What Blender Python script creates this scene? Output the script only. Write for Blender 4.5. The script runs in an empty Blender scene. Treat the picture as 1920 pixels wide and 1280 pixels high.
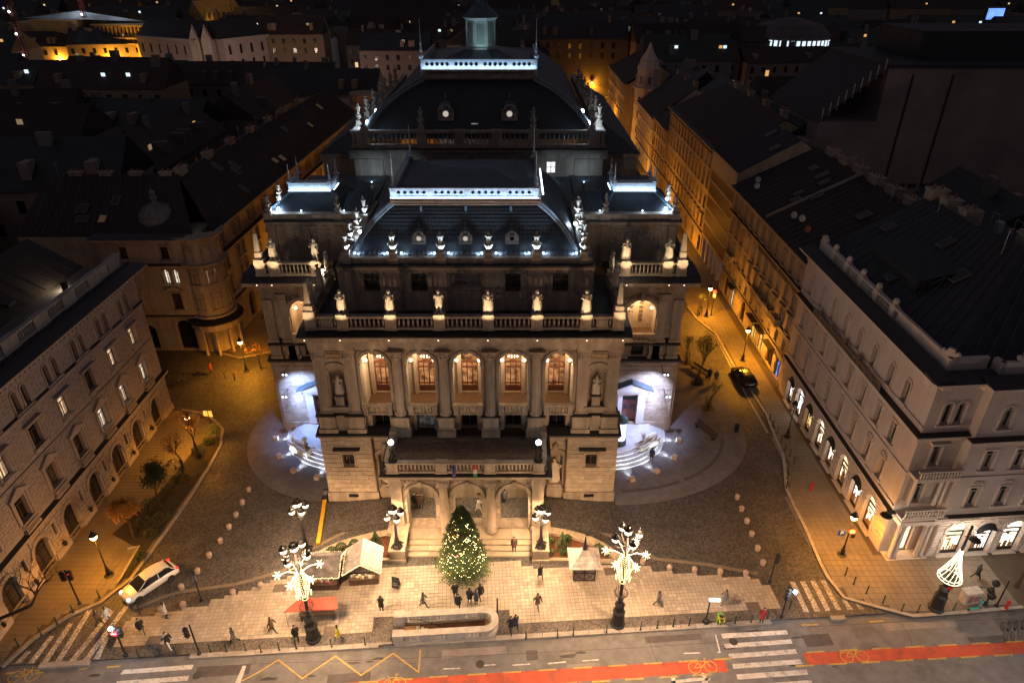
import bpy, bmesh, math, random
from mathutils import Matrix, Vector, noise
R=math.radians; PI=math.pi
random.seed(7)
S=bpy.context.scene; COL=S.collection
# ------------------------------------------------------------------ camera
CH=47.0; CF=1280.0; CP=R(29.6)
cam=bpy.data.cameras.new('camera'); co=bpy.data.objects.new('camera',cam); COL.objects.link(co)
cam.sensor_width=36; cam.lens=24.0; cam.clip_start=.5; cam.clip_end=4000
co.location=(0,0,CH); co.rotation_euler=(R(90)-CP,0,0); S.camera=co
# ------------------------------------------------------------------ night sky, faint moon, exposure
w=bpy.data.worlds.new('World'); S.world=w; w.use_nodes=True
nt=w.node_tree; nt.nodes.clear()
sky=nt.nodes.new('ShaderNodeTexSky'); sky.sky_type='NISHITA'; sky.sun_disc=False
sky.sun_elevation=R(1.0); sky.sun_rotation=R(200)
b1=nt.nodes.new('ShaderNodeBackground'); b1.inputs[1].default_value=.004
b2=nt.nodes.new('ShaderNodeBackground'); b2.inputs[0].default_value=(.056,.049,.062,1); b2.inputs[1].default_value=1.0
ad=nt.nodes.new('ShaderNodeAddShader'); ou=nt.nodes.new('ShaderNodeOutputWorld')
nt.links.new(sky.outputs[0],b1.inputs[0]); nt.links.new(b1.outputs[0],ad.inputs[0]); nt.links.new(b2.outputs[0],ad.inputs[1]); nt.links.new(ad.outputs[0],ou.inputs[0])
sl=bpy.data.lights.new('moon','SUN'); sl.energy=.02; sl.angle=R(10); sl.color=(1,.8,.68)
so=bpy.data.objects.new('moon',sl); COL.objects.link(so); so.rotation_euler=(R(48),0,R(-14))
vs=S.view_settings; vs.view_transform='Standard'; vs.look='None'; vs.exposure=0; vs.gamma=1; vs.use_curve_mapping=False
cy=S.cycles; cy.use_denoising=True; cy.max_bounces=4; cy.diffuse_bounces=3; cy.glossy_bounces=2; cy.transmission_bounces=2
cy.transparent_max_bounces=6; cy.sample_clamp_indirect=3; cy.caustics_reflective=False; cy.caustics_refractive=False; cy.use_light_tree=True
cy.use_adaptive_sampling=True; cy.adaptive_threshold=.02
# ------------------------------------------------------------------ pixel -> place helpers (pixels of the 1920 px photograph)
_c,_s=math.cos(CP),math.sin(CP)
def ray(x,y):
    a=(x-960)/CF; b=(640-y)/CF
    return (a,_c+b*_s,-_s+b*_c)
def G(x,y,z=0.0):
    r=ray(x,y); t=(z-CH)/r[2]; return (r[0]*t,r[1]*t)
def GY(x,y,Y):
    r=ray(x,y); t=Y/r[1]; return (r[0]*t,CH+r[2]*t)
# ------------------------------------------------------------------ materials
MATS={}
def mat(n,col,rough=.8,var=.25,scale=1.5,bump=.15,bscale=12.,metal=0.,em=None,es=0.,grime=0.,spec=.5):
    if n in MATS: return MATS[n]
    m=bpy.data.materials.new(n); m.use_nodes=True; t=m.node_tree; N=t.nodes; L=t.links
    p=N['Principled BSDF']; p.inputs['Roughness'].default_value=rough; p.inputs['Metallic'].default_value=metal
    p.inputs['Specular IOR Level'].default_value=spec
    p.inputs['Base Color'].default_value=(*col,1)
    if em:
        p.inputs['Emission Color'].default_value=(*em,1); p.inputs['Emission Strength'].default_value=es
        m.cycles.emission_sampling='NONE' 
    if var>0:
        tc=N.new('ShaderNodeTexCoord'); no=N.new('ShaderNodeTexNoise'); no.inputs['Scale'].default_value=scale; no.inputs['Detail'].default_value=6; no.inputs['Roughness'].default_value=.65
        oi=N.new('ShaderNodeObjectInfo'); ad=N.new('ShaderNodeVectorMath'); ad.operation='ADD'
        mul=N.new('ShaderNodeVectorMath'); mul.operation='SCALE'; mul.inputs[3].default_value=37.
        cb=N.new('ShaderNodeCombineXYZ'); L.new(oi.outputs['Random'],cb.inputs[0]); L.new(oi.outputs['Random'],cb.inputs[2]); L.new(cb.outputs[0],mul.inputs[0])
        L.new(tc.outputs['Object'],ad.inputs[0]); L.new(mul.outputs[0],ad.inputs[1]); L.new(ad.outputs[0],no.inputs['Vector'])
        mr=N.new('ShaderNodeMapRange'); mr.inputs['From Min'].default_value=.3; mr.inputs['From Max'].default_value=.7
        mr.inputs['To Min'].default_value=1-var; mr.inputs['To Max'].default_value=1+var*.6; L.new(no.outputs[0],mr.inputs['Value'])
        # each piece of its own shade
        mo=N.new('ShaderNodeMapRange'); mo.inputs['To Min'].default_value=1-var*.35; mo.inputs['To Max'].default_value=1+var*.35; L.new(oi.outputs['Random'],mo.inputs['Value'])
        mm=N.new('ShaderNodeMath'); mm.operation='MULTIPLY'; L.new(mr.outputs[0],mm.inputs[0]); L.new(mo.outputs[0],mm.inputs[1])
        last=mm.outputs[0]
        if grime>0:
            n3=N.new('ShaderNodeTexNoise'); n3.inputs['Scale'].default_value=1.; n3.inputs['Detail'].default_value=4
            mp=N.new('ShaderNodeMapping'); mp.inputs['Scale'].default_value=(1.6,1.6,.22); L.new(tc.outputs['Object'],mp.inputs[0]); L.new(mp.outputs[0],n3.inputs['Vector'])
            m3=N.new('ShaderNodeMapRange'); m3.inputs['From Min'].default_value=.42; m3.inputs['From Max'].default_value=.62; m3.inputs['To Min'].default_value=1-grime; m3.inputs['To Max'].default_value=1
            L.new(n3.outputs[0],m3.inputs['Value']); m4=N.new('ShaderNodeMath'); m4.operation='MULTIPLY'; L.new(last,m4.inputs[0]); L.new(m3.outputs[0],m4.inputs[1]); last=m4.outputs[0]
        vm=N.new('ShaderNodeVectorMath'); vm.operation='SCALE'; vm.inputs[0].default_value=col; L.new(last,vm.inputs[3]); L.new(vm.outputs[0],p.inputs['Base Color'])
    if bump>0:
        if var<=0: tc=N.new('ShaderNodeTexCoord')
        n2=N.new('ShaderNodeTexNoise'); n2.inputs['Scale'].default_value=bscale; n2.inputs['Detail'].default_value=5; L.new(tc.outputs['Object'],n2.inputs['Vector'])
        bp=N.new('ShaderNodeBump'); bp.inputs['Strength'].default_value=bump*2; bp.inputs['Distance'].default_value=.05; L.new(n2.outputs[0],bp.inputs['Height']); L.new(bp.outputs[0],p.inputs['Normal'])
    MATS[n]=m; return m
def cobble_mat(n,col,cell=6.,var=.35):
    m=mat(n,col,.6,var,.35,0); t=m.node_tree; N=t.nodes; L=t.links; p=N['Principled BSDF']
    tc=N.new('ShaderNodeTexCoord'); v=N.new('ShaderNodeTexVoronoi'); v.inputs['Scale'].default_value=cell; L.new(tc.outputs['Object'],v.inputs['Vector'])
    src=p.inputs['Base Color'].links[0].from_socket
    cr=N.new('ShaderNodeMapRange'); cr.inputs['To Min'].default_value=.45; cr.inputs['To Max'].default_value=1.55; sep=N.new('ShaderNodeSeparateColor'); L.new(v.outputs['Color'],sep.inputs[0]); L.new(sep.outputs[0],cr.inputs['Value'])
    e=N.new('ShaderNodeTexVoronoi'); e.feature='DISTANCE_TO_EDGE'; e.inputs['Scale'].default_value=cell; L.new(tc.outputs['Object'],e.inputs['Vector'])
    er=N.new('ShaderNodeMapRange'); er.inputs['From Max'].default_value=.09; er.inputs['To Min'].default_value=.45; L.new(e.outputs['Distance'],er.inputs['Value'])
    mu=N.new('ShaderNodeMath'); mu.operation='MULTIPLY'; L.new(cr.outputs[0],mu.inputs[0]); L.new(er.outputs[0],mu.inputs[1])
    vm=N.new('ShaderNodeVectorMath'); vm.operation='SCALE'; L.new(src,vm.inputs[0]); L.new(mu.outputs[0],vm.inputs[3]); L.new(vm.outputs[0],p.inputs['Base Color'])
    bp=N.new('ShaderNodeBump'); bp.inputs['Strength'].default_value=.6; bp.inputs['Distance'].default_value=.03; L.new(er.outputs[0],bp.inputs['Height']); L.new(bp.outputs[0],p.inputs['Normal'])
    return m
def worn(n,col,under,amt=.5,scale=2.2,rough=.75):
    m=mat(n,col,rough,.25,1.3,.12,30); t=m.node_tree; N=t.nodes; L=t.links; p=N['Principled BSDF']; src=p.inputs['Base Color'].links[0].from_socket
    tc=N.new('ShaderNodeTexCoord'); no=N.new('ShaderNodeTexNoise'); no.inputs['Scale'].default_value=scale; no.inputs['Detail'].default_value=10; no.inputs['Roughness'].default_value=.75; L.new(tc.outputs['Object'],no.inputs['Vector'])
    r=N.new('ShaderNodeMapRange'); r.inputs['From Min'].default_value=.50; r.inputs['From Max'].default_value=.62; r.inputs['To Max'].default_value=amt; L.new(no.outputs[0],r.inputs['Value'])
    mx=N.new('ShaderNodeMix'); mx.data_type='RGBA'; L.new(r.outputs[0],mx.inputs[0]); L.new(src,mx.inputs[6]); mx.inputs[7].default_value=(*under,1); L.new(mx.outputs[2],p.inputs['Base Color']); return m
def glow(n,col,s,var=0.,samp=False,scale=3.):
    if n in MATS: return MATS[n]
    m=bpy.data.materials.new(n); m.use_nodes=True; t=m.node_tree; t.nodes.clear(); e=t.nodes.new('ShaderNodeEmission'); o=t.nodes.new('ShaderNodeOutputMaterial')
    e.inputs[0].default_value=(*col,1); e.inputs[1].default_value=s; t.links.new(e.outputs[0],o.inputs[0])
    if var>0:
        tc=t.nodes.new('ShaderNodeTexCoord'); no=t.nodes.new('ShaderNodeTexNoise'); no.inputs['Scale'].default_value=scale; no.inputs['Detail'].default_value=3
        oi=t.nodes.new('ShaderNodeObjectInfo'); ad=t.nodes.new('ShaderNodeVectorMath'); ad.operation='ADD'; t.links.new(tc.outputs['Object'],ad.inputs[0]); t.links.new(oi.outputs['Location'],ad.inputs[1]); t.links.new(ad.outputs[0],no.inputs['Vector'])
        mr=t.nodes.new('ShaderNodeMapRange'); mr.inputs['From Min'].default_value=.35; mr.inputs['From Max'].default_value=.65; mr.inputs['To Min'].default_value=s*(1-var); mr.inputs['To Max'].default_value=s*(1+var)
        t.links.new(no.outputs[0],mr.inputs[0]); t.links.new(mr.outputs[0],e.inputs[1])
    if not samp: m.cycles.emission_sampling='NONE'
    MATS[n]=m; return m
STONE=mat('opera_limestone',(.385,.305,.23),.85,.22,.9,.2,9,grime=.28)
STONE2=mat('opera_limestone_blocks',(.42,.335,.25),.85,.35,1.6,.25,14)
STATUE=mat('statue_limestone',(.55,.48,.38),.8,.2,3,.3,20)
LEAD=mat('dark_lead_sheet',(.028,.026,.028),.55,.4,1.2,.1)
SLATE=mat('black_slate',(.016,.019,.025),.5,.5,2.5,.3,30)
METALROOF=mat('blue_grey_metal_roof',(.05,.078,.098),.45,.35,.8,.1)
WOOD=mat('brown_door_wood',(.16,.055,.025),.5,.3,4,.1)
IRON=mat('black_cast_iron',(.018,.018,.02),.45,.3,4,.1,metal=.3)
BRONZE=mat('dark_bronze',(.03,.028,.026),.45,.3,4,.2,metal=.5)
WGREY=mat('grey_plaster_blocks',(.33,.28,.26),.9,.16,1.6,.25,10,grime=.08)
PINK=mat('pale_rose_plaster',(.50,.43,.40),.9,.1,.5,.08,8,grime=.07)
PINKT=mat('pale_rose_trim',(.52,.45,.41),.85,.15,.8,.08)
OCHRE=mat('ochre_plaster',(.40,.31,.22),.9,.2,.5,.1,grime=.2)
OCHRE2=mat('dull_cream_plaster',(.38,.31,.235),.9,.2,.5,.1,grime=.2)
GLASSD=mat('dark_window_glass',(.012,.013,.016),.12,0,1,0)
GLASSV=[GLASSD,GLASSD,mat('curtained_window_glass',(.10,.09,.08),.3,.5,2.5,0),mat('half_drawn_blind_glass',(.045,.04,.038),.2,.8,1.6,0)]
FRAMEW=mat('cream_window_frame',(.42,.38,.33),.6,.1,3,0)
FRAMEB=mat('brown_window_frame',(.09,.05,.03),.6,.2,3,0)
ROOFT=mat('dark_roof_tiles',(.035,.022,.018),.8,.4,1.2,.3,22)
ROOFG=mat('charcoal_roof_sheet',(.024,.024,.028),.7,.4,.8,.1)
BRICK=mat('chimney_plaster',(.30,.25,.20),.9,.3,2,.2)
WARM=glow('warm_lit_window',(1,.66,.36),.85,.5)
COOLW=glow('pale_lit_window',(1,.86,.66),.9,.4)
SHOP=glow('bright_shop_light',(1,.78,.52),1.9,.55,True,1.2)
# ------------------------------------------------------------------ mesh collector
class MB:
    def __init__(s,M=None): s.v=[]; s.f=[]; s.M=M
    def add(s,vs,fs):
        n=len(s.v)
        if s.M is not None: vs=[tuple(s.M@Vector(v)) for v in vs]
        s.v+=vs; s.f+=[tuple(i+n for i in f) for f in fs]
    def box(s,x0,x1,y0,y1,z0,z1):
        s.add([(x0,y0,z0),(x1,y0,z0),(x1,y1,z0),(x0,y1,z0),(x0,y0,z1),(x1,y0,z1),(x1,y1,z1),(x0,y1,z1)],
              [(0,3,2,1),(4,5,6,7),(0,1,5,4),(1,2,6,5),(2,3,7,6),(3,0,4,7)])
    def cb(s,cx,cy,z0,sx,sy,sz): s.box(cx-sx/2,cx+sx/2,cy-sy/2,cy+sy/2,z0,z0+sz)
    def taper(s,cx,cy,z0,z1,a0,b0,a1,b1):
        s.add([(cx-a0,cy-b0,z0),(cx+a0,cy-b0,z0),(cx+a0,cy+b0,z0),(cx-a0,cy+b0,z0),(cx-a1,cy-b1,z1),(cx+a1,cy-b1,z1),(cx+a1,cy+b1,z1),(cx-a1,cy+b1,z1)],
              [(0,3,2,1),(4,5,6,7),(0,1,5,4),(1,2,6,5),(2,3,7,6),(3,0,4,7)])
    def prism(s,p,z0,z1,bottom=True):
        n=len(p); f=[tuple(range(n,2*n))]+[(i,(i+1)%n,(i+1)%n+n,i+n) for i in range(n)]
        if bottom: f.append(tuple(reversed(range(n))))
        s.add([(x,y,z0) for x,y in p]+[(x,y,z1) for x,y in p],f)
    def sheet(s,p,z): s.add([(x,y,z) for x,y in p],[tuple(range(len(p)))])
    def prof(s,pr,u0,u1,cap=True):      # (y,z) outline extruded along u
        n=len(pr); f=[(i,(i+1)%n,(i+1)%n+n,i+n) for i in range(n)]
        if cap: f+=[tuple(range(n)),tuple(reversed(range(n,2*n)))]
        s.add([(u0,y,z) for y,z in pr]+[(u1,y,z) for y,z in pr],f)
    def lathe(s,pr,cx=0,cy=0,seg=10,a0=0,z=0,sx=1,sy=1,cap=True):
        n=len(pr); vs=[];f=[]
        for k in range(seg):
            a=a0+2*PI*k/seg
            vs+=[(cx+r*sx*math.cos(a),cy+r*sy*math.sin(a),zz+z) for r,zz in pr]
        for k in range(seg):
            q=(k+1)%seg
            for i in range(n-1): f.append((k*n+i,q*n+i,q*n+i+1,k*n+i+1))
        if cap: f.append(tuple(k*n+n-1 for k in range(seg))); f.append(tuple(reversed([k*n for k in range(seg)])))
        s.add(vs,f)
    def tube(s,pts,r,seg=6,closed=False):
        P=[Vector(p) for p in pts]; n=len(P); vs=[]; f=[]; rr=r if isinstance(r,(list,tuple)) else [r]*n
        for i,p in enumerate(P):
            d=(P[(i+1)%n]-P[i-1]) if closed else (P[min(i+1,n-1)]-P[max(i-1,0)])
            if d.length<1e-7: d=Vector((0,0,1))
            d.normalize(); a=d.cross(Vector((0,0,1)) if abs(d.z)<.95 else Vector((1,0,0))).normalized(); b=d.cross(a)
            vs+=[tuple(p+(a*math.cos(2*PI*k/seg)+b*math.sin(2*PI*k/seg))*rr[i]) for k in range(seg)]
        for i in range(n if closed else n-1):
            j=(i+1)%n
            for k in range(seg): q=(k+1)%seg; f.append((i*seg+k,i*seg+q,j*seg+q,j*seg+k))
        if not closed: f.append(tuple(range(seg))); f.append(tuple(reversed([(n-1)*seg+k for k in range(seg)])))
        s.add(vs,f)
    def ball(s,c,r,seg=8,rings=5,sz=1.):
        s.lathe([(max(.001,r*math.sin(PI*i/rings)),-r*sz*math.cos(PI*i/rings)) for i in range(rings+1)],c[0],c[1],seg,0,c[2],cap=False)
    def ring(s,c,r0,r1,z0,z1,a0,a1,n=12):   # flat ring sector solid, horizontal
        P=[]
        for i in range(n+1):
            a=a0+(a1-a0)*i/n; P.append((math.cos(a),math.sin(a)))
        vs=[];f=[]
        for ca,sa in P: vs+=[(c[0]+r0*ca,c[1]+r0*sa,z0),(c[0]+r1*ca,c[1]+r1*sa,z0),(c[0]+r1*ca,c[1]+r1*sa,z1),(c[0]+r0*ca,c[1]+r0*sa,z1)]
        for i in range(n):
            for k in range(4): f.append((i*4+k,i*4+4+k,i*4+4+(k+1)%4,i*4+(k+1)%4))
        f+=[(0,1,2,3),(n*4+3,n*4+2,n*4+1,n*4)]
        s.add(vs,f)
    def archring(s,uc,zs,r0,r1,y0,y1,n=12,a0=0.,a1=PI):  # vertical ring sector (arch band)
        vs=[];f=[]
        for i in range(n+1):
            a=a0+(a1-a0)*i/n; ca,sa=math.cos(a),math.sin(a)
            vs+=[(uc+r0*ca,y0,zs+r0*sa),(uc+r1*ca,y0,zs+r1*sa),(uc+r1*ca,y1,zs+r1*sa),(uc+r0*ca,y1,zs+r0*sa)]
        for i in range(n):
            for k in range(4): f.append((i*4+k,i*4+(k+1)%4,i*4+4+(k+1)%4,i*4+4+k))
        f+=[(3,2,1,0),(n*4,n*4+1,n*4+2,n*4+3)]
        s.add(vs,f)
    def wall(s,u0,u1,z0,z1,ops,depth=.35,y=0.,back=False):
        us={u0,u1}; zz={z0,z1}; O=[]
        for o in ops:
            uc,wd,zb,zt=o[:4]; ar=len(o)>4 and o[4]; zs=zt-wd/2 if ar else zt
            us|={uc-wd/2,uc+wd/2}; zz|={zb,zs,zt}; O.append((uc,wd,zb,zt,ar,zs))
        us=sorted(x for x in us if u0-1e-6<=x<=u1+1e-6); zz=sorted(x for x in zz if z0-1e-6<=x<=z1+1e-6)
        vs=[];f=[]
        def q(a,b,c,d): n=len(vs); vs.extend([a,b,c,d]); f.append((n,n+1,n+2,n+3))
        for i in range(len(us)-1):
            st=None
            for j in range(len(zz)-1):
                cu=(us[i]+us[i+1])/2; cz=(zz[j]+zz[j+1])/2
                hole=any(abs(cu-o[0])<o[1]/2 and o[2]<cz<o[3] for o in O)
                if not hole and st is None: st=zz[j]
                if hole and st is not None: q((us[i],y,st),(us[i+1],y,st),(us[i+1],y,zz[j]),(us[i],y,zz[j])); st=None
            if st is not None: q((us[i],y,st),(us[i+1],y,st),(us[i+1],y,z1),(us[i],y,z1))
        for uc,wd,zb,zt,ar,zs in O:
            a,b=uc-wd/2,uc+wd/2; Y=y+depth
            q((a,y,zb),(a,Y,zb),(a,Y,zs),(a,y,zs)); q((b,y,zs),(b,Y,zs),(b,Y,zb),(b,y,zb)); q((a,y,zb),(b,y,zb),(b,Y,zb),(a,Y,zb))
            if not ar: q((a,y,zt),(a,Y,zt),(b,Y,zt),(b,y,zt))
            else:
                n=10; r=wd/2
                for k in range(n):
                    t0=PI-PI*k/n; t1=PI-PI*(k+1)/n
                    p0=(uc+r*math.cos(t0),zs+r*math.sin(t0)); p1=(uc+r*math.cos(t1),zs+r*math.sin(t1))
                    q((p0[0],y,p0[1]),(p1[0],y,p1[1]),(p1[0],y,zt),(p0[0],y,zt)); q((p0[0],y,p0[1]),(p0[0],Y,p0[1]),(p1[0],Y,p1[1]),(p1[0],y,p1[1]))
        s.add(vs,f)
    def mesh(s,n,m,smooth=False):
        me=bpy.data.meshes.new(n); me.from_pydata(s.v,[],s.f)
        if m is not None: me.materials.append(m)
        if smooth: me.polygons.foreach_set('use_smooth',[True]*len(me.polygons))
        me.update(); return me
def T(x=0,y=0,z=0,rz=0,s=None):
    m=Matrix.Translation((x,y,z))@Matrix.Rotation(R(rz),4,'Z')
    if s is not None: m=m@Matrix.Diagonal((*((s,s,s) if not isinstance(s,tuple) else s),1))
    return m
def link(n,data,parent=None,F=None):
    o=bpy.data.objects.new(n,data); COL.objects.link(o)
    if parent is not None: o.parent=parent
    if F is not None: o.matrix_basis=F
    return o
def obj(n,mb,m,parent=None,F=None,smooth=False): return link(n,mb.mesh(n,m,smooth),parent,F)
def tag(o,label,cat,group=None,kind=None):
    o['label']=label; o['category']=cat
    if group: o['group']=group
    if kind: o['kind']=kind
    return o
def thing(n,label,cat,x=0,y=0,z=0,rz=0,group=None): return tag(link(n,None,None,T(x,y,z,rz)),label,cat,group)
def struct(n,mb,m,kind='structure'):
    o=obj(n,mb,m); o['kind']=kind; return o
def copytree(o,parent=None,F=None):
    c=o.copy(); COL.objects.link(c)
    if parent is not None: c.parent=parent
    if F is not None: c.matrix_basis=F
    for ch in list(o.children): copytree(ch,c)
    return c
def lamp(parent,loc,W,col=(1,.75,.45),r=.12,name='bulb_light'):
    l=bpy.data.lights.new(name,'POINT'); l.energy=W; l.color=col; l.shadow_soft_size=r
    return link(name,l,parent,T(*loc))
def spot(parent,loc,target,W,col,ang=50,blend=.6,r=.08,name='spot_light'):
    l=bpy.data.lights.new(name,'SPOT'); l.energy=W; l.color=col; l.shadow_soft_size=r; l.spot_size=R(ang); l.spot_blend=blend
    o=link(name,l,parent); d=Vector(target)-Vector(loc); o.matrix_basis=Matrix.Translation(loc)@d.to_track_quat('-Z','Y').to_matrix().to_4x4(); return o
def down(parent,loc,W,col,r=.2,ang=158):
    return spot(parent,loc,(loc[0],loc[1],loc[2]-1),W,col,ang,.35,r,'bulb_light')
ORD='first second third fourth fifth sixth seventh eighth ninth tenth eleventh twelfth thirteenth fourteenth fifteenth sixteenth'.split()
def text(body,size,m,parent,F,ext=.01):
    cu=bpy.data.curves.new('lettering','FONT'); cu.body=body; cu.size=size; cu.align_x='CENTER'; cu.align_y='CENTER'; cu.extrude=ext; cu.resolution_u=3
    o=bpy.data.objects.new('t',cu); COL.objects.link(o); me=bpy.data.meshes.new_from_object(o.evaluated_get(bpy.context.evaluated_depsgraph_get())); bpy.data.objects.remove(o); me.materials.clear(); me.materials.append(m); return link('lettering',me,parent,F)
# ------------------------------------------------------------------ shared pieces
UB=MB(); UB.add([(-.5,-.5,-.5),(.5,-.5,-.5),(.5,.5,-.5),(-.5,.5,-.5),(-.5,-.5,.5),(.5,-.5,.5),(.5,.5,.5),(-.5,.5,.5)],[(4,5,6,7),(0,1,5,4),(1,2,6,5),(3,0,4,7),(0,3,2,1)])
_unit={}
def unit(n,m):
    k=(n,m.name)
    if k not in _unit: _unit[k]=UB.mesh(n,m)
    return _unit[k]
BAL=MB(); BAL.lathe([(.09,0),(.055,.1),(.125,.35),(.05,.68),(.1,.8)],seg=6,cap=False)
def balmesh(m,nm='baluster'):
    k=(nm,m.name)
    if k not in _unit: _unit[k]=BAL.mesh(nm,m,True)
    return _unit[k]
BUD={}
def left(key,n=0):
    BUD.setdefault(key,300); r=BUD[key]; BUD[key]-=n; return r
def stones(key,parent,F,u0,u1,z0,z1,h,Lm,ops,m,proud=.05,gap=.025,y=0.,stuff=None):
    """courses of blocks, each block an object while the thing's budget lasts, then one joined mesh"""
    rows=max(1,round((z1-z0)/h)); h=(z1-z0)/rows
    for r in range(rows):
        a=z0+r*h; zc=a+h/2; iv=[(u0,u1)]
        for o in ops:
            uc,wd,zb,zt=o[:4]; ar=len(o)>4 and o[4]; hw=wd/2
            if not(zb-.02<zc<zt+(.0 if ar else .02)): continue
            if ar:
                zs=zt-wd/2
                if zc>zs: hw=math.sqrt(max(0,(wd/2)**2-(zc-zs)**2))+.06
            nv=[]
            for p,q in iv:
                if q<=uc-hw or p>=uc+hw: nv.append((p,q)); continue
                if p<uc-hw: nv.append((p,uc-hw))
                if q>uc+hw: nv.append((uc+hw,q))
            iv=nv
        for p,q in iv:
            if q-p<.12: continue
            n=max(1,round((q-p)/Lm)); xs=[p+(q-p)*i/n for i in range(n+1)]
            if r%2 and n>1: xs=[p]+[x+(q-p)/n/2 for x in xs[:-1]]+[q]
            for i in range(len(xs)-1):
                g=gap/2; x0,x1=xs[i]+g,xs[i+1]-g
                if x1-x0<.05: continue
                pr=proud*random.uniform(.75,1.25); c=((x0+x1)/2,y-pr/2+.004,zc); sc=(x1-x0,pr,h-gap)
                if left(key)>0:
                    left(key,1); link('stone',unit('stone',m),parent,F@T(*c,s=sc))
                else:
                    if stuff is not None:
                        stuff.M=F; stuff.box(x0,x1,y-pr,y+.004,a+g,a+h-g)
def balustrade(parent,F,u0,u1,z,h,peds,m,y=0.,sp=.36,key=None,name='balustrade',pw=.9,t=.5,blanks=()):
    mb=MB(); mb.box(u0,u1,y-t/2,y+t/2,z,z+.18*h); mb.box(u0,u1,y-t*.55,y+t*.55,z+h-.14*h,z+h)
    for p in peds:
        mb.box(p-pw/2,p+pw/2,y-t*.62,y+t*.62,z-.004,z+h-.16*h); mb.box(p-pw/2-.06,p+pw/2+.06,y-t*.72,y+t*.72,z+h-.16*h,z+h+.03); mb.box(p-pw/2-.05,p+pw/2+.05,y-t*.7,y+t*.7,z-.006,z+.16*h)
    for a,b in blanks: mb.box(a,b,y-t*.35,y+t*.35,z+.16*h,z+.88*h); mb.box(a+.15,b-.15,y-t*.42,y,z+.3*h,z+.75*h)
    o=obj(name,mb,m,parent,F); ps=sorted(peds); sc=(1,1,h*.68/.8*1.0)
    edges=[u0]+[e for p in ps for e in (p-pw/2,p+pw/2)]+[u1]; k=0
    if ps and abs(ps[0]-pw/2-u0)<.3: edges=edges[2:] if False else edges
    for i in range(0,len(edges)-1,2):
        a,b=edges[i],edges[i+1]
        if b-a<.3: continue
        n=max(1,int((b-a)/sp)); 
        for q in range(n):
            u=a+(b-a)*(q+.5)/n
            if any(x0-.1<u<x1+.1 for x0,x1 in blanks): continue
            link('baluster',balmesh(m),o,T(u,y,z+.18*h,s=sc))
    return o
_win={}
def win(parent,F,uc,zb,w,h,kind='flat',top=None,lit=None,m=None,fm=None,depth=.3,sill=True,proud=.1,nm='window'):
    """window: surround (stone) with children frame and pane"""
    fm=fm or FRAMEW; key=(round(w,2),round(h,2),kind,top,m.name,depth,sill,nm)
    if key not in _win:
        mb=MB(); ar=kind=='arch'; zs=h-w/2 if ar else h; tw=.16
        mb.box(-w/2-tw,-w/2,-proud,.01,0,zs); mb.box(w/2,w/2+tw,-proud,.01,0,zs)
        if ar: mb.archring(0,zs,w/2,w/2+tw,-proud,.01)
        else: mb.box(-w/2-tw,w/2+tw,-proud,.01,h,h+tw)
        if sill: mb.box(-w/2-tw-.1,w/2+tw+.1,-proud-.14,.02,-.16,0)
        if top=='ped':
            z=h+.35; a=w/2+.55; mb.box(-a,a,-.3,.01,z,z+.12); mb.add([(-a,-.32,z+.12),(a,-.32,z+.12),(0,-.32,z+.75),(-a,.01,z+.12),(a,.01,z+.12),(0,.01,z+.75)],[(0,1,2),(0,2,5,3),(2,1,4,5)])
            for sx in (-1,1): mb.box(sx*(w/2+.3)-.12,sx*(w/2+.3)+.12,-.2,.01,0,z)
        if top=='hood': z=h+.3; a=w/2+.45; mb.box(-a,a,-.42,.01,z,z+.16); mb.box(-a+.1,a-.1,-.2,.01,h+.16,z)
        if top=='small': mb.box(-.45,.45,-.16,.01,h+.42,h+.52); mb.box(-.3,.3,-.12,.01,h+.52,h+.66); mb.box(-.5,-.38,-.14,.01,h+.3,h+.42); mb.box(.38,.5,-.14,.01,h+.3,h+.42)
        sm=mb.mesh(nm,m)
        fr=MB(); b=.07; yy=depth-.07
        def bar(x0,x1,z0,z1): fr.box(x0,x1,yy,depth,z0,z1)
        bar(-w/2,-w/2+b,0,zs); bar(w/2-b,w/2,0,zs); bar(-w/2+b,w/2-b,0,b)
        if ar: fr.archring(0,zs,w/2-b,w/2,yy,depth); bar(-w/2+b,w/2-b,zs-b/2,zs+b/2); bar(-b/2,b/2,b,zs-b/2); bar(-b/2,b/2,zs+b/2,h-b)
        else: bar(-w/2+b,w/2-b,h-b,h); bar(-w/2+b,w/2-b,h*.68,h*.68+b); bar(-b/2,b/2,b,h*.68)
        pm=MB(); yy=depth+.01
        if ar: pm.add([(-w/2,yy,0),(w/2,yy,0)]+[(w/2*math.cos(PI*k/10),yy,zs+w/2*math.sin(PI*k/10)) for k in range(11)],[tuple(range(13))])
        else: pm.add([(-w/2,yy,0),(w/2,yy,0),(w/2,yy,h),(-w/2,yy,h)],[(0,1,2,3)])
        _win[key]=[sm,fr,pm,{}]
    sm,fr,pm,c=_win[key]
    if lit is None or lit is GLASSD: lit=random.choice(GLASSV)
    def g(k,mb,m): 
        kk=(k,m.name)
        if kk not in c: c[kk]=mb.mesh(k,m)
        return c[kk]
    o=link(nm,sm,parent,F@T(uc,0,zb))
    if lit in (WARM,COOLW) and kind=='flat':
        cm_=MB(); q=random.uniform(.14,.3)*w; cm_.add([(-w/2+.07,depth,.07),(-w/2+.07+q,depth,.07),(-w/2+.07+q*.6,depth,h-.07),(-w/2+.07,depth,h-.07)],[(0,1,2,3)]); q=random.uniform(.1,.3)*w; cm_.add([(w/2-.07,depth,.07),(w/2-.07-q,depth,.07),(w/2-.07-q*.6,depth,h-.07),(w/2-.07,depth,h-.07)],[(0,1,2,3)]); link('curtain',cm_.mesh('curtain',glow('curtain_lit_through',(1,.62,.36),.3)),o)
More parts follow.
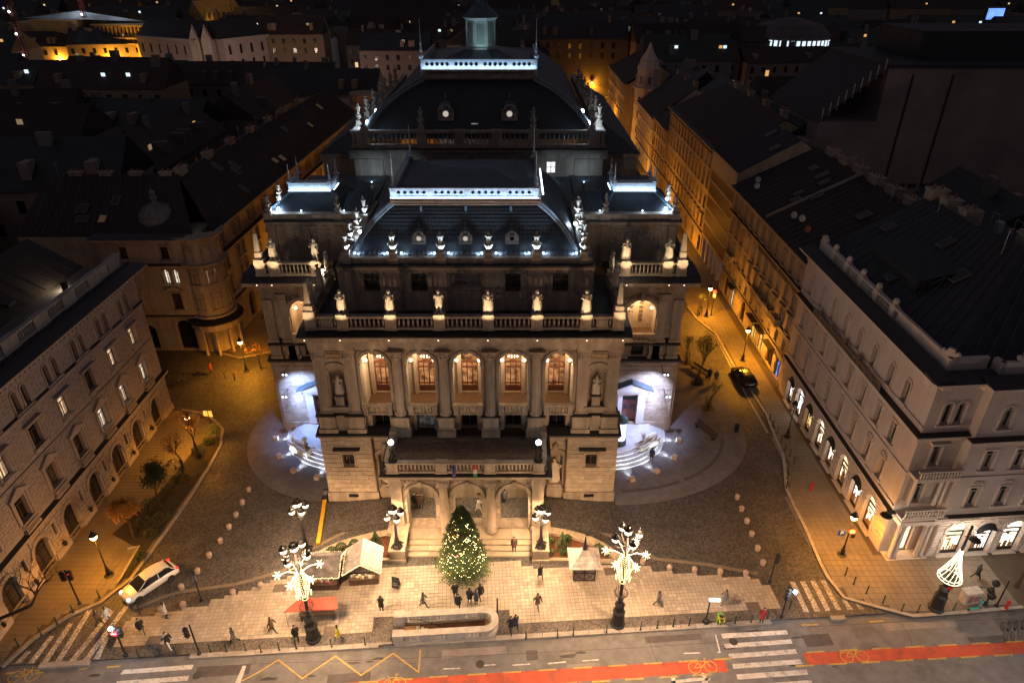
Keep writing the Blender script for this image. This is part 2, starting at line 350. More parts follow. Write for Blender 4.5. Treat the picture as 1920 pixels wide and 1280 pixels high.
    link('frame',g('frame',fr,fm),o); link('pane',g('pane',pm,lit or GLASSD),o)
    return o
# ================================================================== figures (one continuous body each)
_fig={}
def figure(pose):
    """body 1.78 m tall grown over a posed skeleton; returns a mesh standing on z=0, facing -y"""
    if pose in _fig: return _fig[pose]
    P={'pel':(0,0,.95),'wa':(0,.0,1.1),'ch':(0,-.01,1.33),'nk':(0,0,1.5),'h1':(0,-.02,1.6),'h2':(0,-.03,1.7),
       'sl':(-.17,0,1.42),'sr':(.17,0,1.42),'hl':(-.1,0,.92),'hr':(.1,0,.92),'kl':(-.11,-.01,.5),'kr':(.11,-.01,.5),'al':(-.11,.03,.09),'ar':(.11,.03,.09),'tl':(-.12,-.13,.04),'tr':(.12,-.13,.04),
       'el':(-.24,.03,1.14),'er':(.24,.03,1.14),'wl':(-.25,-.05,.9),'wr':(.25,-.05,.9),'gl':(-.25,-.08,.81),'gr':(.25,-.08,.81)}
    if pose=='walk': P.update(kl=(-.1,-.2,.52),al=(-.1,-.3,.11),tl=(-.1,-.46,.07),kr=(.1,.1,.5),ar=(.1,.38,.16),tr=(.1,.28,.04),el=(-.25,.15,1.15),wl=(-.25,.2,.92),gl=(-.25,.19,.83),er=(.25,-.12,1.15),wr=(.24,-.28,.97),gr=(.23,-.35,.9))
    if pose=='walk2': P.update(kl=(-.1,.1,.5),al=(-.1,.3,.14),tl=(-.1,.2,.04),kr=(.1,-.16,.5),ar=(.1,-.2,.1),tr=(.1,-.36,.05),el=(-.25,-.1,1.15),wl=(-.22,-.26,1.0),gl=(-.2,-.33,.95),er=(.25,.12,1.15),wr=(.25,.15,.9),gr=(.25,.13,.81))
    if pose=='phone': P.update(el=(-.23,-.08,1.18),wl=(-.1,-.28,1.3),gl=(-.04,-.34,1.36),er=(.23,-.08,1.18),wr=(.1,-.28,1.3),gr=(.04,-.34,1.36),h2=(0,-.06,1.69))
    if pose=='pocket': P.update(el=(-.27,.06,1.16),wl=(-.2,-.08,.98),gl=(-.17,-.12,.93),er=(.27,.06,1.16),wr=(.2,-.08,.98),gr=(.17,-.12,.93))
    if pose=='folded': P.update(el=(-.25,-.06,1.15),wl=(.0,-.2,1.18),gl=(.09,-.2,1.2),er=(.25,-.06,1.15),wr=(.02,-.23,1.1),gr=(-.08,-.23,1.12),kl=(-.1,-.08,.5),al=(-.12,-.1,.1),tl=(-.15,-.24,.04))
    if pose=='book': P.update(el=(-.25,-.02,1.14),wl=(-.08,-.26,1.16),gl=(-.02,-.3,1.2),er=(.27,.04,1.15),wr=(.22,-.08,.95),gr=(.2,-.14,.87),kr=(.13,-.1,.5),ar=(.15,-.08,.1),tr=(.18,-.22,.04))
    if pose=='chest': P.update(el=(-.26,-.02,1.16),wl=(-.14,-.16,1.27),gl=(-.06,-.18,1.32),er=(.26,-.02,1.16),wr=(.05,-.2,1.12),gr=(-.02,-.22,1.14))
    if pose=='hip': P.update(er=(.36,.08,1.2),wr=(.2,-.04,1.05),gr=(.15,-.08,1.03),el=(-.27,.0,1.13),wl=(-.3,-.1,.9),gl=(-.3,-.14,.82),kl=(-.16,-.1,.5),al=(-.18,-.06,.1),tl=(-.22,-.2,.04),pel=(.03,0,.95))
    if pose=='bend': P.update(ch=(0,-.22,1.24),nk=(0,-.36,1.32),h1=(0,-.44,1.38),h2=(0,-.5,1.44),sl=(-.17,-.28,1.28),sr=(.17,-.28,1.28),el=(-.2,-.36,1.0),wl=(-.16,-.5,.82),gl=(-.14,-.54,.74),er=(.2,-.36,1.0),wr=(.16,-.5,.82),gr=(.14,-.54,.74))
    E='pel-wa wa-ch ch-nk nk-h1 h1-h2 ch-sl ch-sr sl-el sr-er el-wl er-wr wl-gl wr-gr pel-hl pel-hr hl-kl hr-kr kl-al kr-ar al-tl ar-tr'.split()
    Rr=dict(pel=(.15,.11),wa=(.13,.1),ch=(.17,.115),nk=(.058,.058),h1=(.085,.095),h2=(.09,.105),sl=(.075,.07),sr=(.075,.07),hl=(.1,.1),hr=(.1,.1),kl=(.062,.062),kr=(.062,.062),al=(.042,.042),ar=(.042,.042),tl=(.045,.03),tr=(.045,.03),el=(.048,.048),er=(.048,.048),wl=(.032,.032),wr=(.032,.032),gl=(.04,.022),gr=(.04,.022))
    ks=list(P); me=bpy.data.meshes.new('body'); me.from_pydata([P[k] for k in ks],[(ks.index(a),ks.index(b)) for a,b in (e.split('-') for e in E)],[])
    ob=bpy.data.objects.new('body',me); COL.objects.link(ob); ob.modifiers.new('s','SKIN').use_smooth_shade=True
    for k,sv in zip(ks,me.skin_vertices[0].data): sv.radius=Rr[k]; sv.use_root=(k=='pel')
    sb=ob.modifiers.new('u','SUBSURF'); sb.levels=1
    dg=bpy.context.evaluated_depsgraph_get(); out=bpy.data.meshes.new_from_object(ob.evaluated_get(dg))
    bpy.data.objects.remove(ob); out.name='body'; out.materials.clear(); _fig[pose]=out; return out
def bodymesh(pose,m):
    k=(pose,m.name)
    if k not in _fig: d=figure(pose).copy(); d.materials.append(m); _fig[k]=d
    return _fig[k]
def cloth_lathe(prof,seg=16,wav=.08,ph=0,n=5,dy=0):
    mb=MB(); vs=[];f=[]; k=len(prof)
    for s_ in range(seg):
        a=2*PI*s_/seg
        for i,(r,z,fl) in enumerate(prof):
            rr=r*(1+wav*fl*math.sin(n*a+ph)); vs.append((rr*math.cos(a),rr*.68*math.sin(a)+dy,z))
    for s_ in range(seg):
        q=(s_+1)%seg
        for i in range(k-1): f.append((s_*k+i,q*k+i,q*k+i+1,s_*k+i+1))
    mb.add(vs,f); return mb
SKIN=mat('skin',(.45,.28,.2),.6,.1,4,0); HAIR=mat('dark_hair',(.03,.02,.015),.7,.2,9,0)
_cloth={}
def person(label,x,y,z,rz,pose,top,legs,sc=1.,hair=HAIR,coat=True,hood=False,group='people on the square'):
    t=thing('person',label,'person',x,y,z,rz,group=group); F=T(0,0,0,0,s=sc)
    b=link('body',bodymesh(pose,legs),t,F); dy=-.1 if pose=='bend' else 0
    k=('coat',top.name,pose=='bend')
    if k not in _cloth:
        if pose=='bend': mb=cloth_lathe([(.19,.72,1),(.2,.9,.5),(.19,1.05,.2)],14,.06)
        else: mb=cloth_lathe([(.235,.62,1),(.215,.85,.6),(.2,1.05,.3),(.235,1.28,.2),(.225,1.42,.1),(.1,1.5,0)],14,.06)
        _cloth[k]=mb.mesh('coat',top,True)
    if coat: link('coat',_cloth[k],t,F)
    pp=dict(gen=1)
    # sleeves
    ks=('sl',pose,top.name)
    if ks not in _cloth:
        me=figure(pose); vs=[v.co for v in me.vertices]
        mb=MB()
        AR={'stand':((.24,.03,1.14),(.25,-.05,.93)),'walk':((.25,-.12,1.15),(.24,-.27,.98)),'walk2':((.25,.12,1.15),(.25,.14,.93)),'phone':((.23,-.08,1.18),(.11,-.26,1.29)),'pocket':((.27,.06,1.16),(.2,-.07,1.0)),'bend':((.2,-.36,1.0),(.16,-.48,.85))}
        AL={'walk':((.25,.15,1.15),(.25,.2,.94)),'walk2':((.25,-.1,1.15),(.22,-.25,1.01))}
        e,w_=AR.get(pose,AR['stand']); e2,w2=AL.get(pose,(e,w_)); sh=(.17,-.28,1.28) if pose=='bend' else (.18,0,1.42)
        mb.tube([sh,e,w_],[.085,.068,.055],7); mb.tube([(-sh[0],sh[1],sh[2]),(-e2[0],e2[1],e2[2]),(-w2[0],w2[1],w2[2])],[.085,.068,.055],7)
        _cloth[ks]=mb.mesh('sleeves',top,True)
    if coat: link('sleeves',_cloth[ks],t,F)
    hc=(0,-.49,1.45) if pose=='bend' else (0,-.02,1.69)
    k=('face',)
    if k not in _cloth:
        mb=MB(); mb.ball((0,-.035,0),.085,8,6,1.2); mb.cb(0,-.125,-.02,.02,.03,.04); _cloth[k]=mb.mesh('face',SKIN,True)
        mb=MB(); mb.ball((0,.012,.025),.108,9,6,1.1); _cloth['hair']=mb
    link('face',_cloth[('face',)],t,F@T(*hc))
    k=('hairm',hair.name)
    if k not in _cloth: _cloth[k]=_cloth['hair'].mesh('hair',hair,True)
    link('hair',_cloth[k],t,F@T(*hc))
    return t
def statue(label,x,y,z,rz,pose,kind,h=2.1,group='stone figures on the balustrades',parent=None,base=True):
    t=thing('statue',label,'statue',x,y,z,rz,group) if parent is None else link('statue',None,parent,T(x,y,z,rz))
    s=(h-.25 if base else h)/1.8; b=.22 if base else 0
    F=T(0,0,b,0,s=(s*1.28,s*1.15,s))
    link('body',bodymesh(pose,STATUE),t,F)
    K=('cl',kind)
    if K not in _cloth:
        if kind==0: mb=cloth_lathe([(.27,.28,1),(.25,.6,.9),(.21,1.0,.5),(.24,1.3,.3),(.25,1.42,.1),(.08,1.52,0)],18,.1,1,6,.05)
        elif kind==1: mb=cloth_lathe([(.3,.04,1),(.27,.5,1),(.21,1.0,.6),(.24,1.3,.3),(.24,1.43,.1),(.08,1.52,0)],18,.11,2,7,.0)
        elif kind==2: mb=cloth_lathe([(.25,.55,1),(.22,.8,.7),(.19,1.02,.4),(.22,1.3,.2),(.23,1.43,.1),(.08,1.52,0)],16,.08,0,5,.03)
        else: mb=cloth_lathe([(.33,.12,1),(.3,.6,.8),(.26,1.0,.5),(.27,1.3,.2),(.25,1.44,.1),(.08,1.53,0)],18,.12,.5,5,.07)
        _cloth[K]=mb.mesh('cloak',STATUE,True)
    link('cloak',_cloth[K],t,F)
    K='sthead'
    if K not in _cloth:
        mb=MB(); mb.ball((0,-.02,1.68),.1,9,7,1.25); mb.ball((0,.02,1.72),.115,9,6,1.); mb.cb(0,-.14,1.66,.025,.04,.05); _cloth[K]=mb.mesh('head',STATUE,True)
        mb=MB(); mb.tube([(.17,0,1.42),(.27,-.02,1.16),(.08,-.22,1.14)],[.085,.07,.05],7); mb.tube([(-.17,0,1.42),(-.27,-.02,1.16),(-.1,-.2,1.24)],[.085,.07,.05],7); _cloth['starm']=mb.mesh('sleeves',STATUE,True)
    link('head',_cloth[K],t,F)
    if pose in('folded','book','chest'): link('sleeves',_cloth['starm'],t,F)
    if base:
        K='stbase'
        if K not in _cloth: mb=MB(); mb.cb(0,0,0,.95,.85,.2); mb.cb(0,0,.2,.75,.7,.08); _cloth[K]=mb.mesh('plinth',STONE,False)
        link('plinth',_cloth[K],t)
    return t
# ================================================================== THE OPERA HOUSE (x is measured from its axis)
CX=-4.0
opera=thing('opera_house','large floodlit limestone theatre with an arched loggia, dark mansard roofs and a domed lantern','theatre',CX,51,0)
OF=T(0,-51,0)
def op(n,mb,m,F=OF,parent=None,smooth=False): return obj(n,mb,m,parent or opera,F,smooth)
# ---- lower storey
LOW=[(sx*11.55,1.1,4.3,5.9) for sx in(-1,1)]+[(sx*11.55,1.,.45,.95) for sx in(-1,1)]
mb=MB()
for sx in(-1,1):
    a,b=sorted((sx*9.2,sx*13.9)); mb.wall(a,b,0,8.1,[o for o in LOW if a<o[0]<b],.4,51.0)
    mb.box(min(sx*9.19,sx*9.2),max(sx*9.19,sx*9.2),51,52.2,0,8.1)
    a,b=sorted((sx*6.4,sx*9.2)); mb.wall(a,b,0,8.1,[(sx*8.15,1.5,1.6,5.6,True)],.8,51.7)
    mb.add([(sx*13.9,51,0),(sx*13.9,62.4,0),(sx*13.9,62.4,8.1),(sx*13.9,51,8.1)],[(0,1,2,3)])
    mb.box(sx*8.15-.75,sx*8.15+.75,52.45,52.5,1.6,5.6)
mb.box(-6.4,6.4,50.6,51,0,7.6)   # wall behind the porch arches
op('lower_wall',mb,STONE)
st=MB()
for sx in(-1,1):
    a,b=sorted((sx*9.25,sx*13.95)); stones('opera',opera,OF,a,b,1.15,7.85,.52,1.15,[(o[0],o[1]+.35,o[2]-.2,o[3]+.25) for o in LOW if a<o[0]<b and o[2]>2],STONE2,.07,.035,51.0,st)
    a,b=sorted((sx*6.9,sx*9.15)); stones('opera',opera,OF,a,b,1.15,7.85,.52,1.1,[(sx*8.15,2.1,1.2,6.0,True)],STONE2,.06,.035,51.7,st)
ST0=st
mb=MB()
for sx in(-1,1):
    a,b=sorted((sx*9.05,sx*14.05)); mb.wall(a,b,0,1.1,[(sx*11.55,1.,.45,.95)],.2,50.82); mb.box(a,b,50.82,51.0,1.08,1.14)
    mb.box(a,b,50.86,50.98,7.72,7.86)
    for k in range(26): mb.box(a+.1+k*.19,a+.2+k*.19,50.8,50.95,7.9,8.05)
    op('plinth',mb,STONE); mb=MB(); mb.box(min(sx*7.3,sx*9.1),max(sx*7.3,sx*9.1),51.45,51.7,0,1.1); op('low_plinth',mb,STONE); mb=MB()
for sx in(-1,1):
    o=win(opera,OF@T(0,51,0),sx*11.55,4.3,1.1,1.5,'flat','none',GLASSD,STONE2,FRAMEB,.35)
    mb=MB(); mb.box(sx*11.55-1.25,sx*11.55+1.25,50.45,51,6.5,6.62); op('window_hood',mb,LEAD)
    mb=MB(); mb.box(sx*11.55-.5,sx*11.55+.5,51.0,51.04,.45,.95)
    for k in range(5): mb.box(sx*11.55-.42+k*.19,sx*11.55-.38+k*.19,50.88,50.92,.45,.95)
    op('vent_grille',mb,IRON)
    mb=MB(); mb.archring(sx*8.15,4.85,.75,1.15,51.5,51.75); mb.cb(sx*8.15,51.9,0,1.5,1.5,1.55); mb.cb(sx*8.15,51.9,1.5,1.3,1.3,.25)
    mb.ball((sx*8.15,51.5,6.35),.34,8,6,1.1); op('niche',mb,STONE)
    s_=statue('',sx*8.15,51.85-51,1.75,0,'hip' if sx>0 else 'chest',1,2.7,parent=opera,base=False); s_.name='niche_statue'
# ledge over the lower storey (lead covered)
mb=MB()
for sx in(-1,1):
    a,b=sorted((sx*6.9,sx*14.15)); mb.prof([(50.55,8.1),(50.55,8.28),(51.5,8.5),(51.9,8.5),(51.9,8.1)],a,b)
    a,b=sorted((sx*13.7,sx*14.2)); mb.box(a,b,51.6,62,8.1,8.36)
op('ledge',mb,LEAD)
mb=MB()
for sx in(-1,1):
    a,b=sorted((sx*6.9,sx*14.05)); mb.box(a,b,50.7,51.0,7.95,8.098)
op('string_course',mb,STONE)
# ---- upper storey : pedestal zone
mb=MB(); BAY=[-8.2,-4.1,0,4.1,8.2]
mb.wall(-13.4,13.4,8.0,10.6,[(b,1.5,8.05,10.1) for b in BAY],.5,52.2)
for sx in(-1,1):
    a,b=sorted((sx*9.5,sx*13.5)); mb.box(a,b,51.15,52.2,8.4,10.3)
    for p in(10.3,12.95): mb.box(sx*p-.75,sx*p+.75,50.85,51.3,8.45,10.3); mb.box(sx*p-.88,sx*p+.88,50.72,51.3,8.4,8.85)
for p in(-6.15,-2.05,2.05,6.15):
    mb.box(p-.72,p+.72,50.75,52.2,8,10.3); mb.box(p-.86,p+.86,50.6,52.3,8,8.9); mb.box(p-.78,p+.78,50.68,52.25,8.9,9.05)
for b in BAY:
    for s_ in(-1,1): mb.box(b+s_*1.12-.3,b+s_*1.12+.3,51.8,52.2,8.02,10.1)
op('pedestal_wall',mb,STONE)
mb=MB()
for sx in(-1,1):
    for p in(10.3,12.95): mb.box(sx*p-.95,sx*p+.95,50.6,51.5,10.3,10.42)
    a,b=sorted((sx*9.4,sx*13.8)); mb.box(a,b,50.85,52.2,10.29,10.405)
for p in(-6.15,-2.05,2.05,6.15): mb.box(p-.9,p+.9,50.5,52.2,10.3,10.42)
mb.box(-9.5,9.5,51.5,52.2,10.31,10.4)
op('pedestal_ledge',mb,LEAD)
for i,b in enumerate(BAY):
    mb=MB(); mb.box(b-.75,b+.75,52.66,52.7,8.02,10.1); fr=MB()
    d=op('lower_door',mb,GLASSD if i!=1 else glow('faint_door_light',(1,.9,.8),.05,.8))
    for x in(-.72,-.02,.68): fr.box(b+x,b+x+.06,52.55,52.65,8.02,10.1)
    fr.box(b-.7,b+.7,52.56,52.64,9.4,9.46); obj('frame',fr,WOOD,d)
# ---- front wall of the loggia with arches
ARW=2.5
mb=MB(); mb.wall(-13.4,13.4,10.4,17.25,[(b,ARW,10.41,16.75,True) for b in BAY]+[(sx*11.62,1.5,11.2,15.2,True) for sx in(-1,1)],.9,51.35)
mb.add([(-13.4,51.35,8),(-13.4,62,8),(-13.4,62,18),(-13.4,51.35,18)],[(0,1,2,3)]); mb.add([(13.4,51.35,8),(13.4,62,8),(13.4,62,18),(13.4,51.35,18)],[(0,1,2,3)])
op('arcade_wall',mb,STONE)
for b in BAY:
    mb=MB(); mb.archring(b,16.75-ARW/2,ARW/2,ARW/2+.28,51.2,51.36,16); mb.box(b-.18,b+.18,51.05,51.36,16.7,17.2)
    for s_ in(-1,1):
        x=b+s_*(ARW/2+.14); mb.box(x-.2,x+.2,51.18,52.2,15.35,15.55); mb.box(x-.14,x+.14,51.22,51.36,10.42,15.35)
    op('archivolt',mb,STONE)
    # spandrel carving
CAR=MB()
for b in BAY:
    for s_ in(-1,1):
        for k in range(7): CAR.ball((b+s_*(1.0+.09*k+random.uniform(-.04,.04)),51.33,16.95-.12*(k%3)-.02*k),.12,5,4)
for sx in(-1,1):
    for k in range(16): CAR.ball((sx*11.62+random.uniform(-1.2,1.2),51.33,16.0+random.uniform(-.25,.95)),.13,5,4)
o=op('carving',CAR,STONE); o['kind']='stuff'
# columns (four) and pilasters (four)
cm=MB(); cm.lathe([(.62,0),(.62,.12),(.55,.16),(.6,.26),(.5,.34),(.47,.4),(.47,2.2),(.4,5.75),(.42,5.8)],seg=18)
capm=MB(); capm.lathe([(.4,0),(.46,.3),(.42,.34),(.55,.62),(.5,.66),(.66,.86)],seg=16); capm.cb(0,0,.86,1.4,1.3,.12)
for k in range(8):
    a=k*PI/4+PI/8; capm.ball((.5*math.cos(a),.5*math.sin(a),.35),.13,5,4,1.3); capm.ball((.6*math.cos(a+.39),.6*math.sin(a+.39),.72),.13,5,4)
cmd=cm.mesh('column',STONE,True); capd=capm.mesh('capital',STONE)
for p in(-6.15,-2.05,2.05,6.15):
    c=link('column',cmd,opera,OF@T(p,51.15,10.42)); link('capital',capd,c,T(0,0,5.78))
pm_=MB(); pm_.cb(0,0,0,1.3,.5,.14); pm_.cb(0,0,.14,1.18,.42,.14); pm_.cb(0,0,.28,1.02,.34,5.5); pc=MB(); pc.box(-.58,.58,-.22,.17,0,.12); pc.box(-.66,.66,-.3,.17,.86,1.0); pc.taper(0,0,.12,.86,.52,.2,.62,.28)
for k in range(5):
    for z in(.3,.6): pc.ball((-.48+.24*k,-.24,z),.11,5,4,1.3)
pd=pm_.mesh('pilaster',STONE); pcd=pc.mesh('capital',STONE)
for sx in(-1,1):
    for p in(10.3,12.95): c=link('pilaster',pd,opera,OF@T(sx*p,51.2,10.42)); link('capital',pcd,c,T(0,0,5.78))
    # niche with muse
    mb=MB(); x=sx*11.62; mb.archring(x,14.45,.75,.92,51.15,51.4); mb.archring(x,14.75,.85,1.15,51.0,51.4,10,.35,PI-.35); mb.box(x-1.1,x+1.1,50.95,51.4,11.0,11.2); mb.box(x-.95,x+.95,51.1,51.4,10.45,11.0)
    mb.archring(x,15.2,.1,1.2,51.12,51.38,12); mb.box(x-.8,x+.8,51.9,52.2,11.2,15.1)
    mb.cb(x,51.5,11.2,.75,.7,.85); mb.cb(x,51.5,12.05,.9,.8,.14); mb.box(x-.72,x+.72,51.1,51.3,16.15,16.95)
    op('muse_niche',mb,STONE)
    mb=MB(); mb.box(x-.62,x+.62,51.07,51.1,16.25,16.85); n=op('name_tablet',mb,mat('brown_tablet',(.16,.09,.04),.5,.2,4,0))
    lo=text('ERATO' if sx<0 else 'THALIA',.36,mat('gilt_letters',(.7,.5,.22),.5,0,1,0),n,Matrix.Translation((x,51.05,16.55))@Matrix.Rotation(R(90),4,'X'))
    s_=statue('',x,.5,12.2,0,'book' if sx<0 else 'chest',3,2.05,parent=opera,base=False); s_.name='muse_statue'
# ---- loggia interior
mb=MB(); mb.box(-9.6,9.6,52.25,54.9,10.15,10.35)
op('loggia_floor',mb,mat('loggia_floor_slabs',(.13,.07,.035),.5,.2,1,0))
mb=MB(); mb.box(-9.6,9.6,52.25,54.9,17.25,17.4); mb.box(-9.7,-9.5,52.2,54.9,10.3,17.3); mb.box(9.5,9.7,52.2,54.9,10.3,17.3)
mb.wall(-9.5,9.5,10.3,17.3,[(b,1.55,10.5,14.9) for b in BAY],.3,54.6)
for b in BAY:
    for s_ in(-1,1): mb.box(b+s_*1.0-.14,b+s_*1.0+.14,54.4,54.6,10.35,15.1)
    mb.box(b-1.2,b+1.2,54.36,54.6,15.1,15.35)
for p in(-6.15,-2.05,2.05,6.15):
    mb.box(p-.62,p+.62,54.5,54.6,10.35,16.2); mb.archring(p,15.6,.1,.62,54.45,54.6)
op('loggia_wall',mb,mat('loggia_plaster',(.55,.42,.3),.8,.2,2,.1))
mb=MB()
for p in(-6.15,-2.05,2.05,6.15):
    for k in range(9): mb.ball((p+.12*math.sin(k*2.1),54.47,11.4+k*.5),.13,6,4); mb.box(p-.34,p-.3,54.45,54.5,11.2,15.8); mb.box(p+.3,p+.34,54.45,54.5,11.2,15.8)
op('wall_ornament',mb,STONE)
CHAND=glow('chandelier_light',(1,.78,.5),9)
for i,b in enumerate(BAY):
    pn=MB(); pn.box(b-.78,b+.78,54.88,54.92,10.5,14.9); d=op('loggia_door',pn,glow('room_beyond_glass',(1,.42,.16),.42,.75,False,1.6))
    fr=MB()
    for x in(-.78,-.28,.22,.7): fr.box(b+x,b+x+.09,54.72,54.86,10.5,13.7)
    for z in(10.5,11.3,13.1,13.65): fr.box(b-.7,b+.7,54.73,54.85,z,z+.12)
    fr.box(b-.78,b+.78,54.7,54.87,10.5,11.1); fr.add([(b-.5,54.7,13.77),(b+.5,54.7,13.77),(b,54.7,14.1),(b-.5,54.8,13.77),(b+.5,54.8,13.77),(b,54.8,14.1)],[(0,1,2),(3,5,4),(0,2,5,3),(2,1,4,5)])
    for k in range(7): fr.box(b-.6+k*.19,b-.56+k*.19,54.74,54.82,11.42,11.95)
    obj('door_frame',fr,WOOD,d)
    for s_ in(-1,1):
        mb=MB(); mb.ball((b+s_*1.02,52.75,15.1),.15,8,6); g=op('wall_globe',mb,glow('loggia_globe',(1,.75,.45),8)); 
        fr=MB(); fr.tube([(b+s_*1.25,52.75,14.8),(b+s_*1.02,52.75,14.85),(b+s_*1.02,52.75,14.96)],.03,5); obj('bracket',fr,BRONZE,g)
    lamp(opera,(b,53.4-51,15.2),300,(1,.73,.45),.25)
    if i in(0,1,3):
        mb=MB()
        for k in range(10): a=k*PI/5; mb.ball((b+(.25 if i==3 else 0)*0+.45*math.cos(a),54.84,14.25+.1*math.sin(a)),.05,5,4)
        op('chandelier',mb,CHAND)
    balustrade(opera,OF,b-1.3,b+1.3,10.42,1.05,[b-1.08,b+1.08],STONE,51.0,.25,pw=.42,t=.34,name='bay_balustrade')
# ---- entablature and great cornice
mb=MB(); mb.prof([(51.0,17.2),(51.0,17.55),(50.9,17.6),(50.9,18.2),(50.7,18.3),(50.6,18.5),(62.2,18.5),(62.2,17.2)],-13.55,13.55)
for sx in(-1,1): mb.prof([(50.85,17.2),(50.85,17.6),(50.78,18.2),(50.6,18.45),(51.2,18.45),(51.2,17.2)],min(sx*9.7,sx*13.65),max(sx*9.7,sx*13.65))
for k in range(56): x=-13.4+k*.487; mb.box(x-.13,x+.13,50.3,50.6,18.25,18.48)
op('entablature',mb,STONE)
mb=MB(); mb.prof([(50.05,18.5),(50.0,18.75),(50.0,18.9),(50.3,18.95),(62.0,18.95),(62.0,18.5)],-14.15,14.15); op('great_cornice',mb,STONE)
mb=MB(); mb.prof([(49.98,18.955),(49.98,18.99),(51.3,19.28),(62.0,19.34),(62.0,18.955)],-14.17,14.17); op('cornice_cover',mb,LEAD)
# small floodlights on the cornice edge
FLH=glow('floodlight_face',(1,.75,.5),3.)
PEDX=[-10.25,-6.2,-2.1,2.0,6.1,10.2]
def cornice_spot(x,y,z,tx,ty,tz,W=1250,face=FLH,col=(1,.72,.42)):
    mb=MB(); mb.tube([(x,y+1.6,z+.1),(x,y,z+.05)],.025,5); mb.cb(x,y-.05,z+.02,.16,.1,.12); o=op('floodlight',mb,IRON)
    m2=MB(); m2.cb(x,y-.1,z+.05,.12,.03,.08); obj('lens',m2,face,o)
    spot(opera,(x,y-.12-51,z+.12),(tx,ty-51,tz+.55),W*2.0,col,54,.9,.05)
for i,x in enumerate(PEDX): cornice_spot(x,49.3,19.05,x,51.0,22.1)
for x in(-13.2,13.2): cornice_spot(x,49.3,19.05,x,51,22,900)
balustrade(opera,OF,-13.4,13.4,19.3,1.3,PEDX+[-12.95,12.95],STONE,50.9,.36,pw=.95,t=.5,name='front_balustrade',blanks=((-12.1,-11.1),(11.1,12.1)))
for sx in(-1,1):
    mb=MB(); a,b=sorted((sx*13.15,sx*13.65)); mb.box(a,b,51.2,60.6,19.3,19.55); mb.box(a,b,51.2,60.6,20.4,20.62)
    for y in(53.2,56.2,59.2): mb.box(a-.12,b+.12,y-.45,y+.45,19.3,20.65)
    o=op('side_balustrade',mb,STONE)
    for k in range(22):
        y=51.6+k*.4
        if min(abs(y-q) for q in(53.2,56.2,59.2))>.55: link('baluster',balmesh(STONE),o,T(sx*13.4,y,19.53,s=(1,1,1.1)))
LBL=['six lit composer statues']
NM=['stone statue with folded arms, first from the left on the front balustrade','stone statue in an open coat, second from the left on the front balustrade','stone statue in long waistcoat and coat, third from the left on the front balustrade','stone statue in a draped cape, fourth from the left on the front balustrade','stone statue with one hand at its chest, fifth from the left on the front balustrade','stone statue in a long robe, rightmost on the front balustrade']
for i,x in enumerate(PEDX): statue(NM[i],CX+x,50.9,20.62,random.uniform(-8,8),['folded','chest','pocket','book','chest','folded'][i],[0,0,2,3,0,1][i],2.35)
for sx,sd in((-1,'left'),(1,'right')):
    for k,y in enumerate((53.2,56.2,59.2)):
        statue('tall stone statue, %s of three along the %s side balustrade above the loggia'%(('nearest','middle','farthest')[k],sd),CX+sx*13.4,y,20.62,sx*70,['chest','book','hip'][k],[1,3,2][k],2.35)
    mb=MB(); t=thing('obelisk','short stone obelisk on the %s front corner of the balustrade'%sd,'obelisk',CX+sx*12.95,50.9,20.62,group='obelisks on the balustrade corners')
    mb.cb(0,0,0,.95,.85,.5); mb.cb(0,0,.5,.75,.7,.5); obj('pedestal',mb,STONE,t); mb=MB(); mb.taper(0,0,1.0,3.0,.27,.25,.12,.11); mb.taper(0,0,3.0,3.12,.12,.11,.01,.01); obj('shaft',mb,STONE,t)
# bright floodlamps near the side statues
for sx in(-1,1):
    t=thing('floodlight','blazing white floodlight on a bracket at the %s rear of the side statues'%('left','right')[sx>0],'floodlight',CX+sx*14.0,59.8,19.4,group='corner floodlights')
    mb=MB(); mb.tube([(0,0,0),(0,0,1.3)],.04,6); mb.cb(0,-.02,1.2,.4,.2,.3); obj('housing',mb,IRON,t); mb=MB(); mb.ball((0,-.14,1.35),.19,8,6); obj('lamp_face',mb,glow('floodlight_blaze',(1,.86,.66),30),t)
    lamp(t,(0,-.5,1.4),260,(1,.8,.55),.12)
# ================================================================== the porch
mb=MB(); PA=[-4.2,0,4.2]
mb.wall(-6.85,6.85,.75,7.1,[(a,2.55,.76,5.95,True) for a in PA],1.3,46.45)
for sx in(-1,1): mb.add([(sx*6.85,46.45,0),(sx*6.85,51,0),(sx*6.85,51,7.1),(sx*6.85,46.45,7.1)],[(0,1,2,3)])
mb.wall(-6.85,6.85,.75,7.1,[(a,2.55,.76,5.95,True) for a in PA],.02,47.75)
mb.box(-6.8,6.8,46.5,50.6,6.9,7.1)
for a in PA: mb.box(a-.16,a+.16,46.2,46.5,5.9,6.5)
op('porch_wall',mb,STONE)
st=MB()
for y in(46.45,): stones('opera',opera,OF,-6.8,6.8,.8,4.6,.48,.7,[(a,2.56,.7,5.95,True) for a in PA],STONE2,.04,.03,y,st)
ST1=st
for a in PA:
    mb=MB(); mb.archring(a,4.675,1.275,1.6,46.3,46.46,16)
    for s_ in(-1,1): mb.box(a+s_*1.5-.28,a+s_*1.5+.28,46.28,46.46,4.5,4.68)
    op('archivolt',mb,STONE)
CAR=MB()
for a in PA:
    for s_ in(-1,1):
        for k in range(26):
            x=random.uniform(.5,2.0); z=random.uniform(5.0,6.9)
            if math.hypot(x,z-4.67)>1.75: CAR.ball((a+s_*x,46.42,z),.11,5,4)
o=op('carving',CAR,STONE); o['kind']='stuff'
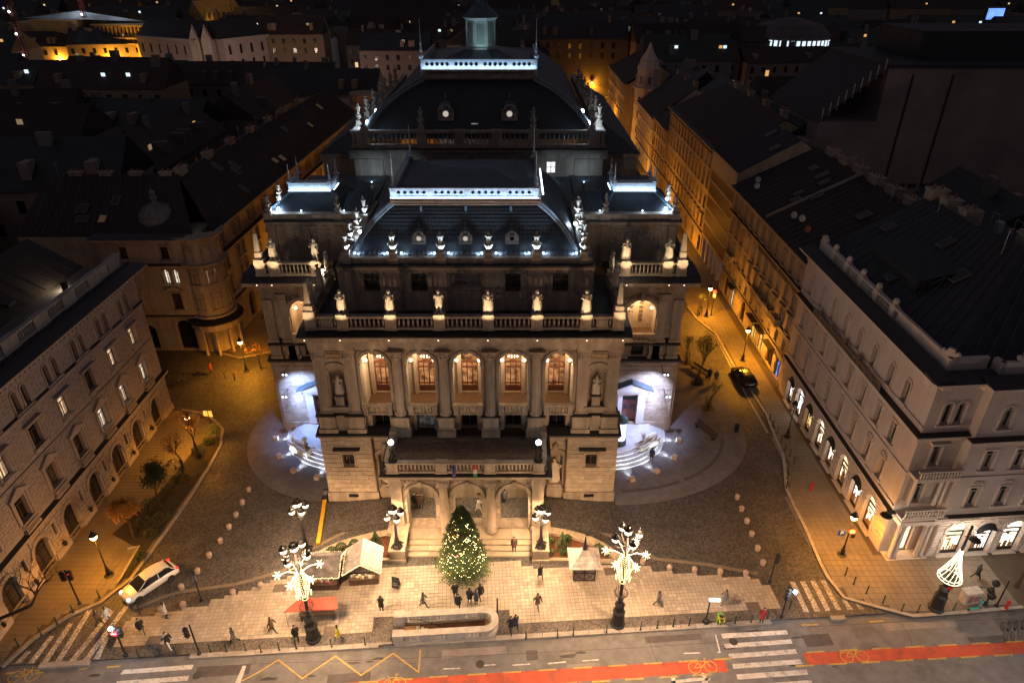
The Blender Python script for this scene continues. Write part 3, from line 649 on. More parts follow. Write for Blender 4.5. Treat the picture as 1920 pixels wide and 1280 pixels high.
pm_=MB(); pm_.lathe([(.55,0),(.55,.14),(.48,.2),(.5,.3),(.42,.4),(.42,2.2),(.36,5.2),(.4,5.3),(.36,5.4),(.46,5.65)],seg=18); pm_.cb(0,0,5.65,1.05,1.0,.5); pd=pm_.mesh('column',STONE,True)
for p in(-2.1,2.1): link('column',pd,opera,OF@T(p,46.15,.8))
pm_=MB(); pm_.cb(0,0,0,1.25,.7,.3); pm_.cb(0,0,.3,1.0,.55,5.2); pm_.cb(0,0,5.5,1.2,.75,.65); pd=pm_.mesh('pilaster',STONE)
for p in(-6.3,6.3): link('pilaster',pd,opera,OF@T(p,46.3,.8))
mb=MB(); mb.prof([(46.2,6.95),(46.1,7.3),(45.95,7.4),(51,7.4),(51,6.95)],-7.1,7.1)
for p in(-6.3,-2.1,2.1,6.3): mb.box(p-.55,p+.55,45.8,46.2,6.95,7.35)
for k in range(44): x=-7.0+k*.325; mb.box(x-.08,x+.08,45.75,45.95,7.22,7.42)
op('porch_entablature',mb,STONE)
mb=MB(); mb.prof([(45.5,7.42),(45.4,7.62),(45.4,7.74),(51,7.8),(51,7.42)],-7.45,7.45); op('porch_cornice',mb,STONE)
mb=MB(); mb.prof([(45.38,7.745),(45.38,7.78),(45.9,7.95),(51.1,7.99),(51.1,7.745)],-7.48,7.48); op('porch_cornice_cover',mb,LEAD)
# terrace paving: separate slabs
sl=MB(); nx,ny=20,8
for i in range(nx):
    for j in range(ny):
        x=-6.7+13.4*i/nx; y=46.05+4.75*j/ny
        if left('opera_slab')>0: left('opera_slab',1); link('slab',unit('slab',mat('terrace_slab',(.12,.085,.06),.8,.5,1.5,.1)),opera,OF@T(x+.335,y+.3,8.0,s=(.65,.575,.05)))
balustrade(opera,OF,-6.9,6.9,7.98,1.12,[-6.3,-2.1,2.1,6.3],STONE,45.85,.3,pw=.95,t=.45,name='terrace_balustrade')
mb=MB()
for sx in(-1,1): a,b=sorted((sx*6.65,sx*7.05)); mb.box(a,b,46.1,50.8,7.98,8.2); mb.box(a,b,46.1,50.8,8.95,9.12); mb.box(a-.1,b+.1,49.9,50.9,7.98,9.16)
o=op('terrace_side_rail',mb,STONE)
for sx in(-1,1):
    for k in range(12): link('baluster',balmesh(STONE),o,T(sx*6.85,46.5+k*.3,8.2,s=(1,1,.95)))
for sx,sd in((-1,'left'),(1,'right')):
    t=thing('lamp_statue','dark bronze figure group carrying a white globe lamp on the %s terrace corner'%sd,'lamp',CX+sx*6.25,46.0,9.1,group='globe lamps on the terrace')
    mb=MB(); mb.lathe([(.42,0),(.4,.12),(.3,.2)],seg=8); mb.tube([(0,0,.2),(.05,0,1.0),(0,0,1.75)],[.07,.05,.05],6); obj('stand',mb,BRONZE,t)
    for k in range(3): a=k*2.1+.5; link('figure',bodymesh(('hip','chest','folded')[k],BRONZE),t,T(.2*math.cos(a),.2*math.sin(a),.15,k*120,s=.66))
    mb=MB(); mb.ball((0,0,1.95),.24,10,8); obj('globe',mb,glow('white_globe',(.85,.95,1),14),t); lamp(t,(0,-.0,2.4),60,(.8,.92,1),.2)
for px,lab,cols in((-.95,'dark blue flag with a ring of yellow stars hanging over the terrace rail',0),(.85,'red, white and green flag hanging over the terrace rail',1)):
    t=thing('flag',lab,'flag',CX+px,45.3,8.1,group='flags on the terrace rail')
    mb=MB(); mb.tube([(0,.45,.6),(0,-.25,1.3)],.025,6); obj('flagpole',mb,IRON,t)
    def fl(z0,z1,m,nm):
        mb=MB(); n=8
        for k in range(n):
            a=-.17+.34*k/n; b=-.17+.34*(k+1)/n; ya=-.2+.09*math.sin(k*1.9); yb=-.2+.09*math.sin((k+1)*1.9)
            for w_ in(0,.008): mb.add([(a,ya+w_,z0),(b,yb+w_,z0),(b,yb+w_,z1),(a,ya+w_,z1)],[(0,1,2,3)])
        return obj(nm,mb,m,t)
    if cols:
        fl(.75,1.2,mat('flag_red',(.5,.03,.03),.7,0,1,0),'red_band'); fl(.28,.75,mat('flag_white',(.6,.58,.55),.7,0,1,0),'white_band'); fl(-.2,.28,mat('flag_green',(.03,.2,.06),.7,0,1,0),'green_band')
    else:
        f_=fl(-.2,1.2,mat('flag_blue',(.02,.03,.3),.7,0,1,0),'cloth'); mb=MB()
        for k in range(12): a=k*PI/6; mb.cb(.12*math.cos(a),-.33,.5+.38*math.sin(a),.04,.02,.05)
        obj('stars',mb,mat('star_yellow',(.7,.5,.05),.6,0,1,0),t)
# ================================================================== wings
def wing(sx):
    a0,b0=sorted((sx*13.4,sx*21.6)); ac=sx*17.3; nm='left' if sx<0 else 'right'; dx=sx*17.0
    mb=MB(); mb.wall(a0,b0,0,9.3,[(dx,1.7,1.1,4.6)],.5,62.5); op('wing_lower_wall',mb,STONE)
    st=MB(); stones('opera',opera,OF,a0+.05,b0+.03,1.3,9.0,.5,1.0,[(dx,3.1,.9,6.6)],STONE2,.05,.035,62.5,st)
    mb=MB(); mb.box(a0,b0+.15,62.25,62.5,0,1.2); mb.box(b0 if sx>0 else a0-.4,b0+.4 if sx>0 else a0,62.9,64,0,9.0); op('wing_plinth',mb,STONE)
    # pedimented doorway
    mb=MB()
    for s_ in(-1,1): mb.box(dx+s_*1.1-.25,dx+s_*1.1+.25,62.1,62.5,1.1,5.1); mb.box(dx+s_*1.55-.15,dx+s_*1.55+.15,62.2,62.5,1.1,5.4)
    mb.box(dx-1.75,dx+1.75,61.95,62.5,5.1,5.7); mb.add([(dx-2.3,61.6,5.7),(dx+2.3,61.6,5.7),(dx,61.6,6.75),(dx-2.3,62.5,5.7),(dx+2.3,62.5,5.7),(dx,62.5,6.75)],[(0,1,2),(0,3,4,1),(0,2,5,3),(2,1,4,5)])
    dw=op('door_surround',mb,mat('portal_white_stone',(.6,.57,.54),.8,.1,1,.05))
    mb=MB(); mb.add([(dx-2.4,61.5,5.76),(dx,61.5,6.86),(dx,62.5,6.9),(dx-2.4,62.5,5.8),(dx-2.4,61.5,5.68),(dx,61.5,6.76),(dx,62.5,6.8),(dx-2.4,62.5,5.7)],[(0,1,2,3),(0,4,5,1)]); mb.add([(dx+2.4,61.5,5.76),(dx,61.5,6.86),(dx,62.5,6.9),(dx+2.4,62.5,5.8),(dx+2.4,61.5,5.68),(dx,61.5,6.76)],[(0,1,2,3),(0,4,5,1)]); obj('pediment_cover',mb,METALROOF,dw)
    mb=MB(); mb.box(dx-.85,dx+.85,62.8,62.9,1.1,4.6); d=op('wing_door',mb,mat('red_brown_door',(.17,.06,.06),.6,.3,3,.1))
    mb=MB()
    for x in(-.83,-.04,.0,.75): mb.box(dx+x,dx+x+.08,62.72,62.8,1.1,3.9)
    for z in(1.1,2.4,3.85): mb.box(dx-.8,dx+.8,62.73,62.8,z,z+.12)
    obj('door_frame',mb,WOOD,d); mb=MB()
    for s_ in(-1,1): mb.box(dx+s_*.4-.17,dx+s_*.4+.17,62.76,62.79,2.7,3.3)
    mb.box(dx-.8,dx+.8,62.76,62.79,4.0,4.5); obj('door_glass',mb,GLASSD,d)
    mb=MB(); mb.prof([(61.9,9.3),(61.9,9.5),(62.4,9.62),(63,9.62),(63,9.3)],a0,b0+.35*sx if sx>0 else b0) if sx>0 else mb.prof([(61.9,9.3),(61.9,9.5),(62.4,9.62),(63,9.62),(63,9.3)],a0-.35,b0); op('wing_ledge',mb,LEAD)
    mb=MB(); mb.box(a0,b0,62.05,62.5,9.0,9.295)
    mb.wall(a0,b0,9.6,12.0,[(ac,1.3,9.8,11.2)],.4,62.6)
    for p in(sx*14.6,sx*15.6,sx*19.0,sx*19.35,sx*20.9): mb.box(p-.55,p+.55,62.15,62.6,9.62,11.3); mb.box(p-.65,p+.65,62.05,62.6,9.62,9.95)
    op('wing_pedestals',mb,STONE); mb=MB(); mb.box(ac-.65,ac+.65,62.95,63,9.8,11.2); op('wing_low_window',mb,GLASSD)
    mb=MB(); mb.prof([(61.9,11.3),(61.9,11.42),(62.6,11.5),(62.6,11.3)],a0,b0+.1); op('wing_pedestal_ledge',mb,LEAD)
    mb=MB(); mb.wall(a0,b0,11.5,17.3,[(ac,3.1,11.52,16.35,True)],.8,62.6)
    mb.add([(b0 if sx>0 else a0,62.6,0),(b0 if sx>0 else a0,120,0),(b0 if sx>0 else a0,120,18),(b0 if sx>0 else a0,62.6,18)],[(0,1,2,3)])
    mb.archring(ac,14.8,1.55,1.95,62.4,62.62,16); mb.box(ac-.2,ac+.2,62.25,62.6,16.3,17.2)
    for s_ in(-1,1): mb.box(ac+s_*1.75-.25,ac+s_*1.75+.25,62.4,62.6,14.55,14.8)
    for p in(sx*19.45,sx*21.0,sx*15.0): mb.box(p-.5,p+.5,62.3,62.6,11.5,16.4); mb.box(p-.6,p+.6,62.2,62.6,11.5,11.85)
    mb.prof([(62.3,17.2),(62.3,17.6),(62.2,18.2),(61.9,18.4),(61.9,18.5),(75,18.5),(75,17.2)],a0,b0)
    for k in range(17): x=a0+.2+k*.49; mb.box(x-.12,x+.12,61.6,61.9,18.22,18.48)
    op('wing_upper_wall',mb,STONE)
    for p in(sx*19.45,): link('capital',pcd,opera,OF@T(p,62.35,16.2,s=(.95,.95,.95)))
    for c in range(9):
        if left('opera')>0: pass
    stones('opera',opera,OF,min(sx*19.97,sx*21.58),max(sx*19.97,sx*21.58),11.9,16.6,.6,.85,[],STONE2,.03,.02,62.6,st)
    CAR=MB()
    for k in range(18): a=k*PI/17; CAR.ball((ac+2.1*math.cos(a),62.5,14.9+2.0*math.sin(a)),.17,5,4)
    o=op('wing_carving',CAR,STONE); o['kind']='stuff'
    st2=st
    # arch room
    mb=MB(); mb.box(ac-1.9,ac+1.9,65.6,65.8,11.4,17); mb.box(ac-2.0,ac-1.85,63.4,65.7,11.4,17); mb.box(ac+1.85,ac+2.0,63.4,65.7,11.4,17); mb.box(ac-2,ac+2,63.4,65.7,16.9,17.1)
    op('wing_room_wall',mb,MATS['loggia_plaster']); mb=MB(); mb.box(ac-1.9,ac+1.9,62.6,65.6,11.3,11.5); op('wing_room_floor',mb,MATS['loggia_floor_slabs'])
    mb=MB()
    for k in range(70): mb.ball((ac-.75+random.uniform(-.55,.55),65.57,random.uniform(12.6,16.2)),.1,5,4)
    for k in range(8): mb.box(ac+.35,ac+.75,65.5,65.57,12.4+k*.5,12.7+k*.5)
    o=op('wing_mosaic',mb,mat('mosaic_relief',(.2,.14,.09),.7,.5,6,.2)); o['kind']='stuff'
    for s_ in(-1,1):
        mb=MB(); mb.ball((ac+s_*1.25,63.6,14.9),.16,8,6); op('wing_globe',mb,MATS['loggia_globe'])
    lamp(opera,(ac,64.3-51,15.2),420,(1,.66,.33),.25)
    balustrade(opera,OF,ac-1.5,ac+1.5,11.5,1.05,[ac-1.3,ac+1.3],STONE,62.3,.27,pw=.4,t=.34,name='bay_balustrade')
    a1,b1=(a0,b0+.9) if sx>0 else (a0-.9,b0)
    mb=MB(); mb.prof([(60.9,18.5),(60.8,18.75),(60.8,18.95),(75,18.95),(75,18.5)],a1,b1); op('wing_cornice',mb,STONE)
    mb=MB(); mb.prof([(60.78,18.96),(60.78,19.0),(61.6,19.5),(65,19.55),(65,18.96)],a1-.02,b1+.02); mb.box(b0 if sx>0 else a1-.02,b1+.02 if sx>0 else a0,62,100,18.96,19.3); op('wing_cornice_cover',mb,LEAD)
    pd_=[sx*15.05,sx*19.15,sx*20.5]
    balustrade(opera,OF,min(sx*13.4,sx*21.0),max(sx*13.4,sx*21.0),19.55,1.4,pd_,STONE,61.5,.36,pw=1.0,t=.5,name='wing_balustrade')
    for x in(sx*15.05,sx*19.15,sx*20.6): cornice_spot(x,60.0,19.1,x,61.7,22.4,1250)
    for k,x in enumerate((sx*15.05,sx*19.15)):
        statue('stone statue on the %s wing balustrade, %s the corner obelisk'%(nm,('farther from','beside')[k]),CX+x,61.5,20.95,0,['book','folded'][k] if sx<0 else ['folded','chest'][k],[2,0][k] if sx<0 else [3,1][k],2.35)
    t=thing('obelisk','stone obelisk at the outer corner of the %s wing balustrade'%nm,'obelisk',CX+sx*20.5,61.5,20.95,group='obelisks on the wing corners')
    mb=MB(); mb.cb(0,0,0,.95,.85,.35); mb.cb(0,0,.35,.65,.6,.7); obj('pedestal',mb,STONE,t); mb=MB(); mb.taper(0,0,1.05,2.9,.28,.25,.13,.12); mb.taper(0,0,2.9,3.05,.13,.12,.01,.01); obj('shaft',mb,STONE,t)
    # pavilion attic behind
    A,B=sorted((sx*10.9,sx*20.6))
    mb=MB(); mb.wall(A,B,18.9,23.7,[],.1,65.2); mb.box(B if sx>0 else A-.02,B+.02 if sx>0 else A,65.2,75,18.9,23.7)
    for p in(sx*20.1,sx*19.3,sx*13.3,): mb.box(p-.35,p+.35,65.05,65.2,19.5,23.3)
    p0,p1=sorted((sx*14.2,sx*18.6)); mb.box(p0-.15,p1+.15,65.1,65.2,21.35,21.5); mb.box(p0-.15,p1+.15,65.1,65.2,22.75,22.9)
    for k in range(20): x=A+.3+k*.5; mb.box(x-.13,x+.13,64.95,65.2,23.3,23.45)
    mb.prof([(64.85,23.5),(64.75,23.75),(64.75,23.8),(66,23.8),(66,23.5)],A,B+.3*sx if sx>0 else B)
    mb.prof([(65.0,23.98),(65.0,24.55),(65.8,24.55),(65.8,23.98)],A,B+.1)
    for p in(sx*13.3,sx*20.2): mb.box(p-.45,p+.45,64.85,66.0,23.98,24.62)
    op('pavilion_wall',mb,STONE); mb=MB(); mb.box(A,B+.3,64.7,66,23.81,23.97); op('pavilion_ledge',mb,LEAD)
    mb=MB()
    for k in range(75): mb.ball((random.uniform(p0,p1),65.17,random.uniform(21.6,22.7)),random.uniform(.08,.16),5,4)
    o=op('frieze_relief',mb,STONE); o['kind']='stuff'
    # hip roof of the pavilion, truncated with lit cresting
    q0,q1=sorted((sx*13.2,sx*20.4)); c0,c1=sorted((sx*14.3,sx*18.3)) if sx>0 else sorted((sx*14.3,sx*18.3))
    mb=MB(); mb.add([(q0,65.7,24.5),(q1,65.7,24.5),(q1,73.5,24.5),(q0,73.5,24.5),(c0,67.6,26.1),(c1,67.6,26.1),(c1,70.6,26.1),(c0,70.6,26.1)],[(0,1,5,4),(1,2,6,5),(2,3,7,6),(3,0,4,7),(4,5,6,7)]); op('pavilion_roof',mb,SLATE)
    mb=MB()
    for (x,y),(x2,y2) in (((q0,65.7),(c0,67.6)),((q1,65.7),(c1,67.6))): mb.tube([(x,y,24.55),(x2,y2,26.15)],.14,5)
    mb.box(c0-.2,c1+.2,67.3,67.6,26.0,26.2); mb.box(c0-.35,c1+.35,67.15,70.8,26.2,26.3); op('pavilion_ridges',mb,METALROOF)
    mb=MB(); z0,z1=26.3,26.95
    for (xa,xb,ya,yb) in ((c0-.15,c1+.15,67.25,67.4),(c0-.15,c0,67.4,70.6),(c1,c1+.15,67.4,70.6)): mb.box(xa,xb,ya,yb,z0,z1); mb.box(xa-.08,xb+.08,ya-.08,yb+.08,z1,z1+.1)
    mb.box(c0,c1,67.42,70.6,z0,z0+.05)
    for k in range(13): x=c0+.2+k*(c1-c0-.4)/12; mb.box(x-.05,x+.05,67.2,67.25,z0+.15,z1-.15)
    o=op('pavilion_cresting',mb,mat('pale_zinc_cresting',(.5,.53,.55),.5,.15,2,.05)); mb=MB(); mb.box(c0-.1,c1+.1,66.9,66.97,z0,z0+.07); op('led_strip',mb,COOL)
    mb=MB(); xs=c1+.35 if sx<0 else c0-.42; mb.box(xs,xs+.07,67.3,69.4,z0+.02,z0+.1); op('led_strip',mb,COOL)
    led(opera,((c0+c1)/2,66.95-51,z0+.12),c1-c0,.1,26)
    for x in(c0,c1):
        for y in(67.5,70.4): finial('tall thin metal finial on the %s pavilion roof, %s %s corner'%(nm,('front','rear')[y>68],('left','right')[x==c1]),CX+x,y,27.0,1.9,'pavilion finials')
    for k,x in enumerate((sx*13.3,sx*20.2)): urn('lit stone urn at the %s corner of the %s pavilion parapet'%(('inner','outer')[k],nm),CX+x,65.4,24.62,1.75,'urns on the pavilions',1)
    urn('bright lit stone urn behind the outer corner urn of the %s pavilion'%nm,CX+sx*20.3,69.5,24.55,1.75,'urns on the pavilions',1)
    urn('unlit stone urn behind the %s pavilion roof'%nm,CX+sx*12.0,74.5,22.9,1.8,'urns on the pavilions',0)
    # metal roof strip between pavilion and centre
    m0,m1=sorted((sx*10.6,sx*13.5)); mb=MB(); mb.add([(m0,65.9,24.3),(m1,65.9,24.3),(m1,71,25.0),(m0,71,25.0),(m0,65.9,24.0),(m1,65.9,24.0)],[(0,1,2,3),(4,5,1,0)])
    for k in range(9): x=m0+.2+k*.32; mb.add([(x,65.9,24.3),(x+.04,65.9,24.36),(x+.08,65.9,24.3),(x,71,25.0),(x+.04,71,25.06),(x+.08,71,25.0)],[(0,1,4,3),(1,2,5,4)])
    mb.box(min(sx*11,sx*20.5),max(sx*11,sx*20.5),71,82,18.9,23.6); op('side_metal_roof',mb,METALROOF)
    mb=MB(); mb.tube([(sx*11.2,73,24.6),(sx*13.5,73,24.6)],.03,4); mb.tube([(sx*11.2,73,24.2),(sx*13.5,73,24.2)],.03,4)
    for x in(11.2,12.3,13.5): mb.tube([(sx*x,73,23.6),(sx*x,73,24.6)],.03,4)
    mb.tube([(sx*7,77,24.6),(sx*11,74,24.6)],.03,4); op('roof_railing',mb,mat('galvanised_rail',(.3,.32,.34),.5,.1,1,0))
    return st
COOL=glow('cool_led_light',(.5,.75,1),7)
def led(parent,loc,sx,sy,W,rot=None,col=(.46,.70,1)):
    l=bpy.data.lights.new('led_light','AREA'); l.shape='RECTANGLE'; l.size=sx; l.size_y=sy; l.energy=W; l.color=col
    F=Matrix.Translation(loc)@(rot or Matrix.Rotation(R(120),4,'X')); return link('led_light',l,parent,F)
UR=MB(); UR.cb(0,0,0,.62,.62,.12); UR.cb(0,0,.12,.5,.5,.2); UR.cb(0,0,.32,.6,.6,.06); UR.lathe([(.14,.38),(.22,.44),(.12,.5),(.3,.72),(.32,.82),(.16,.86),(.14,1.0),(.17,1.2),(.19,1.36),(.27,1.4),(.27,1.46),(.08,1.5),(.07,1.58),(.12,1.66),(.02,1.78)],seg=12,cap=False)
for k in range(4): a=k*PI/2; UR.tube([(.28*math.cos(a),.28*math.sin(a),.75),(.4*math.cos(a),.4*math.sin(a),.92),(.22*math.cos(a),.22*math.sin(a),1.02)],.035,4)
UTOP=MB(); UTOP.cb(0,0,0,.1,.1,.1)
um=None
def urn(label,x,y,z,h,group,lit=1,cat='urn'):
    global um
    if um is None: um=UR.mesh('urn',STONE)
    o=link('urn',um,None,T(x,y,z,0,s=(h/1.78*.98,h/1.78*.98,h/1.78*1.14))); tag(o,label,cat,group)
    return o
fm_=None
def finial(label,x,y,z,h,group):
    global fm_
    if fm_ is None:
        mb=MB(); mb.lathe([(.2,0),(.34,.12),(.38,.2),(.16,.26),(.12,.4),(.19,.48),(.1,.56),(.09,.8),(.15,.86),(.07,.92),(.05,1.1),(.02,2.2)],seg=8); fm_=mb.mesh('finial',mat('zinc_finial',(.55,.58,.6),.45,.1,2,0,metal=.4))
    o=link('finial',fm_,None,T(x,y,z,0,s=(1,1,h/2.2))); tag(o,label,'finial',group); return o
stL=wing(-1); stR=wing(1)
# ================================================================== attic block over the loggia
mb=MB(); AW=[-8.25,-4.1,4.1,8.25]
mb.wall(-10.9,10.9,19.2,23.2,[(x,1.35,21.15,22.85) for x in AW]+[(0,3.1,21.2,22.9)],.3,54.4)
for sx in(-1,1): mb.add([(sx*10.9,54.4,19),(sx*10.9,82,19),(sx*10.9,82,23.5),(sx*10.9,54.4,23.5)],[(0,1,2,3)])
for x in(-10.4,-6.2,-2.1,2.1,6.2,10.4): mb.box(x-.5,x+.5,54.2,54.4,19.3,23.2); mb.box(x-.72,x-.5,54.3,54.4,19.3,23.0); mb.box(x+.5,x+.72,54.3,54.4,19.3,23.0)
for x in AW:
    for s_ in(-1,1): mb.box(x+s_*.95-.22,x+s_*.95+.22,54.28,54.4,21.1,22.95)
mb.box(-10.9,10.9,54.3,54.4,20.95,21.1); mb.box(-1.55,1.55,54.6,54.7,21.2,22.9)
mb.prof([(54.3,23.0),(54.2,23.2),(54.0,23.45),(53.9,23.6),(55.5,23.6),(55.5,23.0)],-11.1,11.1)
for k in range(44): x=-10.8+k*.5; mb.box(x-.14,x+.14,54.1,54.3,23.05,23.2)
mb.prof([(54.45,23.78),(54.45,24.3),(55.0,24.3),(55.0,23.78)],-10.9,10.9)
for x in PEDX: mb.box(x-.45,x+.45,54.3,55.1,23.78,24.36)
op('attic_wall',mb,STONE)
mb=MB(); mb.box(-11.15,11.15,53.88,55.2,23.61,23.77); op('attic_ledge',mb,LEAD)
mb=MB(); mb.box(-10.9,10.9,55.0,55.98,24.2,24.34); 
for k in range(56): x=-10.7+k*.385; mb.box(x-.03,x+.03,55.0,55.98,24.34,24.40)
op('gutter_sheet',mb,mat('zinc_gutter_sheet',(.2,.22,.25),.45,.2,1,0))
for x in AW:
    mb=MB(); mb.box(x-.68,x+.68,54.68,54.72,21.15,22.85); d=op('attic_window',mb,GLASSD); mb=MB()
    for k in(-.68,-.03,.62): mb.box(x+k,x+k+.06,54.6,54.68,21.15,22.85)
    mb.box(x-.62,x+.62,54.61,54.67,22.2,22.27)
    for k in range(6): mb.lathe([(.05,0),(.09,.15),(.04,.35)],x-.55+k*.22,54.55,5,0,21.25)
    obj('frame',mb,FRAMEB,d)
mb=MB(); mb.box(-1.25,1.25,54.54,54.6,21.75,22.7); pq=op('inscription_plaque',mb,mat('dark_marble_plaque',(.09,.075,.075),.35,.4,3,.1))
mb=MB(); mb.box(-1.35,1.35,54.5,54.6,22.7,22.78); mb.box(-1.35,1.35,54.5,54.6,21.67,21.75); mb.box(1.25,1.35,54.5,54.6,21.75,22.7); mb.box(-1.35,-1.25,54.5,54.6,21.75,22.7); obj('plaque_frame',mb,STONE,pq)
text('FERENCZ JOZSEF',.3,mat('grey_letters',(.2,.17,.17),.6,0,1,0),pq,Matrix.Translation((0,54.53,22.25))@Matrix.Rotation(R(90),4,'X'))
# front mansard roof (curved) with hip ribs
def dome_roof(n,x0,y0,x1,y1,z0,z1,tx0,tx1,ty0,ty1,seg=10,m=SLATE,rib=.3,bulge=.42):
    """curved mansard: base rect to top rect with convex profile"""
    mb=MB(); rings=[]
    for k in range(seg+1):
        t=k/seg; a=t*PI/2; h=z0+(z1-z0)*((1-bulge)*t+bulge*math.sin(a)); q=(1-bulge)*t+bulge*(1-math.cos(a))
        rings.append((x0+(tx0-x0)*q,x1+(tx1-x1)*q,y0+(ty0-y0)*q,y1+(ty1-y1)*q,h))
    vs=[];f=[]
    for a,b,c,d,h in rings: vs+=[(a,c,h),(b,c,h),(b,d,h),(a,d,h)]
    for k in range(seg):
        for i in range(4): j=(i+1)%4; f.append((k*4+i,k*4+j,k*4+4+j,k*4+4+i))
    f.append((seg*4,seg*4+1,seg*4+2,seg*4+3)); mb.add(vs,f); o=op(n,mb,m)
    r=MB()
    for i in(0,1): r.tube([(v[0],v[1],v[2]) for v in vs[i::4]],rib,6); r.tube([(v[0],v[1]-rib*.5,v[2]+rib*.8) for v in vs[i::4]],rib*.45,5)
    op('hip_rib',r,mat('pale_lead_rib',(.15,.17,.19),.5,.3,2,.1)); return rings
dome_roof('front_roof',-9.85,55.9,9.85,71.2,24.0,28.1,-6.35,6.35,57.6,69.5,rib=.28)
mb=MB(); mb.box(-10.9,10.9,71,82,18.9,23.4); op('rear_low_roof',mb,METALROOF)
# slate courses: rows of shingles in the upper lit strip
sh=MB()
for r in range(9):
    for k in range(46):
        t=.93-r*.075; a=t*PI/2; h=24.0+4.1*(.58*t+.42*math.sin(a)); q=.58*t+.42*(1-math.cos(a)); y=55.9+1.7*q; hw=9.85-3.5*q-.5
        x=-hw+2*hw*(k+(r%2)*.5+.25)/46.5; s_=2*hw/46.5*.47
        sh.add([(x-s_,y-.03,h),(x,y-.09,h-.28),(x+s_,y-.03,h)],[(0,1,2)])
o=op('roof_shingles',sh,mat('grey_slate_shingle',(.05,.055,.06),.35,.5,6,0)); o['kind']='stuff'
mb=MB()
for k in range(3): x=-3.9+k*3.9; mb.box(x-.1,x+.1,57.15,57.5,27.5,28.0)
op('roof_hooks',mb,METALROOF)
BR=mat('copper_brown_moulding',(.22,.12,.07),.5,.3,2,.1)
mb=MB(); mb.prof([(57.4,28.0),(57.2,28.15),(57.35,28.3),(57.1,28.45),(57.25,28.55),(56.9,28.85),(57.8,28.85),(57.8,28.0)],-6.5,6.5)
for k in range(62): x=-6.4+k*.21; mb.box(x-.05,x+.05,57.05,57.25,28.3,28.42)
op('crest_moulding',mb,BR)
def crest(x0,x1,y0,z0,h,nb,per,nm,yb):
    mb=MB(); mb.box(x0,x1,y0-.12,y0+.5,z0,z0+.08); mb.box(x0-.05,x1+.05,y0-.1,y0+.15,z0+h-.1,z0+h)
    bw=(x1-x0)/nb; n=0
    Z=z0+h*.5; r=h*.2
    for i in range(nb):
        a=x0+i*bw; mb.box(a,a+.45,y0-.06,y0+.1,z0+.08,z0+h-.1)
        cw=(bw-.45)/per
        for j in range(per):
            c=a+.45+cw*(j+.5); l,rt=c-cw/2,c+cw/2; zb,zt=z0+.08,z0+h-.1; N=12
            ang=[2*PI*k/N for k in range(N)]; vs=[];f=[]
            for t in ang:
                ca,sa=math.cos(t),math.sin(t); m_=min((cw/2)/abs(ca) if abs(ca)>1e-6 else 9,((zt-zb)/2)/abs(sa) if abs(sa)>1e-6 else 9)
                vs+=[(c+r*ca,y0,Z+r*sa),(c+m_*ca,y0,(zb+zt)/2+m_*sa)]
            for k in range(N): q=(k+1)%N; f.append((2*k,2*k+1,2*q+1,2*q))
            # corners
            for (xx,zz) in((l,zb),(rt,zb),(rt,zt),(l,zt)): vs.append((xx,y0,zz))
            b=2*N
            for ci,(k0,k1) in zip(range(4),((7,8),(10,11),(1,2),(4,5))): f.append((2*k0+1,2*k1+1,b+ci))
            mb.add(vs,f)
    mb.box(x1-.45,x1,y0-.06,y0+.1,z0+.08,z0+h-.1)
    op(nm,mb,MATS['pale_zinc_cresting'])
crest(-6.45,6.3,57.1,28.85,.75,4,5,'front_cresting',69)
for x0,x1 in((-6.4,-.1),(.1,6.3)): led(opera,((x0+x1)/2,56.75-51,28.86),x1-x0,.08,85)
mb=MB(); mb.box(-6.4,6.3,56.72,56.78,28.8,28.86); op('led_strip',mb,glow('cool_led_soft',(.62,.82,1),3))
mb=MB()
for sx in(-1,1):
    x=sx*6.4
    for k in range(24): mb.box(x-.05,x+.05,57.3+k*.5,57.52+k*.5,28.9,29.6)
    mb.box(x-.08,x+.08,57.2,69.3,29.6,29.68); mb.box(x-.08,x+.08,57.2,69.3,28.8,28.9)
op('side_cresting',mb,MATS['pale_zinc_cresting'])
mb=MB(); mb.box(6.62,6.72,57.2,60.4,29.0,29.1); mb.box(6.62,6.72,61,65,29.0,29.1); op('led_strip',mb,glow('cool_led_strong',(.62,.82,1),12))
mb=MB(); mb.add([(-6.3,57.5,28.9),(6.2,57.5,28.9),(6.2,69,28.9),(-6.3,69,28.9),(-2,64,29.5),(2,64,29.5)],[(0,1,5,4),(1,2,5),(2,3,4,5),(3,0,4)])
for k in range(26): x=-6+k*.48; mb.box(x-.02,x+.02,57.6,69,28.9,28.97)
op('flat_metal_roof',mb,METALROOF)
mb=MB(); mb.tube([(-6,60,29),(-3.5,58.2,29.4)],.02,4); mb.tube([(-6,68,30),(-3,64,29)],.02,4); mb.tube([(6,68,31),(4,64,29.2)],.02,4); op('roof_stays',mb,IRON)
for x,y,d_ in((-6.2,57.5,'front left'),(-6.2,68.8,'rear left'),(6.1,58.2,'front right'),(6.2,68.8,'rear right')): finial('slender metal spike at the %s corner of the central flat roof'%d_,CX+x,y,29.0,3.4,'spikes on the central roof')
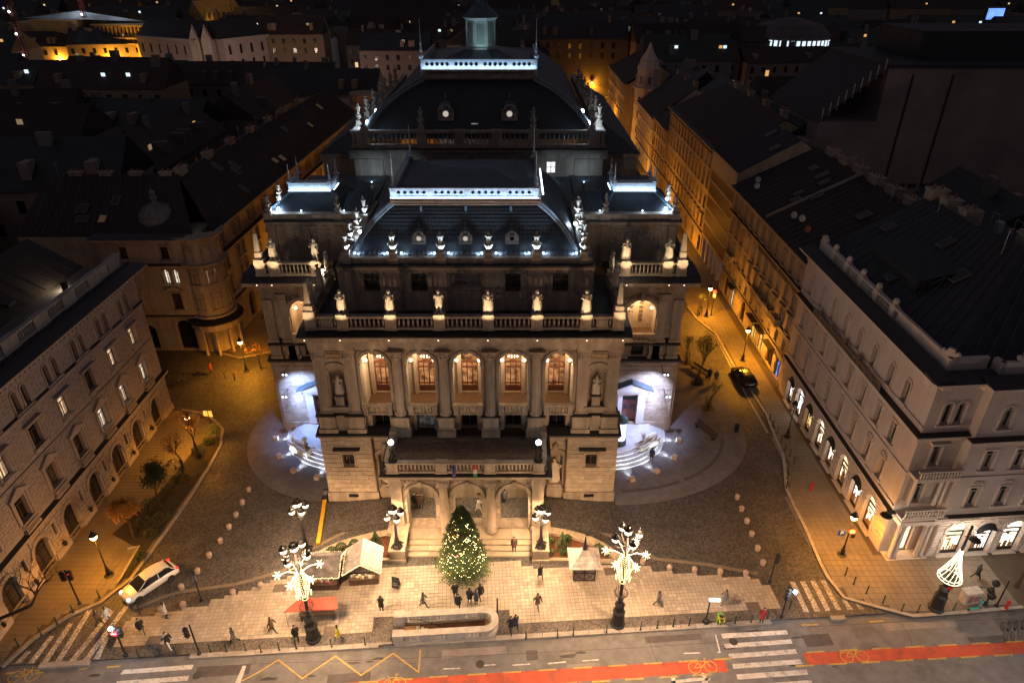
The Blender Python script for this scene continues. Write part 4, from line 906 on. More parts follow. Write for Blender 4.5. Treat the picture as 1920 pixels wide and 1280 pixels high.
def dormer(x,y,z,s,lit,nm):
    mb=MB(); F=OF@T(x,y,z,0,s=s)
    mb.M=None; mb.cb(0,.3,0,1.1,1.0,.12); mb.cb(0,.35,.12,.85,.9,.6); mb.archring(0,.62,.22,.45,-.12,.3,10,0,PI); mb.box(-.55,.55,-.12,.4,.6,.7)
    mb.box(-.55,-.38,-.12,.3,.12,.62); mb.box(.38,.55,-.12,.3,.12,.62); mb.archring(0,.45,.2,.3,-.16,-.1,12,0,2*PI)
    d=op(nm,mb,STONE,F); m2=MB(); m2.lathe([(.5,.72),(.48,.9),(.36,1.08),(.2,1.2),(.05,1.25),(.03,1.7),(.004,1.75)],0,.3,10); obj('cap',m2,METALROOF,d)
    m2=MB(); m2.add([(.2*math.cos(k*PI/6),-.14,.45+.2*math.sin(k*PI/6)) for k in range(12)],[tuple(range(12))]); obj('round_window',m2,lit,d)
DL=[glow('dim_dormer_light',(1,.85,.75),.55),glow('dim_dormer_light',(1,.85,.75),.55),GLASSD]
for i,x in enumerate((-4.1,-.05,4.0)): dormer(x,56.1,25.0,1.05,DL[i],'dormer')
for i,x in enumerate(PEDX):
    urn('lit stone urn in the front row on the attic parapet, %s from the left'%ORD[i],CX+x,54.7,24.36,2.0,'urns on the attic parapet')
UC=(.5,.72,1)
for i in range(5):
    x0,x1=PEDX[i],PEDX[i+1]
    for s_,x in((1,x0+.62),(-1,x1-.62)):
        mb=MB(); mb.cb(x,55.2,24.38,.14,.14,.12); op('uplight',mb,glow('uplight_face',UC,10))
        spot(opera,(x+s_*.1,54.55-51,24.45),(x-s_*.58,54.72-51,25.95),1700,UC,85,.8,.05)
        lamp(opera,(x+s_*.3,55.3-51,24.55),16,UC,.04)
for sx,sd in((-1,'left'),(1,'right')):
    for k,(y,lit) in enumerate(((58.0,1),(61.2,1),(64.6,1))):
        urn('lit stone urn, %s behind the corner urn along the %s edge of the attic'%(ORD[k],sd),CX+sx*10.5,y,24.3,2.0,'urns along the attic sides')
        spot(opera,(sx*(9.9),y-1.0-51,24.5),(sx*10.5,y-51,25.5),480,UC,70,.8,.05)
    mb=MB(); mb.box(min(sx*10.9,sx*10.1),max(sx*10.9,sx*10.1),55.3,70,23.7,24.3); op('side_parapet',mb,STONE)
    mb=MB(); mb.ball((sx*10.0,(59.6 if sx<0 else 61.8),24.75),.16,8,6); o=op('roof_floodlight',mb,glow('roof_flood_face',(.8,.92,1),30)); lamp(opera,(sx*9.7,(59.6 if sx<0 else 61.8)-51.3,25.0),150,UC,.1)
    for (x,y,z) in((sx*19.4,66.0,24.8),(sx*20.0,68.6,24.9)):
        mb=MB(); mb.ball((x,y,z),.13,7,5); op('roof_floodlight',mb,MATS['roof_flood_face']); lamp(opera,(x,y-51.2,z+.2),170,UC,.08)
    for k,x in enumerate((sx*12.75,sx*17.0)):
        mb=MB(); mb.ball((x,65.55,24.72),.08,6,4); op('uplight',mb,MATS['uplight_face']); lamp(opera,(x,65.4-51,24.85),12,UC,.05)
# ================================================================== stage house behind
mb=MB(); mb.wall(-14.9,14.9,18.9,25.6,[(8.7,1.0,23.9,25.2),(-8.3,.9,23.8,25.1)],.2,82); 
for sx in(-1,1): mb.add([(sx*14.9,82,19),(sx*14.9,130,19),(sx*14.9,130,26),(sx*14.9,82,26)],[(0,1,2,3)]); mb.box(sx*13.2-1.7,sx*13.2+1.7,81.8,82,19,25.6)
mb.prof([(81.9,25.6),(81.6,26.2),(81.3,26.6),(81.3,26.8),(83,26.8),(83,25.6)],-15.4,15.4)
for k in range(9): mb.box(-14.9+k*3.6,-14.88+k*3.6,81.96,82,19,25)
for k in range(8): mb.box(-14.9,14.9,81.97,82,19.6+k*.75,19.63+k*.75)
op('stage_house_wall',mb,STONE)
mb=MB(); mb.box(-15.45,15.45,81.2,83,26.81,26.95); op('stage_house_ledge',mb,LEAD)
for x,m in((8.7,glow('stair_window_light',(.9,.85,.95),1.6)),(-8.3,MATS['stair_window_light'])):
    mb=MB(); mb.box(x-.5,x+.5,82.19,82.22,23.9 if x>0 else 23.8,25.2 if x>0 else 25.1); d=op('lit_window',mb,m); fr=MB(); fr.box(x-.04,x+.04,82.1,82.18,23.9,25.2); fr.box(x-.5,x+.5,82.1,82.18,24.5,24.58); obj('glazing_bar',fr,FRAMEB,d)
balustrade(opera,OF,-15.0,15.0,26.95,2.0,[-13.7,-6.65,-2.2,2.2,6.5,13.7],STONE,82.0,.52,pw=1.25,t=.6,name='stage_house_balustrade')
mb=MB()
for sx in(-1,1): a,b=sorted((sx*14.2,sx*15.0)); mb.box(a,b,82.3,126,26.9,28.8)
op('stage_house_parapet',mb,STONE)
dome_roof('stage_house_roof',-14.0,83.4,14.0,126,27.6,33.6,-6.75,6.75,88,121,seg=14,rib=.42,bulge=.5)
mb=MB(); mb.prof([(88.2,33.5),(87.9,33.8),(88.0,34.4),(87.4,34.7),(87.4,34.85),(89,34.85),(89,33.5)],-7.1,7.1)
for i in range(4):
    for k in range(9): x=-6.2+i*3.2+k*.27; mb.box(x-.07,x+.07,87.75,88.0,34.0,34.4)
op('rear_crest_moulding',mb,STONE)
crest(-7.0,7.0,88.0,34.85,1.1,4,5,'rear_cresting',100)
led(opera,(0,87.5-51,34.9),13.6,.08,160)
for sx in(-1,1):
    mb=MB(); mb.box(sx*7-.1,sx*7+.1,88.1,104,34.85,35.9); op('rear_side_cresting',mb,MATS['pale_zinc_cresting'])
    finial('tall metal spike at the %s end of the lit rear cresting'%('left','right')[sx>0],CX+sx*6.9,88.2,35.9,4.5,'spikes on the rear roof')
mb=MB(); mb.add([(-7,88.4,34.9),(7,88.4,34.9),(7,104,34.9),(-7,104,34.9),(-2.2,94,36.3),(2.2,94,36.3),(2.2,98.5,36.3),(-2.2,98.5,36.3)],[(0,1,5,4),(1,2,6,5),(2,3,7,6),(3,0,4,7),(4,5,6,7)])
for k in range(11): x=-5+k; mb.tube([(x,89,35.0),(x*.4,94,36.35)],.03,4)
op('rear_flat_roof',mb,METALROOF)
LANT=mat('pale_lantern_paint',(.35,.42,.42),.6,.2,1,.05)
mb=MB(); a8=PI/8
mb.lathe([(2.25,36.2),(2.2,36.5),(1.9,36.6),(1.9,39.6),(2.05,39.7),(2.4,39.9),(2.45,40.0)],0,96,8,a8); lt=op('roof_lantern',mb,LANT)
mb=MB(); mb.lathe([(2.45,40.0),(2.3,40.1),(1.5,40.9),(1.05,41.3),(.95,41.8),(1.1,41.85),(1.05,41.95),(.45,42.2),(.25,42.6),(.5,42.75),(.15,42.9),(.2,43.2),(.04,43.5),(.03,45.0)],0,96,8,a8); obj('lantern_roof',mb,METALROOF,lt)
for k in range(8):
    a=a8+PI/8+k*PI/4; F=T(1.78*math.cos(a),96+1.78*math.sin(a),0,math.degrees(a)+90); mb=MB(); mb.box(-.5,.5,-.06,.1,36.9,39.3)
    for j in range(10): mb.box(-.45,.45,-.12,-.04,37.05+j*.22,37.15+j*.22)
    obj('louvre',mb,mat('green_grey_louvre',(.2,.25,.24),.6,.2,2,0),lt,F)
    a=a8+k*PI/4; mb=MB(); mb.box(-.14,.14,-.1,.1,36.6,39.7); obj('corner_pilaster',mb,LANT,lt,T(1.92*math.cos(a),96+1.92*math.sin(a),0,math.degrees(a)+90))
spot(opera,(0,90.5-51,35.5),(0,96-51,39.5),700,(.62,.85,.95),60,.8,.2)
for sx in(-1,1):
    for x,y,tx in((8.6,77.5,9.6),(12.4,78.5,13.0)):
        mb=MB(); mb.cb(sx*x,y,23.5,.22,.22,.25); op('roof_uplight',mb,IRON); mb=MB(); mb.ball((sx*x,y+.05,23.8),.07,5,4); op('uplight_lens',mb,MATS['uplight_face']); spot(opera,(sx*x,y+.15-51,23.95),(sx*tx,82-51,24.4),170,(.5,.72,.95),95,.9,.1)
for i,x in enumerate((-3.9,3.7)): dormer(x,84.3,29.6,1.75,DL[0],'rear_dormer')
mb=MB(); mb.box(-.9,-.1,84.0,84.1,28.7,29.3); mb2=op('skylight',mb,glow('faint_skylight',(.8,.85,.9),.25,.5))
for k,x in enumerate((-13.4,-6.65,6.5,13.4)): urn('tall stone urn on the stage house balustrade, %s from the left'%ORD[k],CX+x,82.0,28.98,2.3,'urns on the stage house',1)
for sx,sd in((-1,'left'),(1,'right')):
    for k in range(7): urn('stone urn on the %s side parapet of the stage house, %s from the front'%(sd,ORD[k]),CX+sx*14.6,85.5+k*5,28.8,2.3,'urns along the stage house sides',1)
    for (x,y,z) in((sx*13.3,84.2,29.4),(sx*12.6,86.6,30.2)):
        mb=MB(); mb.ball((x,y,z),.24,8,6); op('roof_floodlight',mb,MATS['roof_flood_face']); lamp(opera,(x+sx*.3,y-51.7,z+.2),300,UC,.1)
    a,b=sorted((sx*14.9,sx*19.8)); mb=MB(); mb.box(a,b,86,86.3,17,24.8); mb.prof([(85.7,24.8),(85.4,25.3),(86.5,25.3),(86.5,24.8)],a-.2,b+.2); op('rear_side_wall',mb,STONE)
    mb=MB(); mb.add([(a-.2,85.4,25.35),(b+.2,85.4,25.35),(b+.2,125,25.35),(a-.2,125,25.35),((a if sx>0 else b),95,28.2),((a if sx>0 else b),125,28.2)],[(0,1,4) if sx>0 else (0,1,4),(1,2,5,4) if sx>0 else (0,4,5,3),(0,4,5,3) if sx>0 else (1,2,5,4)]); op('rear_side_roof',mb,SLATE)
big=MB()
for s_ in(ST0,ST1,stL,stR): big.add(s_.v,s_.f)
o=obj('stone_courses',big,STONE2,opera); o['kind']='stuff'
# ================================================================== side buildings
def eaves(parent,F,u0,u1,z,over,m,cover,h=.7,dent=.6,y=0.):
    mb=MB(); mb.prof([(y+.05,z),(y-.15,z),(y-.25,z+.25),(y-over,z+h-.2),(y-over,z+h),(y+.5,z+h),(y+.5,z)],u0-over*.6,u1+over*.6)
    k=u0+.2
    while k<u1-.2: mb.box(k,k+.22,y-over*.75,y-.15,z+.15,z+h-.25); k+=dent
    obj('cornice',mb,m,parent,F); mb=MB(); mb.prof([(y-over-.03,z+h+.003),(y-over-.03,z+h+.06),(y+.6,z+h+.3),(y+.6,z+h+.003)],u0-over*.6,u1+over*.6); obj('cornice_cover',mb,cover,parent,F)
def belt(parent,F,u0,u1,z,over,m,y=0.,h=.3,cover=True):
    mb=MB(); mb.prof([(y+.02,z),(y-over*.6,z),(y-over,z+h*.6),(y-over,z+h),(y+.02,z+h)],u0,u1); obj('string_course',mb,m,parent,F)
    if cover: mb=MB(); mb.prof([(y-over-.01,z+h+.003),(y-over-.01,z+h+.03),(y+.02,z+h+.1),(y+.02,z+h+.003)],u0,u1); obj('ledge_cover',mb,LEAD,parent,F)
def chim(parent,x,y,z,sx,sy,h,m=None,F=None):
    mb=MB(); mb.cb(x,y,z,sx,sy,h); mb.cb(x,y,z+h,sx+.25,sy+.25,.14)
    o=obj('chimney',mb,m or BRICK,parent,F); mb=MB(); n=max(1,int(max(sx,sy)/.6))
    for k in range(n): t=(k+.5)/n-.5; mb.lathe([(.13,0),(.11,.45)],x+(t*sx if sx>=sy else 0),y+(t*sy if sy>sx else 0),6,0,z+h+.14)
    obj('chimney_pot',mb,MATS.get('clay_pot') or mat('clay_pot',(.25,.1,.06),.8,.2,3,0),o)
def roof_plane(parent,n,pts,m,th=.12):
    mb=MB(); k=len(pts); mb.add([tuple(p) for p in pts]+[(p[0],p[1],p[2]-th) for p in pts],[tuple(range(k)),tuple(reversed(range(k,2*k)))]+[(i,i+k,(i+1)%k+k,(i+1)%k) for i in range(k)]); return obj(n,mb,m,parent)
# ---- left near building
LB=thing('apartment_building','grey rusticated apartment building with pedimented windows and roof balustrade, left of the square','building',-40.3,50,0)
LF_=T(0,-50,0,90); U0,U1=28.0,66.6
BW=[63.3-4.25*k for k in range(8)]
ops=[(u,1.9,.05,3.7,True) for u in BW]+[(u,1.25,6.2,8.4) for u in BW]+[(u,1.25,10.6,12.7) for u in BW]+[(u+s*.62,.62,14.4,16.3,True) for u in BW for s in(-1,1)]+[(u+2.12,.35,2.3,3.6) for u in BW[1:]]
mb=MB(); mb.wall(U0,U1,0,17.4,ops,.4); mb.add([(U1,0,0),(U1,14,0),(U1,14,17.4),(U1,0,17.4)],[(0,1,2,3)]); obj('street_wall',mb,WGREY,LB,LF_)
so=[(o[0],o[1]+.5,o[2]-.2,o[3]+.25,*o[4:]) for o in ops]; st=MB()
for (a,b,h,L,pr) in((.9,4.5,.4,.8,.09),(5.5,9.6,.33,.95,.04),(10.0,13.9,.33,.95,.04),(14.5,17.2,.33,.95,.04)):
    stones('LB',LB,LF_,41.0 if a<1 else 36.0,U1,a,b,h,L,so,WGREY,pr,.05,0.,st)
o=obj('stone_courses',st,WGREY,LB); o['kind']='stuff'
mb=MB(); mb.wall(U0,U1+.1,0,.85,[(u,2.1,0,.85) for u in BW],.2,-.14); obj('plinth',mb,WGREY,LB,LF_)
belt(LB,LF_,U0,U1+.4,4.7,.5,WGREY,h=.45); belt(LB,LF_,U0,U1,9.7,.14,WGREY,h=.15,cover=False); belt(LB,LF_,U0,U1,13.95,.3,WGREY,h=.25)
eaves(LB,LF_,U0,U1,17.4,1.35,WGREY,LEAD,.8,.62)
mb=MB(); mb.box(U0,U1+.5,.3,2.2,18.2,18.6); obj('roof_gutter',mb,LEAD,LB,LF_)
balustrade(LB,LF_,U0,U1-.2,18.6,1.25,[U1-1.6]+[u+2.1-4.25 for u in BW],WGREY,.9,.3,pw=2.0,t=.4)
LIT={('p',0),('p',1),('p',2),('m',0),('m',1),('m',3),('m',5)}
for i,u in enumerate(BW):
    win(LB,LF_,u,6.2,1.25,2.2,'flat','ped',COOLW if ('p',i) in LIT else GLASSD,WGREY,FRAMEB)
    if ('p',i) in LIT or i<6:
        mb=MB(); mb.box(u-.9,u+.9,-.42,-.05,5.25,5.45); mb.box(u-.9,u+.9,-.42,-.3,5.9,6.0)
        for k in range(9): mb.box(u-.85+k*.2,u-.77+k*.2,-.4,-.32,5.45,5.9)
        obj('window_balcony',mb,WGREY,LB,LF_)
    win(LB,LF_,u,10.6,1.25,2.1,'flat','hood',WARM if ('m',i) in LIT else GLASSD,WGREY,FRAMEB)
    for s in(-1,1): win(LB,LF_,u+s*.62,14.4,.62,1.9,'arch',None,GLASSD,WGREY,FRAMEB)
    mb=MB(); mb.box(u-.95,u+.95,.38,.42,.05,3.7); d=obj('street_door',mb,mat('dark_green_door',(.03,.03,.022),.6,.3,2,0),LB,LF_); mb=MB()
    for x in(-.9,-.05,.8): mb.box(u+x,u+x+.1,.3,.38,.05,2.8)
    mb.box(u-.9,u+.9,.3,.38,2.75,2.9)
    for z in(.6,1.6): mb.box(u-.7,u-.15,.32,.38,z,z+.8); mb.box(u+.15,u+.7,.32,.38,z,z+.8)
    obj('frame',mb,mat('black_door_frame',(.03,.02,.015),.6,.2,2,0),d)
    mb=MB(); mb.archring(u,2.75,.98,1.35,-.16,.01,10); obj('arch_stones',mb,WGREY,LB,LF_)
    if i:
        mb=MB(); mb.box(u+1.95,u+2.3,.2,.25,2.3,3.6); obj('slit_window',mb,GLASSD,LB,LF_); mb=MB(); mb.tube([(u+2.12,-.08,1.6),(u+2.12,-.35,1.65),(u+2.12,-.38,1.5)],.03,5); mb.lathe([(.14,0),(.18,.35),(.05,.5)],u+2.12,-.38,6,0,1.0); obj('wall_lantern',mb,IRON,LB,LF_)
mb=MB(); mb.box(-60,-42.6,20,66.4,17.5,18.3); obj('flat_roof',mb,mat('grey_roof_terrace',(.10,.085,.075),.8,.4,.7,.1),LB,T(40.3,-50,0))
def W(o,n,pts,m): return roof_plane(o,n,[(p[0]-o.location.x,p[1]-o.location.y,p[2]-o.location.z) for p in pts],m)
W(LB,'roof',[(-45.2,26,18.4),(-45.2,66.4,18.4),(-50,66.4,21.5),(-50,26,21.5)],ROOFT); W(LB,'rear_roof',[(-50,26,21.5),(-50,66.4,21.5),(-58,66.4,17),(-58,26,17)],ROOFT)
mb=MB()
for k,(u,v) in enumerate(((50,45.9),(56,46.2))): mb.box(-v-.7,-v+.5,u-.5,u+.5,19.0,19.3)
obj('roof_hatch',mb,LEAD,LB,T(40.3,-50,0)); mb=MB(); mb.box(-43.6,-43.2,60,60.4,18.3,19.4); obj('roof_post',mb,IRON,LB,T(40.3,-50,0))
t=thing('floodlight','glaring roof floodlight behind the balustrade of the grey building','floodlight',*GY(118,531,61.2)[:1],61.2,18.4)
xx,zz=GY(118,531,61.2); mb=MB(); mb.tube([(0,0,0),(0,0,zz-18.5)],.04,5); obj('post',mb,IRON,t); mb=MB(); mb.ball((0,0,zz-18.4),.17,8,6); obj('lamp_face',mb,MATS['floodlight_blaze'],t); lamp(t,(.0,-.6,zz-18.2),110,(1,.82,.55),.1)
# ---- left corner building with the dome, and its long side-street front
LC=thing('corner_building','brown stone corner building with a rounded bay, small dome and long arcaded side front','building',-40,82,0)
def WF(o,x,y,z,rz): return T(x-o.location.x,y-o.location.y,z,rz)
F=WF(LC,-38.7,82.5,0,86.9); n=14; sp=5.3; L_=n*sp
ops=[]; 
for k in range(n):
    u=2.6+k*sp; ops+=[(u,1.9,.2,4.2,True),(u-.8,.95,6.3,8.7),(u+.8,.95,6.3,8.7),(u-.8,.9,9.9,11.9),(u+.8,.9,9.9,11.9),(u-.8,.8,13.3,14.9),(u+.8,.8,13.3,14.9)]
mb=MB(); mb.wall(0,L_,0,15.6,ops,.4); obj('side_wall',mb,OCHRE2,LC,F)
st=MB(); stones('LC',LC,F,0,L_*.55,.6,4.8,.42,1.1,[(2.6+k*sp,2.3,.1,4.4,True) for k in range(n)],OCHRE2,.07,.06,0.,st); 
if st.v: o=obj('stone_courses',st,OCHRE2,LC); o['kind']='stuff'
belt(LC,F,0,L_,5.0,.35,OCHRE2); belt(LC,F,0,L_,12.3,.7,OCHRE2,h=.35); eaves(LC,F,0,L_,15.6,.9,OCHRE2,LEAD,.6,.7)
WL={(2,9.9),(3,9.9),(9,6.3)}
for k in range(n):
    u=2.6+k*sp
    for s in(-.8,.8):
        win(LC,F,u+s,6.3,.95,2.4,'flat','small' if k%3 else None,GLASSD,OCHRE2,FRAMEB); win(LC,F,u+s,9.9,.9,2.0,'flat',None,WARM if k==2 and s<0 else GLASSD,OCHRE2,FRAMEB); win(LC,F,u+s,13.3,.8,1.6,'flat',None,GLASSD,OCHRE2,FRAMEB)
    mb=MB(); mb.box(u-.95,u+.95,.38,.42,.2,4.2); d=obj('arched_opening',mb,MATS['dark_green_door'],LC,F)
    mb=MB(); mb.archring(u,3.25,.97,1.4,-.12,.01,9); obj('arch_stones',mb,OCHRE2,LC,F)
    if k in(1,4,7,10): mb=MB(); mb.box(u-2.0,u+2.0,-.9,0,5.7,5.95); mb.box(u-2.0,u+2.0,-.9,-.78,6.6,6.72); [mb.box(u-1.95+q*.3,u-1.87+q*.3,-.88,-.8,5.95,6.6) for q in range(14)]; obj('balcony',mb,OCHRE2,LC,F)
F=WF(LC,-52.0,80.3,0,0)
ops=[(8.3,2.3,.2,4.6,True),(3.5,1.6,.2,3.8,True),(7.7,.7,9.9,11.9,True),(8.9,.7,9.9,11.9,True),(8.2,1.3,6.3,8.6),(3,1.1,6.3,8.6),(3,1.1,9.9,11.9),(8.2,1.1,13.3,15),(3,1.1,13.3,15)]
mb=MB(); mb.wall(0,10.6,0,15.6,ops,.4); obj('front_wall',mb,OCHRE2,LC,F)
win(LC,F,7.7,9.9,.7,2.0,'arch',None,COOLW,OCHRE2,FRAMEB); win(LC,F,8.9,9.9,.7,2.0,'arch',None,COOLW,OCHRE2,FRAMEB)
for a in ops[4:]: win(LC,F,a[0],a[2],a[1],a[3]-a[2],'flat','ped' if a[2]<9 else None,GLASSD,OCHRE2,FRAMEB)
mb=MB(); mb.box(7.1,9.5,.39,.43,.2,4.6); mb.box(2.6,4.4,.39,.43,.2,3.8); obj('dark_opening',mb,GLASSD,LC,F)
mb=MB()
for k in range(13): a=PI*k/12; mb.archring(8.3,3.45,1.2,1.75,-.12,.01,1,a+.03,a+PI/12-.03) if k<12 else None
obj('arch_stones',mb,OCHRE2,LC,F)
belt(LC,F,0,10.6,5.0,.35,OCHRE2); belt(LC,F,0,10.6,12.3,.6,OCHRE2,h=.35); eaves(LC,F,0,10.6,15.6,.9,OCHRE2,LEAD,.6,.7)
cx,cy_=-40.2-LC.location.x,82.4-LC.location.y; mb=MB()
mb.lathe([(2.5,0),(2.5,5.0),(2.9,5.1),(2.9,5.4),(2.55,5.5),(2.5,12.2),(2.9,12.4),(3.1,12.7),(2.6,12.85),(2.5,15.6),(2.9,15.9),(3.3,16.25),(3.3,16.35)],cx,cy_,20); obj('rounded_bay',mb,OCHRE2,LC)
for a in(-100,-50,0):
    for z,h,lt in((6.3,2.3,GLASSD),(9.9,2.0,COOLW if a==-50 else GLASSD),(13.3,1.9,GLASSD)):
        F=T(cx+2.42*math.cos(R(a)),cy_+2.42*math.sin(R(a)),0,a+90); win(LC,F,0,z,1.25,h,'arch' if z>13 else 'flat',None,lt,OCHRE2,FRAMEB,depth=-.02)
mb=MB(); mb.lathe([(3.3,4.6),(3.6,4.7),(3.6,4.85),(.5,5.05)],cx+.3,cy_-.6,20); obj('porch_canopy',mb,LEAD,LC); mb=MB(); mb.lathe([(2.9,3.6),(3.2,3.7),(3.3,4.6),(.5,4.6)],cx+.3,cy_-.6,20); obj('porch_band',mb,OCHRE2,LC)
mb=MB()
for a in(-110,-75,-40,-5): mb.lathe([(.24,0),(.2,.3),(.17,3.3),(.26,3.6)],cx+.3+2.9*math.cos(R(a)),cy_-.6+2.9*math.sin(R(a)),8)
obj('porch_columns',mb,OCHRE,LC)
mb=MB(); mb.lathe([(3.0,16.4),(2.4,16.8),(2.3,17.6),(2.45,17.7),(2.4,18.3),(2.1,19.1),(1.5,19.8),(.7,20.2),(.3,20.3),(.3,20.7),(.5,20.9),(.35,21.1),(.3,21.5),(.4,21.7),(.1,22.1)],-46.3-LC.location.x,85.4-LC.location.y,18,cap=False)
for k in range(12): a=k*PI/6; mb.tube([(-46.3-LC.location.x+r*math.cos(a),85.4-LC.location.y+r*math.sin(a),z) for r,z in((2.4,18.3),(2.12,19.15),(1.5,19.85),(.7,20.25))],.05,4)
o=obj('dome',mb,mat('weathered_dome_zinc',(.2,.18,.17),.7,.4,1.5,.1),LC,T(.6,-.8,-1.0))
W(LC,'roof',[(-37.9,82,16.3),(-34.2,156,16.3),(-40.2,156,21.5),(-44.5,90,21.5)],ROOFT); W(LC,'front_roof',[(-62,81,16.3),(-40,81,16.3),(-44.5,90,21.5),(-62,90,21.5)],ROOFT); W(LC,'rear_roof',[(-44.5,90,21.5),(-40.2,156,21.5),(-52,156,16),(-56,90,16)],ROOFT)
mb=MB(); mb.box(-62,-41,80.9,82,0,16); obj('body',mb,OCHRE2,LC,T(40,-82,0))
for k in range(7): chim(LC,-44.4+.42*k-LC.location.x,91+k*8-LC.location.y,20.6,.9,2.0,1.5)
for k in range(4): chim(LC,-58+4*k-LC.location.x,90-LC.location.y,20.4,1.6,.8,1.3)
for k,(px,py) in enumerate(((238,445),(330,286))): pass
mb=MB(); 
for x in(GY(150,453,84)[0],GY(168,453,84)[0]): mb.box(x-.4,x+.4,83.1,83.5,GY(150,453,84)[1]-.6,GY(150,453,84)[1]+.6)
obj('lit_attic_window',mb,glow('attic_window_light',(1,.5,.25),1.1,.6),LC,T(40,-82,0))
# ---- right corner building
RB=thing('corner_building','pale rose plaster corner building with brightly lit arched shop windows and ball topped balustrade','building',33,57,0)
F=T(0,70.6-57,0,-90); FW=F
YS=[67.4,64.7,61.8,58.8,55.9,52.9,49.9,47.1]; YW=[68.4,65.4,62.5,59.4,56.4,53.4,50.3,47.6]; RU=26.4
us=[70.6-y for y in YS]; uw=[70.6-y for y in YW]
ops=[(u,1.75,.15,3.95,True) for u in us]+[(u,.85,6.0,8.1) for u in uw]+[(u,.85,10.0,12.0) for u in uw]+[(u,.8,14.2,16.3,True) for u in uw]
mb=MB(); mb.wall(0,RU,0,18.0,ops,.4); obj('street_wall',mb,PINK,RB,F)
st=MB(); stones('RB',RB,F,0,RU,.55,4.4,.3,.95,[(u,2.3,.1,4.2,True) for u in us],PINKT,.08,.045,0.,st); 
sh_cols=[(1,.9,.75),(1,.95,.88),(1,.62,.25),(1,.8,.55),(1,.8,.62),(1,.74,.42),(1,.93,.82),(1,.72,.42)]
def shop(parent,F,u,i,col,s,w=1.75,h=3.8,awn=False):
    mb=MB(); pts=[(u-w/2,.36,.15),(u+w/2,.36,.15)]+[(u+w/2*math.cos(PI*k/10),.36,.15+h-w/2+w/2*math.sin(PI*k/10)) for k in range(11)]
    mb.add(pts,[tuple(range(len(pts)))]); d=obj('shop_window',mb,glow('shop_glow_%s'%ORD[min(i,13)],col,s,.5,True,1.1),parent,F)
    mb=MB(); zz=.15+h-w/2-.3
    for x in(-w/2,w/2-.08): mb.box(u+x,u+x+.08,.26,.35,.15,zz)
    mb.box(u-w/2,u+w/2,.26,.35,zz,zz+.14); mb.box(u-w/2,u+w/2,.26,.35,.15,.5); mb.box(u-w/2,u+w/2,.26,.35,zz-.45,zz-.38); obj('frame',mb,IRON,d)
    mb=MB()
    for k in range(7): x=u-w*.4+k*w*.13+random.uniform(-.05,.05); hh=random.uniform(.3,1.5); mb.cb(x,.31,.5,random.uniform(.08,.24),.05,hh)
    for k in range(3): mb.cb(u+random.uniform(-.4,.4)*w,.31,1.9+random.uniform(-.2,.3),random.uniform(.2,.5),.04,random.uniform(.06,.25))
    obj('display_goods',mb,mat('shop_goods',(.3,.16,.09),.7,.5,3,0),d)
    if awn:
        mb=MB(); n=10
        for k in range(n):
            a,b=PI*k/n,PI*(k+1)/n; z0=.15+h-w/2; mb.add([(u+w/2*math.cos(a),-.02,z0+w/2*math.sin(a)),(u+w/2*math.cos(b),-.02,z0+w/2*math.sin(b)),(u+w/2*.96*math.cos(b),-.4,z0-.15+w*.25*math.sin(b)),(u+w/2*.96*math.cos(a),-.4,z0-.15+w*.25*math.sin(a))],[(0,1,2,3)])
        obj('awning',mb,mat('black_awning_cloth',(.012,.012,.014),.8,.2,2,0),d)
    mb=MB()
    for k in range(11): a=PI*(k+.5)/11; mb.archring(u,.15+h-w/2,w/2+.02,w/2+.32+(.08 if k%2 else 0),-.14,.01,1,a-PI/22+.02,a+PI/22-.02)
    for k in range(7):
        for s_ in(-1,1): mb.box(*sorted((u+s_*(w/2+.02),u+s_*(w/2+.3+(.08 if k%2 else 0)))),-.14,.01,.4+k*.36,.4+k*.36+.32)
    obj('arch_stones',mb,PINKT,parent,F)
    mb=MB(); mb.box(u-w/2-.15,u+w/2+.15,-.25,.36,.02,.16); obj('shop_step',mb,PINKT,parent,F)
SS=[2.,3.4,1.3,2.4,2.,2.2,3.4,2.6]
for i,u in enumerate(us): shop(RB,F,u,i,sh_cols[i],SS[i],awn=i in(0,2,4,6))
belt(RB,F,0,RU+.3,4.6,.4,PINKT,h=.4); belt(RB,F,0,RU,5.5,.12,PINKT,h=.12,cover=False); belt(RB,F,0,RU,9.2,.12,PINKT,h=.14,cover=False)
belt(RB,F,0,RU+.6,12.8,.6,PINKT,h=.5); belt(RB,F,0,RU,13.9,.12,PINKT,h=.12,cover=False)
for i,u in enumerate(uw):
    win(RB,F,u,6.0,.85,2.1,'flat','small',GLASSD,PINKT,FRAMEW); win(RB,F,u,10.0,.85,2.0,'flat','small' if i in(2,3,4,5) else None,GLASSD,PINKT,FRAMEW); win(RB,F,u,14.2,.8,2.1,'arch',None,GLASSD,PINKT,FRAMEW)
    if i: u2=(u+uw[i-1])/2; mb=MB(); mb.box(u2-.06,u2+.06,-.06,.01,9.4,12.7); mb.box(u2-.9,u2+.9,-.05,.01,12.45,12.55); obj('wall_panel_moulding',mb,PINKT,RB,F)
mb=MB()
for i in(2,3,4,5):
    u2=(uw[i]+uw[i-1])/2; mb.cb(u2,-.45,13.3,.3,.3,.55); mb.ball((u2,-.45,14.1),.22,7,6,1.3); mb.ball((u2+.2,-.45,13.95),.13,5,4)
mb.box(uw[1],uw[6],-.62,-.5,13.35,13.45); mb.box(uw[1],uw[6],-.62,-.5,13.95,14.02)
k=uw[1]
while k<uw[6]: mb.box(k,k+.08,-.6,-.52,13.45,13.95); k+=.25
obj('statue_balcony',mb,mat('worn_brown_stone',(.16,.12,.1),.8,.4,2,.2),RB,F)
eaves(RB,F,0,RU+.2,18.0,1.0,PINKT,LEAD,.6,.5)
